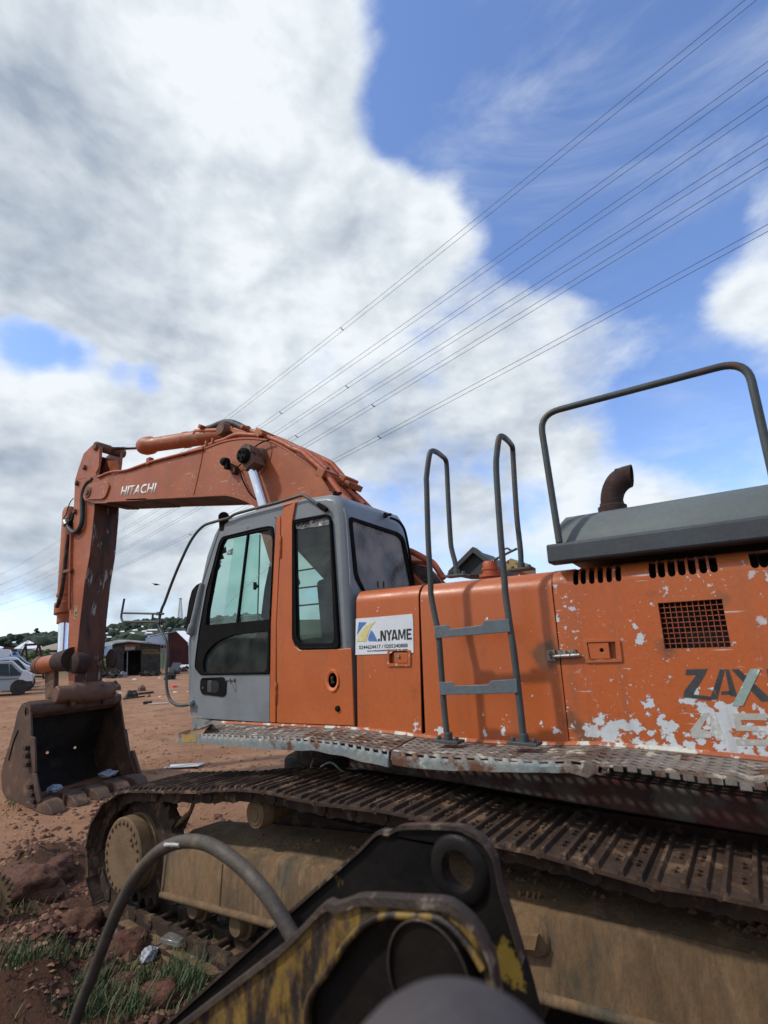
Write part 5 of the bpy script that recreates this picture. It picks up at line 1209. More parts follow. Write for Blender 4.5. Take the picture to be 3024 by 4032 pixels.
# linkage
lkp = onY(wB(505, 655), 4.0)
ln = bpy.data.objects.new('bucket_linkage', None); _link(ln, exc); ln.empty_display_size = .1; WM[ln.name] = Matrix.Identity(4)
p0 = onY(wB(320, 665), 3.98); p1_ = onY(wB(600, 615), 4.30)
a, b = onY(wB(345, 660), 4.02), onY(wB(510, 628), 4.06)
MB().tube([a, b], .145, 20).build('link_tube', m_boom, ln, smooth=50)
e_ = (b - a).normalized()
MB().tube([a - e_ * .12, a - e_ * .1, a + e_ * .05, a + e_ * .06], [.13, .155, .155, .14], 20).build('link_collar', m_pin, ln, smooth=40)
MB().tube([b - e_ * .1, b + e_ * .35], [.17, .2], 20).build('link_eye', m_rust, ln, smooth=40)
MB().prism([onY(wB(*q), 4.08) for q in [(492, 610), (560, 560), (605, 590), (600, 690), (540, 720), (490, 700)]], (0, .14, 0)).build('idler_link', m_rust, ln, bevel=.03)
for (y, x0, nm) in ((4.05, 0, 'near'), (4.52, 0, 'far')):
    pts = [onY(wB(*q), 4.10) for q in [(385, 690), (470, 690), (466, 860), (440, 940), (392, 935)]]
    MB().prism([q + V3(0, y - 4.10, 0) for q in pts], (0, .08, 0)).build('power_link', m_bucket, ln, bevel=.02)
bp0 = onY(wB(447, 905), 3.78)
pinax = V3(0, 1, 0)
MB().lathe(bp0, pinax, [(0, 0), (0, .115), (.02, .135), (.20, .135), (.22, .15), (.27, .165), (.72, .165), (.76, .15), (.90, .14), (.92, .12), (.92, 0)], 24).build('bucket_pin', m_pin, ln, smooth=40)
MB().prism(fillet([onY(wB(*q), 4.0) for q in [(500, 850), (560, 840), (590, 900), (575, 1010), (480, 1010), (470, 920)]], .06, 3, True), (0, .08, 0)).build('bucket_ear', m_bucket, ln, bevel=.01)

k_before_bucket = set(o.name for o in bpy.data.objects)
# ------------------------------------------------------------------ bucket
KN, KF = 3.42, 4.96
bk = bpy.data.objects.new('bucket', None); _link(bk, exc); bk.empty_display_size = .1; WM[bk.name] = Matrix.Identity(4)
side = [onY(wS(*q), KN) for q in [(325, 398), (240, 328), (190, 420), (150, 600), (95, 790), (40, 960), (8, 1100), (22, 1290), (80, 1400), (200, 1478), (300, 1492), (440, 1425), (402, 1250), (362, 1000), (340, 700)]]
side = [V3(q.x, q.y, max(q.z, -.03)) for q in side]
ss = side
MB().prism(ss, (0, .035, 0)).build('side_plate', m_bucket, bk, bevel=.008)
ssf = atY(ss, KF - .035)
MB().prism(ssf, (0, .035, 0)).build('side_plate', m_bucket, bk, bevel=.008)
backc = smooth_path([ss[1] + V3(.0, 0, 0)] + ss[2:11], 4)
bkm = MB(); inn = []
cen = sum(ss, V3(0, 0, 0)) / len(ss)
for q in backc:
    v = (cen - q); v.y = 0; inn.append(q + v.normalized() * .03)
bkm.loft([[V3(q.x, y, q.z) for q in backc] + [V3(q.x, y, q.z) for q in inn[::-1]] for y in (KN + .034, KF - .034)])
shell = bkm.build('bucket_shell', material('shaded bucket shell', (.024, .016, .011), (.014, .010, .008), 2.5, c3=(.06, .036, .022), thr3=.64, scale3=3, soft3=.1, rough=.85, bump=.25, fine=.18), bk, smooth=40)  # darker than the side plates, to stand in for shade inside the bucket
cbk = MB()
for q in ((515, 866), (816, 812)):
    r_ = ray(wS(*q)); P0_ = EYE + r_ * (10.6 / r_.length * r_.length / 1) if False else None
    d__ = ray(wS(*q)).normalized(); cbk.tube([EYE + d__ * 8.6, EYE + d__ * 13.0], .022, 10)
# rolled top edge, mounting box and lip
MB().tube([V3(ss[0].x - .08, KN, ss[0].z - .01), V3(ss[0].x - .08, KF, ss[0].z - .01)], .10, 16).build('top_roll', m_bucket, bk, smooth=50)
MB().tube([V3(ss[1].x + .17, KN + .02, ss[1].z - .10), V3(ss[1].x + .17, KF - .02, ss[1].z - .10)], .13, 16).build('top_torque_tube', m_bucket, bk, smooth=50)
MB().prism([V3(ss[1].x + .1, 4.0, ss[1].z - .05), V3(ss[0].x + .06, 4.0, ss[0].z - .05), V3(bp0.x + .12, 4.0, bp0.z + .05), V3(bp0.x - .1, 4.0, bp0.z + .12), V3(ss[1].x - .0, 4.0, ss[1].z + .1)], (0, .07, 0)).build('mount_ear', m_bucket, bk, bevel=.01)
MB().prism([V3(ss[1].x + .1, 4.58, ss[1].z - .05), V3(ss[0].x + .06, 4.58, ss[0].z - .05), V3(bp0.x + .12, 4.58, bp0.z + .05), V3(bp0.x - .1, 4.58, bp0.z + .12), V3(ss[1].x - .0, 4.58, ss[1].z + .1)], (0, .07, 0)).build('mount_ear', m_bucket, bk, bevel=.01)
lipx = ss[11].x
MB().prism([V3(ss[10].x - .05, KN - .02, .0), V3(lipx + .05, KN - .02, .015), V3(lipx + .05, KN - .02, .06), V3(ss[10].x - .05, KN - .02, .075)], (0, KF - KN + .04, 0)).build('cutting_lip', m_bucket, bk, bevel=.01)
tooth = None
for i in range(5):
    y = KN + .10 + i * (KF - KN - .2) / 4
    M_ = Matrix.Translation((lipx, y, .05)) @ Matrix.Rotation(random.gauss(0, .04), 4, 'Z')
    if tooth is None:
        t_ = MB(); prof_ = [(-.14, -.04, .08), (.10, -.045, .085), (.22, -.05, .07), (.36, -.055, -.01), (.38, -.055, -.03)]
        t_.loft([[V3(x, -w_, a), V3(x, w_, a), V3(x, w_ * .8, b), V3(x, -w_ * .8, b)] for (x, a, b), w_ in zip(prof_, (.13, .135, .125, .10, .09))])
        tooth = t_.build('tooth', m_bucket, bk, bevel=.012); tooth.matrix_basis = M_
    else: copy_part(tooth, M_, bk)
for pts in ([(318, 690), (372, 700), (382, 1080), (360, 1065), (330, 900)], [(345, 1100), (382, 1095), (440, 1395), (400, 1420), (370, 1300)]):
    MB().prism(ys(wS, pts, KN - .028), (0, .030, 0)).build('side_cutter', m_bucket, bk, bevel=.008)
for Y in (KF,):
    MB().prism([V3(q.x + .02, Y, q.z) for q in ys(wS, [(345, 1080), (330, 800), (300, 800), (320, 1080)], KN)], (0, .05, 0)).prism([V3(q.x + .05, Y, q.z) for q in ys(wS, [(440, 1400), (385, 1080), (330, 1080), (350, 1400)], KN)], (0, .05, 0)).build('side_cutter', m_bucket, bk, bevel=.008)
bo = None
for q in ((286, 815), (290, 900), (294, 995), (333, 1235), (353, 1320), (372, 1395)):
    c_ = onY(wS(*q), KN - .03); M_ = Matrix.Translation(c_)
    if bo is None: bo = MB().obox((0, .0, 0), (.05, 0, 0), (0, .035, 0), (0, 0, .03)).build('bolt', m_rust, bk, bevel=.006); bo.matrix_basis = M_
    else: copy_part(bo, M_, bk)
MB().tube(smooth_path([onY(wS(*q), KN - .004) for q in [(198, 625), (150, 740), (120, 850), (95, 950)]], 4), .014, 6).build('weld_scar', m_rust, bk, smooth=60)

# the bucket hangs slightly askew on its worn pins: its far side trails
done = set()
for o in list(bpy.data.objects):
    if o.name not in k_before_bucket and o.type == 'MESH' and o.parent == bk:
        if o.name.split('.')[0] in ('tooth', 'bolt'):
            o.matrix_basis = Matrix.Translation((-.19 * (o.matrix_basis.translation.y - KN), 0, 0)) @ o.matrix_basis; WM[o.name] = o.matrix_basis.copy()
        elif o.data.name not in done:
            done.add(o.data.name)
            for v in o.data.vertices: v.co.x -= .19 * (v.co.y - KN)
cut(shell, cbk)

# ================================================================== the ground
def smst(a, b, x):
    t = max(0., min(1., (x - a) / (b - a))); return t * t * (3 - 2 * t)
MOUNDS = [(onZ(wU(430, 1250)), .55, .16), (onZ(wU(120, 1420)), .45, .14), (onZ(wU(150, 250)), .5, .14), (onZ(wU(560, 130)), .45, .13), (onZ(wU(650, 420)), .35, .09), (onZ(wG(330, 620)), .5, .12), (onZ(wU(250, 640)), .4, .06)]
def terrain(x, y):
    d = math.hypot(x, y); z = 0.
    if d < 60:
        q = V3(x, y, 0)
        z += .030 * noise.noise(q * .55) + .016 * noise.noise(q * 1.7) + .009 * noise.noise(q * 4.3)
        if d < 14:
            z += .006 * noise.noise(q * 11) + .004 * noise.noise(q * 23)
            rough = smst(-3.2, -4.2, -y) if False else 1.0
            near = smst(7.5, 5.0, d)
            z += near * (.05 * noise.noise(q * 1.9 + V3(3, 1, 0)) + .035 * abs(noise.noise(q * 5.1)) + .016 * noise.noise(q * 13))
            for c_, r_, h in MOUNDS:
                e = (x - c_.x) ** 2 + (y - c_.y) ** 2
                if e < 4 * r_ * r_: z += h * math.exp(-e / (r_ * r_) * 1.6) * (1 + .35 * noise.noise(q * 7))
        # packed flat where the machine and the bucket stand
        if -5.6 < x < 2.2 and 2.2 < y < 6.6: z *= .15 if (2.5 < y) else .5
        if -10.8 < x < -8.0 and 3.0 < y < 5.6: z *= .3
    if d > 60:
        z += 2.0 * smst(60, 210, d)
        if d > 150:
            az = math.atan2(y, -x)
            sl = .0185 + .028 * smst(.28, .62, az) + .006 * noise.noise(V3(az * 9, 0, 5))
            z += smst(150, 800, d) ** 1.2 * (sl * 800 + 2) * (1 + .10 * noise.noise(V3(x * .006, y * .006, 0)))
    return z
gm = MB(); rads = [0.0]; r_ = .35
while r_ < 1500: rads.append(r_); r_ *= 1.030 if r_ < 80 else 1.07
NA = 400
angs = []
# finer where the camera looks
tt_ = 0.
steps = []
for i in range(NA):
    a = 2 * math.pi * i / NA
    steps.append(1.0 if abs(((a - math.atan2(.817, -.576) + math.pi) % (2 * math.pi)) - math.pi) > 1.1 else .45)
tot = sum(steps)
for s_ in steps: angs.append(tt_ / tot * 2 * math.pi); tt_ += s_
gm.v.append(V3(0, 0, terrain(0, 0)))
for r_ in rads[1:]:
    for a in angs:
        x, y = r_ * math.cos(a), r_ * math.sin(a); gm.v.append(V3(x, y, terrain(x, y)))
nr = len(rads) - 1
for j in range(NA): gm.f.append((0, 1 + j, 1 + (j + 1) % NA))
for i in range(nr - 1):
    for j in range(NA):
        gm.f.append((1 + i * NA + j, 1 + (i + 1) * NA + j, 1 + (i + 1) * NA + (j + 1) % NA, 1 + i * NA + (j + 1) % NA))
gm.mi = [0] * len(gm.f)
def ground_mat():
    M = bpy.data.materials.new('laterite earth'); M.use_nodes = True; N = M.node_tree.nodes; Lk = M.node_tree.links; P = N['Principled BSDF']
    tcn = N.new('ShaderNodeTexCoord'); co = tcn.outputs['Object']
    def noi(s, d=8, r=.62, st=None):
        src = co
        if st: mp = N.new('ShaderNodeMapping'); Lk.new(co, mp.inputs[0]); mp.inputs['Scale'].default_value = st; src = mp.outputs[0]
        n = N.new('ShaderNodeTexNoise'); Lk.new(src, n.inputs[0]); n.inputs['Scale'].default_value = s; n.inputs['Detail'].default_value = d; n.inputs['Roughness'].default_value = r; return n.outputs[0]
    def mpr(x, a, b, c=0., d=1.):
        n = N.new('ShaderNodeMapRange'); n.interpolation_type = 'SMOOTHSTEP'
        for i, q in enumerate((x, a, b, c, d)):
            if isinstance(q, (int, float)): n.inputs[i].default_value = q
            else: Lk.new(q, n.inputs[i])
        return n.outputs[0]
    def mth(op, a, b):
        n = N.new('ShaderNodeMath'); n.operation = op
        for i, q in enumerate((a, b)):
            if isinstance(q, (int, float)): n.inputs[i].default_value = q
            else: Lk.new(q, n.inputs[i])
        return n.outputs[0]
    def mix(f, a, b):
        n = N.new('ShaderNodeMix'); n.data_type = 'RGBA'; Lk.new(f, n.inputs[0])
        for i, x in ((6, a), (7, b)):
            if isinstance(x, tuple): n.inputs[i].default_value = (*x, 1)
            else: Lk.new(x, n.inputs[i])
        return n.outputs[2]
    def dist(p):
        n = N.new('ShaderNodeVectorMath'); n.operation = 'DISTANCE'; Lk.new(co, n.inputs[0]); n.inputs[1].default_value = p; return n.outputs['Value']
    sand = mix(mpr(noi(.9), .36, .64), (.345, .190, .110), (.25, .125, .068))
    sand = mix(mpr(noi(.35, 6, .6, (1, 2.5, 1)), .52, .70), sand, (.19, .11, .072))
    sand = mix(mpr(noi(14, 5, .7), .60, .70), sand, (.42, .29, .20))
    near_earth = mix(mpr(noi(1.6), .36, .62), (.068, .036, .023), (.105, .050, .031))  # darker red-brown earth near the camera, blending out to sand
    near_earth = mix(mpr(noi(6), .56, .70), near_earth, (.135, .058, .034))
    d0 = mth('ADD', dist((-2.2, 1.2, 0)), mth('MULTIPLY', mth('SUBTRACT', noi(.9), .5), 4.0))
    c = mix(mpr(d0, 3.2, 5.6), near_earth, sand)
    far = mix(mpr(noi(.02, 6), .45, .6), (.035, .052, .024), (.06, .068, .034))
    c = mix(mpr(mth('ADD', dist((0, 0, 0)), mth('MULTIPLY', noi(.03), 60.)), 82, 110), c, far)
    # oil patches on the yard
    c = mix(mpr(noi(.5, 7, .65, (1, 1.8, 1)), .66, .74, 0, .7), c, (.06, .042, .032))
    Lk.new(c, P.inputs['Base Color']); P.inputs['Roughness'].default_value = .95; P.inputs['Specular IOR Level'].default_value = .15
    b = N.new('ShaderNodeBump'); b.inputs['Strength'].default_value = .8; b.inputs['Distance'].default_value = .05
    Lk.new(mth('ADD', noi(7, 10, .7), mth('MULTIPLY', noi(60, 4, .7), .35)), b.inputs['Height']); Lk.new(b.outputs[0], P.inputs['Normal'])
    return M
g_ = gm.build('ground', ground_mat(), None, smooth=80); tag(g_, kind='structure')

def on_ground(p):
    q = onZ(p, 0.0)
    for _ in range(4): q = onZ(p, terrain(q.x, q.y))
    return q
# pebbles and crumbs of earth
m_peb = material('earth crumbs', (.33, .19, .115), (.19, .095, .055), 4, c3=(.38, .30, .23), thr3=.66, scale3=6, rough=.95, bump=.2)
pb = MB(); rnd = random.Random(5)
def stone(mb, c, r_, rnd, flat=.6):
    a = rnd.random() * 6.28; k = len(mb.v); ca, sa = math.cos(a), math.sin(a)
    pts = [(1, 0, 0), (.2, 1, .1), (-.9, .3, 0), (-.3, -.9, .1), (.1, .1, .9), (.6, -.6, .35), (-.5, .55, .45)]
    q = []
    for x, y, z in pts:
        s_ = r_ * (.7 + .6 * rnd.random()); X, Y_, Z = x * s_, y * s_ * .8, z * s_ * flat
        q.append(c + V3(X * ca - Y_ * sa, X * sa + Y_ * ca, Z))
    mb.add(q, [(0, 1, 4), (1, 6, 4), (1, 2, 6), (2, 4, 6), (2, 3, 4), (3, 5, 4), (3, 0, 5), (0, 4, 5)])
for _ in range(11000):
    px, py = rnd.random() * 1300, 2720 + 1300 * rnd.random() ** 1.2
    q = onZ((px, py))
    if not (-30 < q.x < -2.2 and .4 < q.y < 16): continue
    if -5.1 < q.x and 2.45 < q.y: continue
    if -10.2 < q.x < -8.4 and 3.4 < q.y < 5.3: continue
    s_ = (.006 + .024 * rnd.random() ** 3) * (1.0 if q.length < 9 else 1.9)
    stone(pb, V3(q.x, q.y, terrain(q.x, q.y)), s_ * (1.3 if rnd.random() < .06 else 1), rnd)
cr_ = MB()
for _ in range(1700):
    q = onZ((rnd.random() * 900, 3150 + 900 * rnd.random()))
    if q.y > 2.40 and q.x > -5.0: continue
    stone(cr_, V3(q.x, q.y, terrain(q.x, q.y)), .010 + .045 * rnd.random() ** 3, rnd, .75)
m_crumb = material('red clay crumbs', (.13, .055, .034), (.075, .036, .024), 5, rough=.95, bump=.4, bscale=18, fine=.2)
tag(cr_.build('clay_crumbs', m_crumb, None), 'small crumbs of dark red clay round the front of the track', 'crumbs', kind='stuff')
p_ = pb.build('pebbles', m_peb, None); tag(p_, 'scattered pebbles and crumbs of red earth over the yard', 'pebbles', kind='stuff')

# clods of red clay
m_clod = material('red clay', (.13, .052, .030), (.075, .034, .021), 5, c3=(.05, .025, .016), thr3=.6, scale3=9, soft3=.08, rough=.95, bump=.5, bscale=18, fine=.2)
CL = [(wU(830, 740), .17, 'big red clay clod by the front of the track, split by a crack'), (wU(1400, 910), .13, 'low red clay clod beside the two crumpled sachets'), (wU(560, 130), .20, 'dark red clod high on the earth bank'),
      (wU(300, 250), .20, 'broad red clod on the earth bank left of the track'), (wU(480, 360), .14, 'small brown clod below the bank'), (wU(450, 1180), .24, 'long red clay ridge in the grass'), (wU(130, 1400), .20, 'red clay lump at the lower left corner'),
      (wU(1060, 1200), .11, 'small red clod behind the hose in the grass'), (wU(1350, 1370), .10, 'red clod in the thick grass'), (wG(950, 1420), .12, 'red clod under the black bracket arm'), (wU(640, 680), .10, 'dark hollowed clod left of the big red one')]
for px, r_, lab in CL:
    c_ = on_ground(px)
    bm = bmesh.new(); bmesh.ops.create_icosphere(bm, subdivisions=4, radius=1)
    sd = rnd.random() * 50
    for v in bm.verts:
        n_ = v.co.normalized(); k = 1 + .34 * noise.noise(n_ * 1.4 + V3(sd, 0, 0)) + .16 * noise.noise(n_ * 3.6 + V3(0, sd, 0)) + .07 * noise.noise(n_ * 9 + V3(0, 0, sd)) + .03 * noise.noise(n_ * 22)
        v.co = V3(n_.x * 1.15, n_.y, n_.z * .62) * k
    me = bpy.data.meshes.new('clay_clod'); bm.to_mesh(me); bm.free(); me.materials.append(m_clod); me.polygons.foreach_set('use_smooth', [True] * len(me.polygons))
    o = bpy.data.objects.new('clay_clod', me); col.objects.link(o); o.location = c_ + V3(0, 0, r_ * .12); o.scale = (r_, r_, r_); o.rotation_euler = (0, 0, rnd.random() * 6)
    tag(o, lab, 'clod', 'clods of red clay')

# grass
def grass_mat(name, a, b):
    M = material(name, a, b, 3, rough=.7, bump=0, fine=.2); return M
m_grass = grass_mat('green grass', (.045, .085, .028), (.075, .105, .042))
m_straw = grass_mat('pale grass', (.13, .14, .055), (.22, .20, .09))
gb = MB()
def blade(c, h, lean, az, w, mi):
    dx, dy = math.cos(az) * lean, math.sin(az) * lean; sx, sy = -math.sin(az) * w, math.cos(az) * w
    k = len(gb.v); pts = []
    for t, ww in ((0, 1), (.45, .8), (.8, .45)):
        p = c + V3(dx * t * t, dy * t * t, h * t * (1 - .25 * lean * t)); pts += [p + V3(sx * ww, sy * ww, 0), p - V3(sx * ww, sy * ww, 0)]
    pts.append(c + V3(dx, dy, h * (1 - .25 * lean)))
    gb.add(pts, [(0, 1, 3, 2), (2, 3, 5, 4), (4, 5, 6)], mi)
ZON = [(wG, (330, 1160), (330, 90), 900, .16), (wG, (100, 1190), (160, 60), 500, .15), (wG, (700, 1420), (260, 110), 1500, .20), (wG, (1130, 1200), (110, 120), 1200, .24), (wG, (1080, 1330), (120, 130), 1100, .22), (wG, (500, 1480), (220, 70), 800, .17),
       (wG, (140, 900), (110, 50), 220, .12), (wG, (220, 740), (110, 40), 220, .10), (wG, (350, 1330), (120, 70), 350, .13), (wG, (1480, 970), (90, 60), 260, .28), (wG, (1300, 1030), (160, 70), 500, .2), (wG, (100, 1500), (150, 60), 350, .14), (wG, (640, 1230), (200, 60), 260, .09),
       (wS, (150, 1440), (60, 40), 130, .14), (wG, (870, 1290), (120, 60), 350, .13), (wG, (1560, 940), (70, 60), 160, .3)]
for win, (cx, cy), (sx, sy), n, h in ZON:
    for _ in range(int(n * .36)):
        q = on_ground(win(rnd.gauss(cx, sx * .6), rnd.gauss(cy, sy * .6)))
        if q.y > 2.44 and q.x > -5.0 and win is wG and cx < 1200: continue
        tuft = .5 + .5 * noise.noise(V3(q.x * 5, q.y * 5, 2))
        hh_ = h * .62 * (.35 + .8 * rnd.random()) * (.5 + .9 * tuft)
        blade(q, hh_, hh_ * (.3 + .7 * rnd.random()), rnd.random() * 6.28, .0028 + .002 * rnd.random(), 1 if rnd.random() < .16 else 0)
o = gb.build('grass', [m_grass, m_straw], None, smooth=80); tag(o, 'green grass growing round the clods and the track', 'grass', kind='stuff')

# litter near the track
def crumple(name, px, r_, mat, label, cat, flat=.6, sub=3, lift=.4, pos=None):
    c_ = pos or on_ground(px); bm = bmesh.new(); bmesh.ops.create_icosphere(bm, subdivisions=sub, radius=1); sd = rnd.random() * 90
    for v in bm.verts:
        n_ = v.co.normalized(); k = 1 + .5 * noise.noise(n_ * 2.1 + V3(sd, 0, 0)) + .28 * abs(noise.noise(n_ * 5 + V3(sd, 2, 0)))
        v.co = V3(n_.x, n_.y * .8, n_.z * flat) * k
    me = bpy.data.meshes.new(name); bm.to_mesh(me); bm.free(); me.materials.append(mat)
    o = bpy.data.objects.new(name, me); col.objects.link(o); o.location = c_ + V3(0, 0, r_ * lift); o.scale = (r_, r_, r_); o.rotation_euler = (0, 0, rnd.random() * 6)
    return tag(o, label, cat, 'litter on the yard')
m_bag = material('thin white plastic', (.42, .44, .48), (.30, .32, .38), 12, rough=.35, bump=.3, bscale=30, spec=.6)
m_clear = glass('clear plastic', (.78, .78, .76), .15, .18, (.5, .5, .47))
crumple('plastic_sachet', wU(1195, 905), .062, m_bag, 'crumpled white plastic sachet standing by a red clod', 'plastic bag', .9)
crumple('plastic_sachet', wU(1615, 1040), .062, m_bag, 'crumpled bluish white sachet below the track plate', 'plastic bag', .6)
crumple('plastic_sachet', wS(610, 1310), .10, m_bag, 'small pale sachet lying inside the bucket', 'plastic bag', .5, pos=V3(-9.05, 3.9, .05))
crumple('plastic_sachet', wS(1130, 1235), .14, m_bag, 'crumpled grey plastic sheet at the back of the bucket', 'plastic sheet', .35, pos=V3(-9.15, 4.75, .06))
c_ = on_ground(wU(1330, 590))
bt_ = MB(); ax_ = V3(.75, .25, .18).normalized(); bt_.lathe(c_ + V3(-.06, 0, .06), ax_, [(0, .0), (0, .030), (.01, .036), (.05, .036), (.055, .032), (.06, .036), (.12, .036), (.15, .018), (.17, .014), (.18, .014), (.18, 0)], 16)
tag(bt_.build('plastic_bottle', m_clear, None, smooth=50), 'clear plastic bottle lying by the front of the track', 'bottle', 'litter on the yard')
c_ = V3(*onZ(wG(1030, 1075), .06)); tb = MB(); tb.obox(c_ + V3(0, 0, .02), (.085, .02, .0), (-.012, .045, 0), (0, 0, .018)); tag(tb.build('plastic_tray', m_clear, None, bevel=.008), 'clear plastic tray lying on the lower track plates', 'tray', 'litter on the yard')
# toothed wheel at the left edge
wc = on_ground(wG(18, 1000)); wn_ = V3(.55, -.83, .05).normalized(); gw = MB(); cc = wc + V3(-.20, -.06, .17)
a_ = V3(.83, .55, 0); b_ = wn_.cross(a_) * -1
pts = []
for i in range(22):
    for da, rr2 in ((-.34, .155), (-.2, .185), (.2, .185), (.34, .155)):
        t = 2 * math.pi * (i + da) / 22; pts.append(cc + a_ * math.cos(t) * rr2 + b_ * math.sin(t) * rr2)
gw.prism(pts, -wn_ * .04); gw.lathe(cc, wn_, [(0, .0), (0, .12), (.012, .11), (.012, .06), (.03, .05), (.03, 0)], 24)
tag(gw.build('toothed_wheel', m_drum, None), 'dusty toothed wheel standing at the left edge', 'gear wheel')

# ================================================================== yellow bracket in front, its hose, the blurred grey shape
m_brk = material('flaking yellow bracket paint', (.24, .148, .028), (.16, .095, .024), 9, c3=(.018, .013, .011), thr3=.50, scale3=8, soft3=.09, c4=(.085, .05, .03), thr4=.53, scale4=12, soft4=.05, rough=.5, bump=.25, bscale=60, fine=.15, stretch=(2.2, 1, .8))
m_grease = material('black greasy steel', (.007, .0065, .006), (.014, .011, .009), 4, c3=(.15, .09, .02), thr3=.73, scale3=8, soft3=.03, c4=(.05, .04, .035), thr4=.68, scale4=12, soft4=.08, rough=.5, bump=.2, bscale=22, fine=.15, spec=.12)
m_edge = material('worn steel edge', (.07, .05, .038), (.035, .026, .021), 8, c3=(.19, .15, .12), thr3=.62, scale3=15, soft3=.06, rough=.5, metal=.3, bump=.25)
m_bfar = material('black bracket plate', (.007, .0065, .0065), (.013, .011, .010), 4, c3=(.17, .115, .025), thr3=.69, scale3=6, soft3=.03, rough=.5, bump=.22, bscale=16, fine=.15, spec=.12, blobs=[(tuple(onY(wH(1510, 1020), 1.35)), .14, .15), (tuple(onY(wH(1500, 1100), 1.35)), .1, .13)])
bracket = thing('machine_bracket', 'black and yellow steel linkage bracket with a pin eye', 'bracket', tuple(onY(wH(200, 1400), 1.15) * V3(1, 1, 0).length if False else (-1.6, 1.15, 0)))
YN_, YFR = 1.00, 1.36
far_top = [(0, 1130), (330, 830), (600, 590), (725, 480), (820, 386), (880, 388), (960, 356), (1230, 358), (1310, 385), (1385, 430), (1440, 510), (1462, 600), (1482, 700), (1535, 870), (1600, 1090), (1640, 1230), (1690, 1430)]
ft_ = [onY(wH(*q), YFR) for q in far_top]
def to_ground(a, b, z=.06):                    # continue the arm's edge line down to the earth
    d__ = a - b; t = (z - a.z) / d__.z; return a + d__ * t
gl0 = to_ground(ft_[0], ft_[2])
outer = [gl0] + ft_ + [ft_[-1] + V3(.02, 0, -.35), ft_[9] + V3(-.25, 0, -.75), V3(gl0.x + .55, YFR, gl0.z)]
hc_ = onY(wH(1256, 586), YFR); hr_ = (onY(wH(1340, 586), YFR) - onY(wH(1172, 586), YFR)).length / 2
hole = [hc_ + V3(math.cos(t) * hr_, 0, math.sin(t) * hr_) for t in [2 * math.pi * i / 32 for i in range(32)]]
MB().plate(outer, [hole], (0, .035, 0)).build('far_plate', m_bfar, bracket, bevel=.006)
rg = []
for rr2, off in ((hr_ * 1.0, .0), (hr_ * 1.02, -.012), (hr_ * 1.55, -.014), (hr_ * 1.75, -.006), (hr_ * 1.85, .001)):
    rg.append([hc_ + V3(math.cos(t) * rr2, off, math.sin(t) * rr2) for t in [2 * math.pi * i / 36 for i in range(36)]])
MB().loft(rg, caps=False).build('pin_eye', m_bfar, bracket, smooth=60)
edge = smooth_path([gl0] + ft_[:15], 4)
MB().loft([[q + V3(0, -.012, -.004), q + V3(0, -.012, .008), q + V3(0, .022, .006), q + V3(0, .022, -.004)] for q in edge]).build('plate_edge', m_edge, bracket, smooth=50)
near_top = [(0, 1240), (300, 1010), (520, 792), (590, 790), (660, 770), (740, 746), (1000, 760), (1180, 772), (1270, 822), (1360, 920), (1420, 1050), (1440, 1120), (1460, 1250), (1475, 1430)]
nt_ = [onY(wH(*q), YN_) for q in near_top]
gn0 = to_ground(nt_[0], nt_[1])
outer = [gn0] + nt_ + [nt_[-1] + V3(0, 0, -.3), nt_[8] + V3(-.2, 0, -.7), V3(gn0.x + .45, YN_, gn0.z)]
rec = [(415, 1500), (418, 1400), (440, 1280), (530, 1150), (660, 960), (760, 872), (860, 836), (1000, 840), (1140, 852), (1240, 925), (1330, 1035), (1385, 1130), (1400, 1300), (1395, 1500)]
rc = smooth_path([onY(wH(*q), YN_) for q in rec], 3)
MB().plate(outer, [rc], (0, .028, 0)).build('near_plate', m_brk, bracket, bevel=.008)
MB().prism([q + V3(0, .022, 0) for q in rc], (0, .02, 0)).build('recess_plate', m_grease, bracket)
lipp = smooth_path([onY(wH(*q), YN_ - .004) for q in rec[:-2]], 3); MB().tube(lipp, .0075, 8).build('recess_lip', m_brk, bracket, smooth=60)
edge = smooth_path([gn0] + nt_[:13], 4)
MB().loft([[q + V3(0, -.010, -.010), q + V3(0, -.008, .006), q + V3(0, .010, .011), q + V3(0, .018, .006), q + V3(0, .018, -.010)] for q in edge]).build('plate_edge', m_edge, bracket, smooth=60)
pc = onY(wH(1100, 1160), YN_); pr_ = (onY(wH(1325, 1160), YN_) - pc).length
MB().lathe(pc, (0, 1, 0), [(-.005, pr_ * .30), (-.005, pr_ * .93), (-.010, pr_ * .94), (-.010, pr_), (.0, pr_ * 1.02), (.05, pr_ * 1.02)], 48).build('pin_boss', m_grease, bracket, smooth=35)
MB().lathe(pc, (0, 1, 0), [(.03, 0), (.03, pr_ * .31), (.0, pr_ * .33)], 36).build('pin_end', m_grease, bracket, smooth=35)
rgm = MB(); rgm.tube([pc + V3(math.cos(t) * pr_ * .985, -.012, math.sin(t) * pr_ * .985) for t in [2 * math.pi * i / 60 for i in range(61)]], .0026, 6); rgm.build('boss_rim', m_edge, bracket, smooth=60)
# web joining both plates
wb = MB(); a_, b_ = gl0 + V3(.02, 0, -.12), ft_[4] + V3(.10, 0, -.14)
w0 = [gn0 + V3(.05, .05, -.05), nt_[1] + V3(.05, .05, -.10), nt_[2] + V3(.05, .05, -.10), nt_[5] + V3(.2, .05, -.10)]
w1x = [gl0 + V3(.05, 0, -.05), ft_[1] + V3(.05, 0, -.14), ft_[2] + V3(.05, 0, -.14), ft_[4] + V3(.25, 0, -.2)]
wb.loft([[p, q, q + V3(0, 0, -.03), p + V3(0, 0, -.03)] for p, q in zip(w0, w1x)]); wb.build('web', m_grease, bracket)
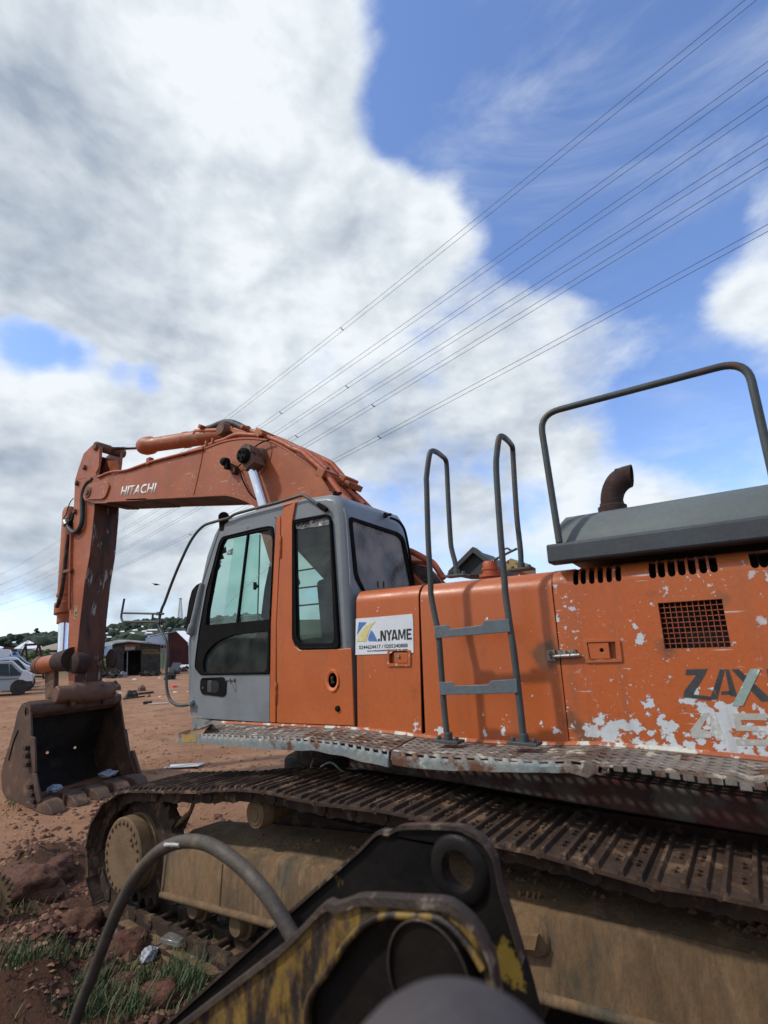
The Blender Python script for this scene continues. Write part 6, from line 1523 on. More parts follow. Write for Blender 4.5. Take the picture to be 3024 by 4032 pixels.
# hose
HY = 1.24
hpts = [onY(wW(*q), HY) for q in [(645, 2045), (600, 1968), (560, 1912), (510, 1862), (450, 1824), (395, 1818), (345, 1838), (300, 1884), (262, 1950), (232, 2020), (205, 2092), (180, 2155), (158, 2220), (140, 2290)]]
dlast = (hpts[-1] - hpts[-2]); hpts += [hpts[-1] + dlast * 2, V3(hpts[-1].x + dlast.x * 5 - .02, HY - .1, .05), V3(hpts[-1].x + dlast.x * 5 - .45, HY - .35, .045)]
m_bigh = material('dusty black hose', (.050, .040, .032), (.072, .058, .044), 9, c3=(.13, .10, .06), thr3=.66, scale3=10, soft3=.1, rough=.65, bump=.2, bscale=80, fine=.15)
hose = MB().tube(smooth_path(hpts, 6), .023, 14).build('hydraulic_hose', m_bigh, None, smooth=60); tag(hose, 'thick black hydraulic hose arching from the bracket to the ground', 'hose')
hm = MB().tube(smooth_path([onY(wG(*q), HY - .022) for q in [(980, 492), (1030, 492), (1065, 496)]], 3), .007, 6).build('hose_print', m_wear, hose, smooth=60)
# out of focus rounded shape of unknown kind, built as a post
pk = EYE + ray(wW(1000, 2558)) * .34
m_grey_shape = material('dark grey matt surface', (.062, .053, .054), (.052, .044, .045), 30, rough=.9, bump=.2, bscale=160, fine=.1)
po = MB(); rp_ = .104
po.lathe((pk.x, pk.y, 0), (0, 0, 1), [(0, .0), (0, rp_), (pk.z, rp_)] + [(pk.z + rp_ * math.sin(R(a)), rp_ * math.cos(R(a))) for a in range(10, 90, 10)] + [(pk.z + rp_, 0)], 36)
tag(po.build('grey_shape', m_grey_shape, None, smooth=60), 'blurred dark grey rounded shape of unknown kind close to the camera', 'post')

# ================================================================== overhead lines
D_ = V3(-.987, .162, 0).normalized(); Nn = V3(.162, .987, 0).normalized()
m_wire = material('aluminium conductor', (.11, .11, .115), None, 3, rough=.6, bump=0)
WIRES = [(49.8, -.0925, 'topmost double power line crossing the upper right sky', [-88]), (43.0, -.0880, 'second double power line from the top', [62, 148]), (40.1, -.0915, 'third double power line from the top', [46, 190]),
         (37.0, -.0850, 'fourth double power line from the top', [57.5, 155]), (35.15, -.0945, 'fifth double power line from the top', [41, 210]), (30.14, -.0880, 'lowest double power line, just above the tall ladder rails', [40, 92, 180])]
for a, b, lab, spc in WIRES:
    f = lambda s, dw=0, dz=0: D_ * s + Nn * (40 + dw) + V3(0, 0, a + b * s + .000206 * s * s + dz)
    pl_ = thing('power_line', lab, 'power line', tuple(f(0)), 'overhead power lines')
    ss_ = [s for s in range(-150, 640, 10)]
    for dw, dz in ((0, 0), (.62, -.10)):
        MB().tube([f(s, dw, dz) for s in ss_], .025, 5).build('conductor', m_wire, pl_, smooth=80)
    for s in spc + [300, 400]:
        if s < 0: s = 47
        MB().tube([f(s), f(s, .2, -.16), f(s, .45, -.22), f(s, .62, -.10)], .06, 6).build('spacer', m_wire, pl_, smooth=80)
# bird far off
bd = EYE + ray(wO(1275, 729)).normalized() * 60
bm_ = MB(); bm_.loft([[bd + V3(x * .8, x * .55, 0) + V3(0, 0, r_ * math.sin(t)) + V3(-.55, .8, 0) * r_ * math.cos(t) for t in [i * 1.0472 for i in range(6)]] for x, r_ in ((-.3, .02), (-.15, .09), (.1, .11), (.25, .05), (.32, .01))])
for s_ in (-1, 1): bm_.prism([bd + V3(.1, .06, .05), bd + V3(-.08, -.05, .05), bd + V3(-.55 * s_ - .1, .8 * s_, .02), bd + V3(-.55 * s_ + .05, .8 * s_, .02)], (0, 0, .02))
tag(bm_.build('bird', m_dark, None), 'small dark bird gliding between the arm and the cab', 'bird')

# ================================================================== vehicles
m_vsil = material('silver van paint', (.30, .305, .31), (.27, .275, .28), 2, rough=.35, bump=0, fine=.03, coat=.3)
m_vwhite = material('white van paint', (.62, .63, .64), (.56, .57, .58), 2, rough=.35, bump=0, fine=.03, coat=.3)
m_vblue = material('blue car paint', (.05, .16, .36), (.06, .18, .38), 2, rough=.3, bump=0, fine=.03, coat=.3)
m_vred = material('dark red light', (.16, .012, .018), None, 2, rough=.3, bump=0)
m_win = material('dark car window', (.012, .018, .02), (.02, .027, .028), 2, rough=.2, bump=0, spec=.3)
m_tyre = material('dusty tyre', (.022, .020, .019), (.045, .037, .03), 5, rough=.85, bump=.1)
def vehicle(name, label, cat, P0, n, body, mat, depth, windows=(), wheels=(), extra=(), tint=0.0, win=wP):
    n = n.normalized(); t = thing(name, label, cat, (P0.x, P0.y, 0), 'cars parked across the yard')
    f = lambda q, off=0: onP(win(*q), P0 + n * off, n)
    bp = [f(q) for q in body]; N_ = len(bp)
    cx = sum(bp, V3(0, 0, 0)) / N_
    rings = []
    zmax = max(q.z for q in bp); zmin = min(q.z for q in bp)
    for off, k in ((.0, .97), (-.06, 1.0), (-depth + .06, 1.0), (-depth, .97)):
        # tumblehome: the upper body leans inwards
        ring = []
        for q in bp:
            h_ = max(0, (q.z - zmin) / (zmax - zmin) - .5) * 2
            ring.append(cx + (q - cx) * k + n * (off - (.16 * h_ if off > -depth / 2 else -.16 * h_)))
        rings.append(ring)
    MB().loft(rings).build('body', mat, t, smooth=35)
    def lean(q):
        h_ = max(0, (q.z - zmin) / (zmax - zmin) - .5) * 2
        return q - n * .16 * h_
    for w in windows:
        MB().prism([lean(f(q)) + n * .012 for q in w], -n * .03).build('window', m_win, t)
    for (cxp, cyp, r_) in wheels:
        c_ = f((cxp, cyp)); c_.z = r_
        w_ = MB(); w_.lathe(c_ + n * .02, -n, [(0, r_ * .62), (0, r_ * .93), (.03, r_), (.20, r_), (.23, r_ * .9)], 28); wo_ = w_.build('wheel', m_tyre, t, smooth=40)
        MB().lathe(c_ + n * .0, -n, [(0.0, 0), (0, r_ * .16), (.02, r_ * .2), (.03, r_ * .55), (.0, r_ * .62), (.05, r_ * .63)], 20).build('rim', m_tyre, wo_, smooth=40)
        MB().lathe(c_ - n * (depth - .25), -n, [(0, r_ * .9), (.03, r_), (.20, r_), (.23, r_ * .9)], 28).build('wheel', m_tyre, t, smooth=40)
    for nm, poly, mt in extra:
        MB().prism([f(q) + n * .014 for q in poly], -n * .03).build(nm, mt, t)
    return t
n0 = V3(.93, -.365, 0)
Pv = onZ(wP(295, 1252))
vehicle('van', 'silver van with dark wheels parked facing right, nearest of the cars', 'van', Pv, n0,
        [(-360, 745), (0, 735), (175, 722), (235, 775), (335, 868), (420, 890), (500, 932), (512, 1030), (505, 1090), (420, 1120), (400, 1130), (385, 1060), (340, 1035), (270, 1032), (210, 1065), (170, 1130), (150, 1190), (-360, 1200)], m_vsil, 1.9,
        [[(-200, 770), (132, 765), (140, 955), (-200, 940)], [(150, 768), (172, 770), (262, 862), (362, 945), (150, 955)]], [(295, 1155, .41), (-620, 1170, .41)],
        [('bumper', [(395, 1040), (512, 1035), (508, 1095), (440, 1100), (430, 1140), (400, 1135)], m_tyre), ('stripe', [(-200, 1015), (290, 990), (290, 998), (-200, 1026)], m_pin), ('front_panel', [(290, 1000), (360, 880), (430, 885), (505, 935), (510, 1030), (300, 1036)], m_vwhite)])
Pv2 = Pv - n0 * 3.6 + V3(0, 0, 0)
vehicle('van', 'white van with dark windscreen and red light behind the silver van', 'van', Pv2, n0,
        [(-200, 690), (0, 685), (130, 660), (240, 662), (320, 730), (405, 790), (470, 812), (545, 858), (548, 930), (520, 990), (-200, 990)], m_vwhite, 1.9,
        [[(170, 708), (285, 702), (340, 760), (412, 850), (330, 858), (250, 790)], [(-100, 720), (150, 706), (220, 800), (-100, 820)]], [(430, 985, .40)], [('tail_light', [(435, 876), (544, 866), (540, 912), (470, 918)], m_vred)])
Pv3 = Pv - n0 * 7.2
vehicle('car', 'blue car half hidden behind the white van', 'car', Pv3, n0,
        [(-100, 690), (170, 640), (292, 642), (350, 690), (420, 745), (480, 765), (545, 800), (560, 850), (540, 920), (-100, 920)], m_vblue, 1.7,
        [[(270, 690), (310, 672), (370, 720), (425, 768), (380, 768), (330, 730)]], [(470, 900, .32)])
Pv4 = Pv - n0 * 11.5
vehicle('van', 'tall white box van at the back left of the cars', 'van', Pv4, n0, [(-200, 545), (0, 535), (140, 543), (165, 580), (175, 650), (175, 800), (-200, 800)], m_vwhite, 2.0, [[(195 - 20, 600), (172, 610), (172, 640), (150, 640)]], [(100, 800, .4)])
Pv5 = Pv - n0 * 14
vehicle('car', 'small blue car behind the tall white van', 'car', Pv5, n0, [(100, 625), (180, 585), (250, 578), (290, 620), (300, 700), (100, 700)], m_vblue, 1.6, [[(185, 600), (240, 590), (245, 615), (190, 622)]], [(200, 690, .32)])

# ================================================================== sheds, houses, lamps
m_tin = material('dark rusted tin', (.028, .026, .025), (.05, .042, .036), 1.5, c3=(.10, .07, .05), thr3=.62, scale3=2.5, soft3=.1, rough=.8, bump=.2, bscale=10)
m_redtin = material('dark red tin', (.10, .018, .016), (.06, .014, .014), 1.5, c4=(.03, .012, .012), thr4=.55, scale4=1.2, rough=.7, bump=.1, bscale=6)
m_roofw = material('bright sheet roof', (.80, .81, .82), (.72, .73, .74), .8, rough=.5, bump=.05)
m_rooftan = material('tan sheet roof', (.38, .31, .20), (.30, .25, .17), .6, rough=.6, bump=.05)
m_roofg = material('grey sheet roof', (.30, .30, .29), (.22, .22, .21), .6, c3=(.2, .13, .09), thr3=.6, scale3=1.5, soft3=.1, rough=.6, bump=.05)
m_wall = material('pale house wall', (.42, .38, .32), (.34, .31, .27), .6, rough=.9, bump=.05)
m_wallg = material('grey block wall', (.25, .24, .22), (.18, .17, .16), .8, rough=.9, bump=.1)
m_wallr = material('red brown wall', (.22, .07, .05), (.16, .055, .04), .8, rough=.9, bump=.05)
m_tarp = material('pale blue sheeting', (.50, .56, .64), (.42, .48, .57), .9, rough=.5, bump=.2, bscale=4)
m_board = material('pale sign board', (.30, .25, .24), (.22, .18, .17), 2, rough=.7, bump=0)
m_ylw = material('yellow lettering', (.36, .27, .05), (.28, .2, .05), 4, rough=.7, bump=0)
m_gsteel = material('galvanised post', (.22, .23, .24), None, 4, rough=.5, bump=0)
m_tree = material('distant foliage', (.022, .038, .020), (.034, .052, .024), .08, c3=(.012, .022, .013), thr3=.52, scale3=.35, soft3=.12, rough=.9, bump=.6, bscale=.8, fine=.25)
m_bush = material('light green bush', (.075, .12, .03), (.05, .085, .025), 1.2, rough=.8, bump=.4, bscale=6, fine=.25)

def shack_plane(px):
    P0 = onZ(px); n = V3(-P0.x, -P0.y, 0).normalized(); return P0, n
P0, n = shack_plane(wQ(740, 992))
q_ = lambda pts, off=0.: [onP(wQ(*p), P0 + n * off, n) for p in pts]
sh_ = thing('shack', 'black tin shack with open doorway and yellow lettering', 'shack', (P0.x, P0.y, 0))
MB().prism(q_([(258, 495), (470, 455), (472, 600), (445, 640), (440, 1000), (258, 960)]), -n * .12).build('wall_panel', m_tin, sh_)
MB().prism(q_([(722, 455), (1040, 480), (1042, 1005), (725, 1000)]), -n * .12).build('wall_panel', m_tin, sh_)
MB().prism(q_([(470, 456), (722, 452), (722, 580), (470, 600)]), -n * .12).build('door_header', m_tin, sh_)
MB().prism(q_([(258, 480), (1042, 480), (1042, 1000), (258, 1000)], -3.2), -n * .1).build('rear_wall', m_tin, sh_)
for x in (258, 1035):
    a = q_([(x, 495), (x + 8, 495), (x + 8, 1000), (x, 990)]); MB().prism(a, -n * 3.2).build('side_wall', m_tin, sh_)
for i in range(13):
    y = 520 + i * 36
    for xa, xb in ((260, 438), (728, 1038)):
        if i < 3 and xa > 500: continue
        a = q_([(xa, y), (xb, y + 4), (xb, y + 14), (xa, y + 10)], .04); MB().prism(a, -n * .05).build('plank', m_tin, sh_)
MB().prism(q_([(500, 600), (512, 600), (506, 985), (488, 985)], .05), -n * .1).build('door_post', m_wallg, sh_)
ro_ = q_([(250, 492), (300, 462), (520, 430), (640, 440), (1050, 478), (1110, 488), (1108, 500), (640, 456), (520, 446), (300, 478), (255, 505)], .5); MB().prism(ro_, -n * 4.4).build('roof', m_roofg, sh_)
MB().prism(q_([(466, 488), (640, 500), (625, 572), (462, 582)], .06), -n * .04).build('sign_board', m_board, sh_)
MB().prism(q_([(470, 485), (720, 470), (715, 492), (640, 520), (470, 525)], .08), -n * .03).build('sign_board', m_wallr, sh_)
lt_ = MB(); r2 = random.Random(3)
for (x0, x1, y0, hgt) in ((760, 1010, 585, 26), (758, 1030, 630, 34)):
    x = x0
    while x < x1:
        w_ = 12 + r2.random() * 8
        lt_.prism(q_([(x, y0 - hgt / 2), (x + w_ * .4, y0 - hgt / 2), (x + w_ * .4, y0 + hgt / 2), (x, y0 + hgt / 2)], .09), -n * .02)
        lt_.prism(q_([(x, y0 - (hgt / 2 if r2.random() < .5 else 4)), (x + w_, y0 - hgt / 2), (x + w_, y0 - hgt / 2 + 8), (x, y0 - hgt / 2 + 9)], .095), -n * .02)
        x += w_ + 9
lt_o = lt_.build('lettering', m_ylw, sh_); tag(lt_o, kind='stuff')
# red shed
P0, n = shack_plane(wQ(1340, 900)); rs_ = thing('shed', 'dark red corrugated shed with white sloping roof', 'shed', (P0.x, P0.y, 0))
rp = lambda pts, off=0.: [onP(wQ(*p), P0 + n * off, n) for p in pts]
MB().prism(rp([(1165, 300), (1310, 280), (1520, 480), (1510, 900), (1340, 885), (1165, 860)]), -n * .2).build('wall', m_redtin, rs_)
for i in range(12):
    x = 1180 + i * 28; yt = 300 if x < 1310 else 300 + (x - 1310) * .95
    MB().prism(rp([(x, yt + 6), (x + 9, yt + 8), (x + 7, 860), (x - 2, 860)], .06), -n * .07).build('rib', m_redtin, rs_)
ev_ = rp([(1508, 482)], .3)[0]; nt_2 = (n * .5 + V3(0, 0, 1)).normalized()
MB().prism([onP(wQ(*p), ev_, nt_2) for p in [(1305, 266), (1440, 264), (1556, 372), (1700, 520), (1690, 560), (1508, 482)]], V3(0, 0, -.2)).build('roof', m_roofw, rs_)
MB().prism(rp([(1160, 292), (1300, 266), (1310, 276), (1165, 306)], .3), -n * 6).build('roof_edge', m_roofg, rs_)
P0 = P0 * 1.05; P0.z = 0; ts_ = thing('canopy', 'pale blue sheet canopy between the two sheds', 'canopy', (P0.x, P0.y, 0))
MB().prism([onP(wQ(*p), P0, n) for p in [(800, 385), (1030, 330), (1160, 325), (1160, 430), (1120, 490), (1000, 478), (800, 440)]], -n * 2.5).build('sheeting', m_tarp, ts_)
MB().prism([onP(wQ(*p), P0, n) for p in [(830, 350), (1170, 282), (1170, 292), (830, 362)]], -n * 2.6).build('roof_edge', m_roofw, ts_)
for x in (1045, 1110): 
    b = onP(wQ(x, 480), P0, n); MB().tube([V3(b.x, b.y, 0), b], .07, 6).build('post', m_wallg, ts_)
MB().prism([onP(wQ(*p), P0 + n * .2, n) for p in [(1042, 545), (1120, 545), (1120, 640), (1042, 640)]], -n * .1).build('board', m_board, ts_)

def hut(name, label, win, d, wall, roof, mw, mr, depth=6, group=None, extra=()):
    """house: traced front at its own distance, gabled or hipped roof, real depth"""
    c_ = ray(win(*wall[0])); c_ = c_ / math.hypot(c_.x, c_.y); P0 = V3(c_.x * d, c_.y * d, 0); n = V3(-c_.x, -c_.y, 0)
    gz = terrain(P0.x, P0.y)
    t = thing(name, label, 'house', (P0.x, P0.y, gz), group)
    f = lambda pts, off=0.: [onP(win(*p), P0 + n * off, n) for p in pts]
    w_ = f(wall); zlow = min(gz - .5, min(q.z for q in w_))
    lo_ = sorted(range(len(w_)), key=lambda i: w_[i].z)[:2]
    for i in lo_: w_[i] = V3(w_[i].x, w_[i].y, zlow)
    MB().prism(w_, -n * depth).build('wall', mw, t)
    rf = f(roof, .6); ev = min(rf, key=lambda q: q.z); nt = (n * .42 + V3(0, 0, 1)).normalized()
    rp_ = [onP(win(*p), ev, nt) for p in roof]
    MB().prism(rp_, V3(0, 0, -.15)).build('roof', mr, t)
    back = [q - n * (q - ev).dot(-n) * 2 - n * 1.0 for q in rp_]; MB().prism(back, V3(0, 0, -.15)).build('roof', mr, t)
    for nm, poly, mt in extra: MB().prism(f(poly, .05), -n * .1).build(nm, mt, t)
    return t
hh_ = hut('house', 'pale house with bright white hipped roof beyond the cars', wP, 190, [(270, 525), (560, 525), (560, 640), (270, 640)], [(218, 526), (330, 455), (450, 393), (560, 448), (655, 495), (600, 520), (400, 530)], m_wall, m_roofw, 9, None, [('window', [(290, 570), (312, 570), (312, 628), (290, 628)], m_win), ('door', [(345, 585), (365, 585), (365, 640), (345, 640)], m_win)])
hut('house', 'long low house with tan roof left of the arm', wP, 170, [(520, 545), (1050, 530), (1050, 650), (520, 640)], [(490, 548), (700, 492), (920, 434), (1100, 400), (1100, 540), (900, 545), (640, 552)], m_wallr, m_rooftan, 9)
hut('house', 'low grey block building under the bucket cylinder', wP, 120, [(710, 600), (1000, 590), (1000, 700), (710, 700)], [(705, 596), (1000, 585), (1000, 596), (705, 606)], m_wallg, m_roofg, 5)
hut('house', 'red brown walled house with pale roof at the left edge', wP, 200, [(-60, 520), (235, 505), (235, 600), (-60, 600)], [(-60, 500), (10, 492), (60, 505), (40, 522), (-60, 528)], m_wallr, m_roofw, 8)
hut('house', 'low house with long grey roof behind the black shack', wQ, 120, [(60, 515), (290, 500), (290, 700), (60, 700)], [(60, 500), (110, 462), (370, 408), (520, 412), (830, 438), (820, 450), (520, 440), (270, 500), (110, 535), (60, 545)], m_tarp, m_roofg, 8)
k = 0
HH = [(wQ, 420, 278, 75), (wQ, 560, 305, 130), (wQ, 738, 197, 65), (wQ, 905, 252, 190), (wQ, 1375, 200, 110), (wQ, 165, 308, 42), (wQ, 190, 368, 110), (wQ, 240, 232, 76), (wQ, 1190, 218, 60), (wQ, 1062, 188, 44), (wQ, 625, 255, 90), (wQ, 775, 272, 90), (wQ, 850, 300, 130), (wQ, 1245, 245, 110), (wQ, 800, 330, 60), (wQ, 330, 245, 50), (wP, 140, 408, 130), (wP, 205, 432, 90)]
def slope_hit(win, x, y):
    r_ = ray(win(x, y)); h_ = math.hypot(r_.x, r_.y); d = 160
    while d < 790:
        if terrain(r_.x / h_ * d, r_.y / h_ * d) >= 2.07 + r_.z / h_ * d: break
        d += 8
    return d
LABS = ['small pale-roofed house among the trees of the far hill']
for win, x, y, w in HH:
    white = w in (65, 75, 190, 130, 42, 110, 90)
    d = slope_hit(win, x, y + 20)
    rc_ = 'white' if white else ('tan' if k % 2 else 'grey')
    hut('house', f'small {rc_}-roofed house with {"pale" if k % 3 else "reddish"} walls among the trees of the far hill', win, d, [(x - w * .42, y + 4), (x + w * .42, y + 2), (x + w * .42, y + 24), (x - w * .42, y + 26)], [(x - w * .52, y + 6), (x - w * .3, y - 12), (x + w * .42, y - 16), (x + w * .52, y + 3)], m_wall if k % 3 else m_wallr, m_roofw if white else (m_rooftan if k % 2 else m_roofg), 8, 'houses on the far hill'); k += 1
# distant wood on the hills
rw_ = random.Random(21); tb_ = MB()
bm = bmesh.new(); bmesh.ops.create_icosphere(bm, subdivisions=2, radius=1); ico_v = [v.co.copy() for v in bm.verts]; ico_f = [tuple(v.index for v in f.verts) for f in bm.faces]; bm.free()
def crown(mb, c, r_, h, sd):
    mb.add([c + V3(q.x * r_, q.y * r_, q.z * h) * (1 + .55 * noise.noise(q * 1.9 + V3(sd, sd * .7, 0)) + .25 * noise.noise(q * 4.5 + V3(0, sd, 0))) for q in ico_v], ico_f)
houses_az = []
HAZ = []
for win, x, y, w in HH:
    c_ = ray(win(x, y + 18)); dd_ = slope_hit(win, x, y + 20); hd_ = math.hypot(c_.x, c_.y); HAZ.append((math.atan2(c_.y, -c_.x), c_.z / hd_, w * .42 * (win(1, 0)[0] - win(0, 0)[0]) / FOCAL, dd_))
for _ in range(4600):
    az = -.02 + .75 * rw_.random(); d = 230 + 640 * rw_.random() ** .8
    x, y = -d * math.cos(az), d * math.sin(az); r_ = 2 + 3.0 * rw_.random() ** 2
    if any(abs(az - a_) < w_ + r_ / d and d < hd2 and (terrain(x, y) + r_ * 1.2 - 2.07) / d > e_ for a_, e_, w_, hd2 in HAZ): continue
    
    crown(tb_, V3(x, y, terrain(x, y) + r_ * .5), r_, r_ * (.6 + .5 * rw_.random()), rw_.random() * 99)
o = tb_.build('far_wood', m_tree, None, smooth=80); tag(o, 'dark green wood covering the far hills', 'wood', kind='stuff')
# single trees standing over the skyline or near the houses
def tree(px, d, hpx, label, win=wP, mt=None, wide=.8, group='single trees near the houses'):
    c_ = ray(win(*px)); c_ = c_ / math.hypot(c_.x, c_.y); P = EYE + c_ * d; base = V3(P.x, P.y, terrain(P.x, P.y)); hgt = hpx * (420 / 1659) / FOCAL * d
    t = thing('tree', label, 'tree', tuple(base), group); top = P.z
    MB().tube([base, base.lerp(V3(P.x + .3, P.y, top), .5), V3(P.x, P.y, top)], [hgt * .05, hgt * .035, hgt * .015], 6).build('trunk', m_link, t)
    b = MB(); r3 = random.Random(int(px[0] * 7 + px[1]))
    for _ in range(14):
        u = V3(r3.gauss(0, 1), r3.gauss(0, 1), r3.gauss(0, .8)).normalized() * r3.random() ** .4
        crown(b, V3(P.x, P.y, top) + V3(u.x * hgt * .5 * wide, u.y * hgt * .5 * wide, u.z * hgt * .38), hgt * (.16 + .12 * r3.random()), hgt * (.13 + .1 * r3.random()), r3.random() * 90)
    b.build('crown', mt or m_tree, t, smooth=80)
tree((570, 250), 600, 60, 'lone tree standing above the left skyline'); tree((290, 375), 300, 110, 'dark tree behind the white hipped roof'); tree((60, 440), 230, 130, 'dark green tree at the left edge below the hill'); tree((130, 470), 215, 110, 'dark tree left of the white hipped roof')
tree((690, 190), 560, 60, 'tall dark tree on the right skyline', wQ); tree((540, 190), 600, 42, 'small tree on the right skyline left of the tall one', wQ); tree((1150, 140), 600, 50, 'round tree on the skyline by the mast', wQ); tree((1400, 130), 600, 60, 'tree on the skyline next to the cab', wQ)
tree((470, 640), 75, 120, 'light green bush below the white hipped roof', wP, m_bush, 1.2); tree((690, 610), 80, 130, 'light green bush right of the steel frame', wP, m_bush, 1.0); tree((600, 700), 70, 60, 'low green bush by the blue car', wP, m_bush, 1.5)
tree((170, 850), 62, 260, 'bright green bush beside the black shack', wQ, m_bush, 1.0); tree((120, 750), 66, 200, 'pale green bush behind the arm', wQ, m_bush, 1.1)
# street lamps, mast, A frame
for i, (bx, by, tx, ty, ax_, ay_) in enumerate(((275, 470, 287, 362, 318, 352), (757, 452, 770, 316, 815, 306), (502, 400, 502, 347, 545, 335))):
    c_ = ray(wP(bx, by)); c_ = c_ / math.hypot(c_.x, c_.y); d = 330; P0 = V3(c_.x * d, c_.y * d, 0); n = -V3(c_.x, c_.y, 0)
    g = lambda x, y: onP(wP(x, y), P0, n)
    b = g(bx, by); t = thing('street_lamp', ['grey street lamp left of the white hipped roof', 'grey street lamp right of the steel frame', 'faint street lamp behind the white roof ridge'][i], 'street lamp', (b.x, b.y, terrain(b.x, b.y)), 'street lamps below the hill')
    MB().tube([V3(b.x, b.y, terrain(b.x, b.y)), g(tx, ty)], [.22, .16], 6).build('pole', m_gsteel, t); MB().tube([g(tx, ty), g(ax_, ay_)], .14, 6).build('lamp_arm', m_gsteel, t); MB().tube([g(ax_ - 12, ay_ + 1), g(ax_, ay_)], .3, 6).build('lamp_head', m_gsteel, t)
c_ = ray(wB(1470, 310)); c_ = c_ / math.hypot(c_.x, c_.y); d = 700; P0 = V3(c_.x * d, c_.y * d, 0); n = -V3(c_.x, c_.y, 0); g = lambda x, y: onP(wB(x, y), P0, n)
mt = thing('lattice_mast', 'thin grey lattice mast on the hill left of the cab', 'mast', tuple(g(1470, 315)))
rt = V3(n.y, -n.x, 0); base = g(1470, 320); topm = g(1474, 122)
for sx in (-1, 1):
    for sy in (-1, 1): MB().tube([base + rt * sx * 3.4 + n * sy * 3.4, topm + rt * sx * .8 + n * sy * .8], .35, 5).build('leg', m_gsteel, mt)
ls = MB()
for i in range(12):
    t0, t1 = i / 12, (i + 1) / 12; s0 = 3.4 - 2.6 * t0; s1 = 3.4 - 2.6 * t1
    for sy in (-1, 1): ls.tube([base.lerp(topm, t0) - rt * s0 + n * sy * s0, base.lerp(topm, t1) + rt * s1 + n * sy * s1], .18, 4).tube([base.lerp(topm, t0) + rt * s0 + n * sy * s0, base.lerp(topm, t1) - rt * s1 + n * sy * s1], .18, 4)
tag(ls.build('lattice', m_gsteel, mt), kind='stuff'); MB().tube([topm, topm + V3(0, 0, 1)], 1.9, 8).build('antenna', m_gsteel, mt)
P0 = onZ(wP(660, 1000)); n = V3(-P0.x, -P0.y, 0).normalized(); g = lambda x, y, o=0: onP(wP(x, y), P0 + n * o, n)
fr_ = thing('steel_frame', 'dark welded A frame hoist standing behind the cars', 'hoist', (P0.x, P0.y, 0))
for a, b in (((400, 475), (320, 655)), ((400, 475), (428, 770)), ((600, 462), (505, 775)), ((612, 462), (645, 700)), ((640, 700), (680, 1000))): MB().tube([g(*a), g(*b)], .09, 6).build('leg', m_link, fr_)
for x0, y0 in ((320, 655), (428, 770), (505, 775)):
    q = g(x0, y0); MB().tube([q, V3(q.x - .2, q.y, 0)], .09, 6).build('leg', m_link, fr_)
MB().tube([g(385, 472), g(615, 460)], .10, 6).build('top_beam', m_link, fr_); MB().tube([g(320, 530), g(450, 398), g(600, 470)], .03, 5).build('stay', m_link, fr_); MB().tube([g(440, 965), g(665, 965)], .08, 5).build('cross_bar', m_link, fr_)

# ================================================================== scrap and litter on the yard
m_scrap = material('black scrap', (.018, .016, .015), (.05, .038, .03), 2.5, rough=.8, bump=.3)
m_pale = material('pale litter', (.62, .61, .58), (.5, .5, .48), 3, rough=.6, bump=.1)
m_red = material('red plastic', (.55, .03, .02), None, 3, rough=.4, bump=0)
def lump(name, px, win, size, mat, label, cat, group, tall=.6):
    c_ = on_ground(win(*px)); b = MB(); rr2 = random.Random(int(px[0] * 13 + px[1]))
    if name == 'scrap_heap':
        for _ in range(16):
            u = c_ + V3(rr2.gauss(0, size * .45), rr2.gauss(0, size * .45), 0); u.z += rr2.random() * size * tall * .8
            e = Matrix.Rotation(rr2.random() * 6.3, 3, 'Z') @ Matrix.Rotation(rr2.gauss(0, .6), 3, 'X') @ Matrix.Rotation(rr2.gauss(0, .6), 3, 'Y')
            b.obox(u, e @ V3(size * (.15 + .35 * rr2.random()), 0, 0), e @ V3(0, size * (.05 + .2 * rr2.random()), 0), e @ V3(0, 0, size * (.04 + .16 * rr2.random())))
        return tag(b.build(name, mat, None), label, cat, group)
    n_ = 7; 
    lo_ = [c_ + V3(math.cos(t) * size * (.7 + .5 * rr2.random()), math.sin(t) * size * (.7 + .5 * rr2.random()), -.02) for t in [2 * math.pi * i / n_ for i in range(n_)]]
    mid = [q.lerp(c_, .15) + V3(0, 0, size * tall * (.5 + .5 * rr2.random())) for q in lo_]; hi_ = [q.lerp(c_, .65) + V3(0, 0, size * tall * (.9 + .5 * rr2.random())) for q in lo_]
    b.loft([lo_, mid, hi_]); return tag(b.build(name, mat, None), label, cat, group)
SCR = [((90, 960), .8), ((160, 920), 1.0), ((230, 930), .9), ((300, 900), .7), ((120, 1010), .7), ((210, 1030), .7), ((270, 1040), .5), ((330, 1000), .5), ((790, 1000), .45), ((880, 1005), .5), ((960, 1000), .4), ((1230, 1000), .5), ((1215, 1060), .5), ((1420, 930), .6)]
for i, (p, s_) in enumerate(SCR): lump('scrap_heap', p, wQ, s_, m_scrap, ('heap of black scrap metal left of the black shack' if p[0] < 400 else 'small heap of scrap at the foot of the black shack wall' if p[0] < 1000 else 'heap of black scrap in front of the red shed'), 'scrap', 'scrap heaps by the sheds', .9)
lump('stone_block', (425, 1030), wQ, .40, m_wallg, 'grey round block in front of the black shack', 'block', None, 1.1); lump('stone_block', (345, 965), wQ, .35, m_wallg, 'brown grey block among the scrap left of the shack', 'block', None, 1.3)
for p, s_, lab in (((525, 1350), .22, 'black drum shaped part lying on the yard'), ((640, 1340), .16, 'brown cast part right of the black drum'), ((280, 1190), .30, 'black box of scrap behind the bucket'), ((330, 1230), .25, 'rusty plate by the black box'), ((740, 1250), .22, 'rusty lump on the yard below the shack'), ((855, 1345), .10, 'small brown stone on the yard')):
    lump('scrap_part', p, wQ, s_, m_scrap if 'black' in lab else m_pin, lab, 'scrap', None, 1.1)
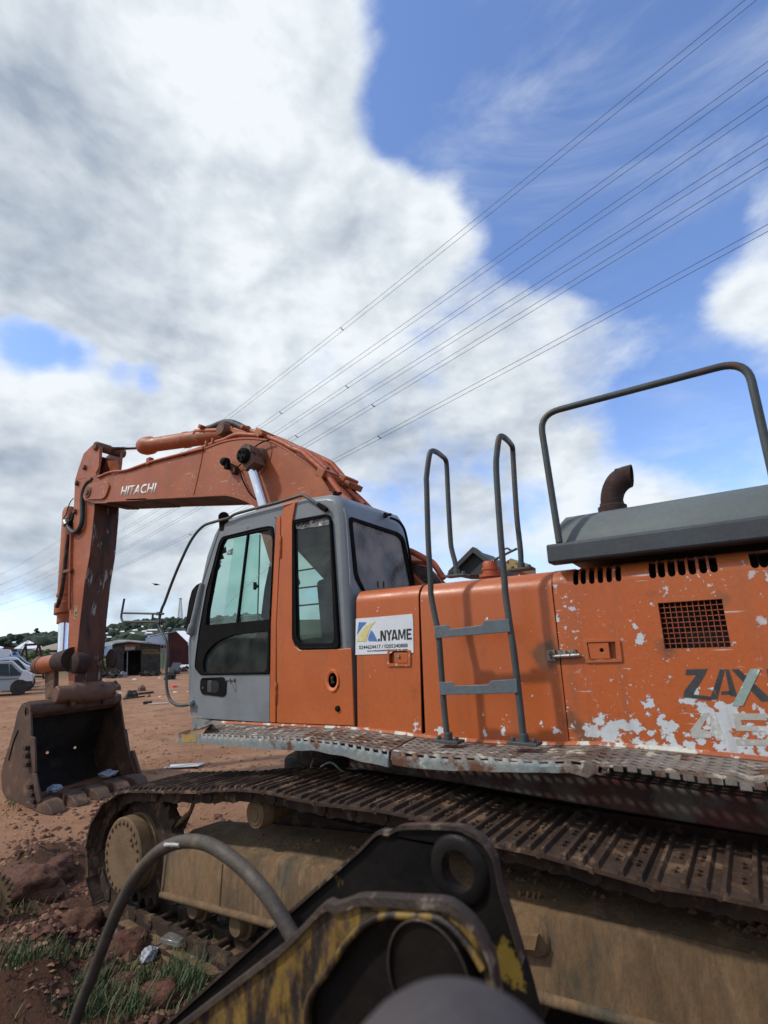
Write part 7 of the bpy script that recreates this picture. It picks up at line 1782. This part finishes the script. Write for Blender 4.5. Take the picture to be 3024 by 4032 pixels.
for a, b, r_, lab in (((430, 1390), (790, 1345), .035, 'long rusty bar lying on the yard'), ((680, 1312), (930, 1282), .05, 'dark pipe lying beside the scrap parts'), ((760, 1470), (900, 1455), .06, 'dark plank lying on the yard'), ((520, 1290), (640, 1268), .06, 'short dark pipe leaning over the black drum')):
    p, q = on_ground(wQ(*a)), on_ground(wQ(*b)); tag(MB().tube([p + V3(0, 0, r_), q + V3(0, 0, r_)], r_, 7).build('metal_bar', m_link, None), lab, 'bar')
LIT = [((625, 1062), .20, 1), ((380, 1292), .16, 1), ((1285, 1268), .13, 1), ((1035, 1342), .11, 1), ((1490, 1258), .08, 1), ((660, 1270), .08, 1), ((460, 1230), .12, 0), ((1080, 1020), .14, 0), ((1030, 1035), .12, 1), ((700, 1000), .14, 0), ((120, 1080), .22, 0), ((540, 970), .2, 0), ((940, 965), .14, 1)]
m_pink = material('dull pink litter', (.34, .2, .17), (.42, .33, .29), 4, rough=.7, bump=0)
for p, s_, w in LIT: lump('litter', p, wQ, s_, m_pale if w else m_pink, 'scrap of pale plastic litter on the red yard', 'litter', 'scraps of litter on the yard', .35)
lump('red_bag', (1275, 1182), wQ, .26, m_red, 'bright red plastic bag lying on the yard', 'bag', None, .35)
for p, lab in (((1000, 1462), 'long white strip lying on the yard near the cab'), ((720, 1122), 'white scrap beside the bucket linkage')):
    q = on_ground((wQ if 'strip' in lab else wP)(*p)); tag(MB().obox(q + V3(0, 0, .02), (.20, .30, 0), (-.05, .04, 0), (0, 0, .015)).build('white_strip', m_pale, None), lab, 'litter')
q = on_ground(wL(40, 450)); tag(MB().obox(q + V3(0, 0, .03), (.30, .16, .02), (-.06, .12, 0), (0, 0, .006)).build('cardboard', m_pale, None), 'pale flat sheet lying beyond the near track', 'sheet')
q = on_ground(wQ(1370, 915)); tag(MB().obox(q + V3(0, 0, .25), (.5, .7, 0), (-.35, .25, .1), (0, 0, .25)).build('white_crate', m_pale, None), 'white crate in front of the red shed', 'crate')
for i, x in enumerate((1205, 1245, 1290)):
    q = onP(wQ(x, 790), onZ(wQ(1300, 960)), V3(.85, -.5, 0)); tag(MB().tube([V3(q.x, q.y, .02), V3(q.x + .2, q.y + .35, q.z)], .16, 8).build('grey_tube', m_gsteel, None), ['left grey tube leaning by the red shed', 'middle grey tube leaning by the red shed', 'right grey tube leaning by the red shed'][i], 'tube', 'grey tubes by the red shed')
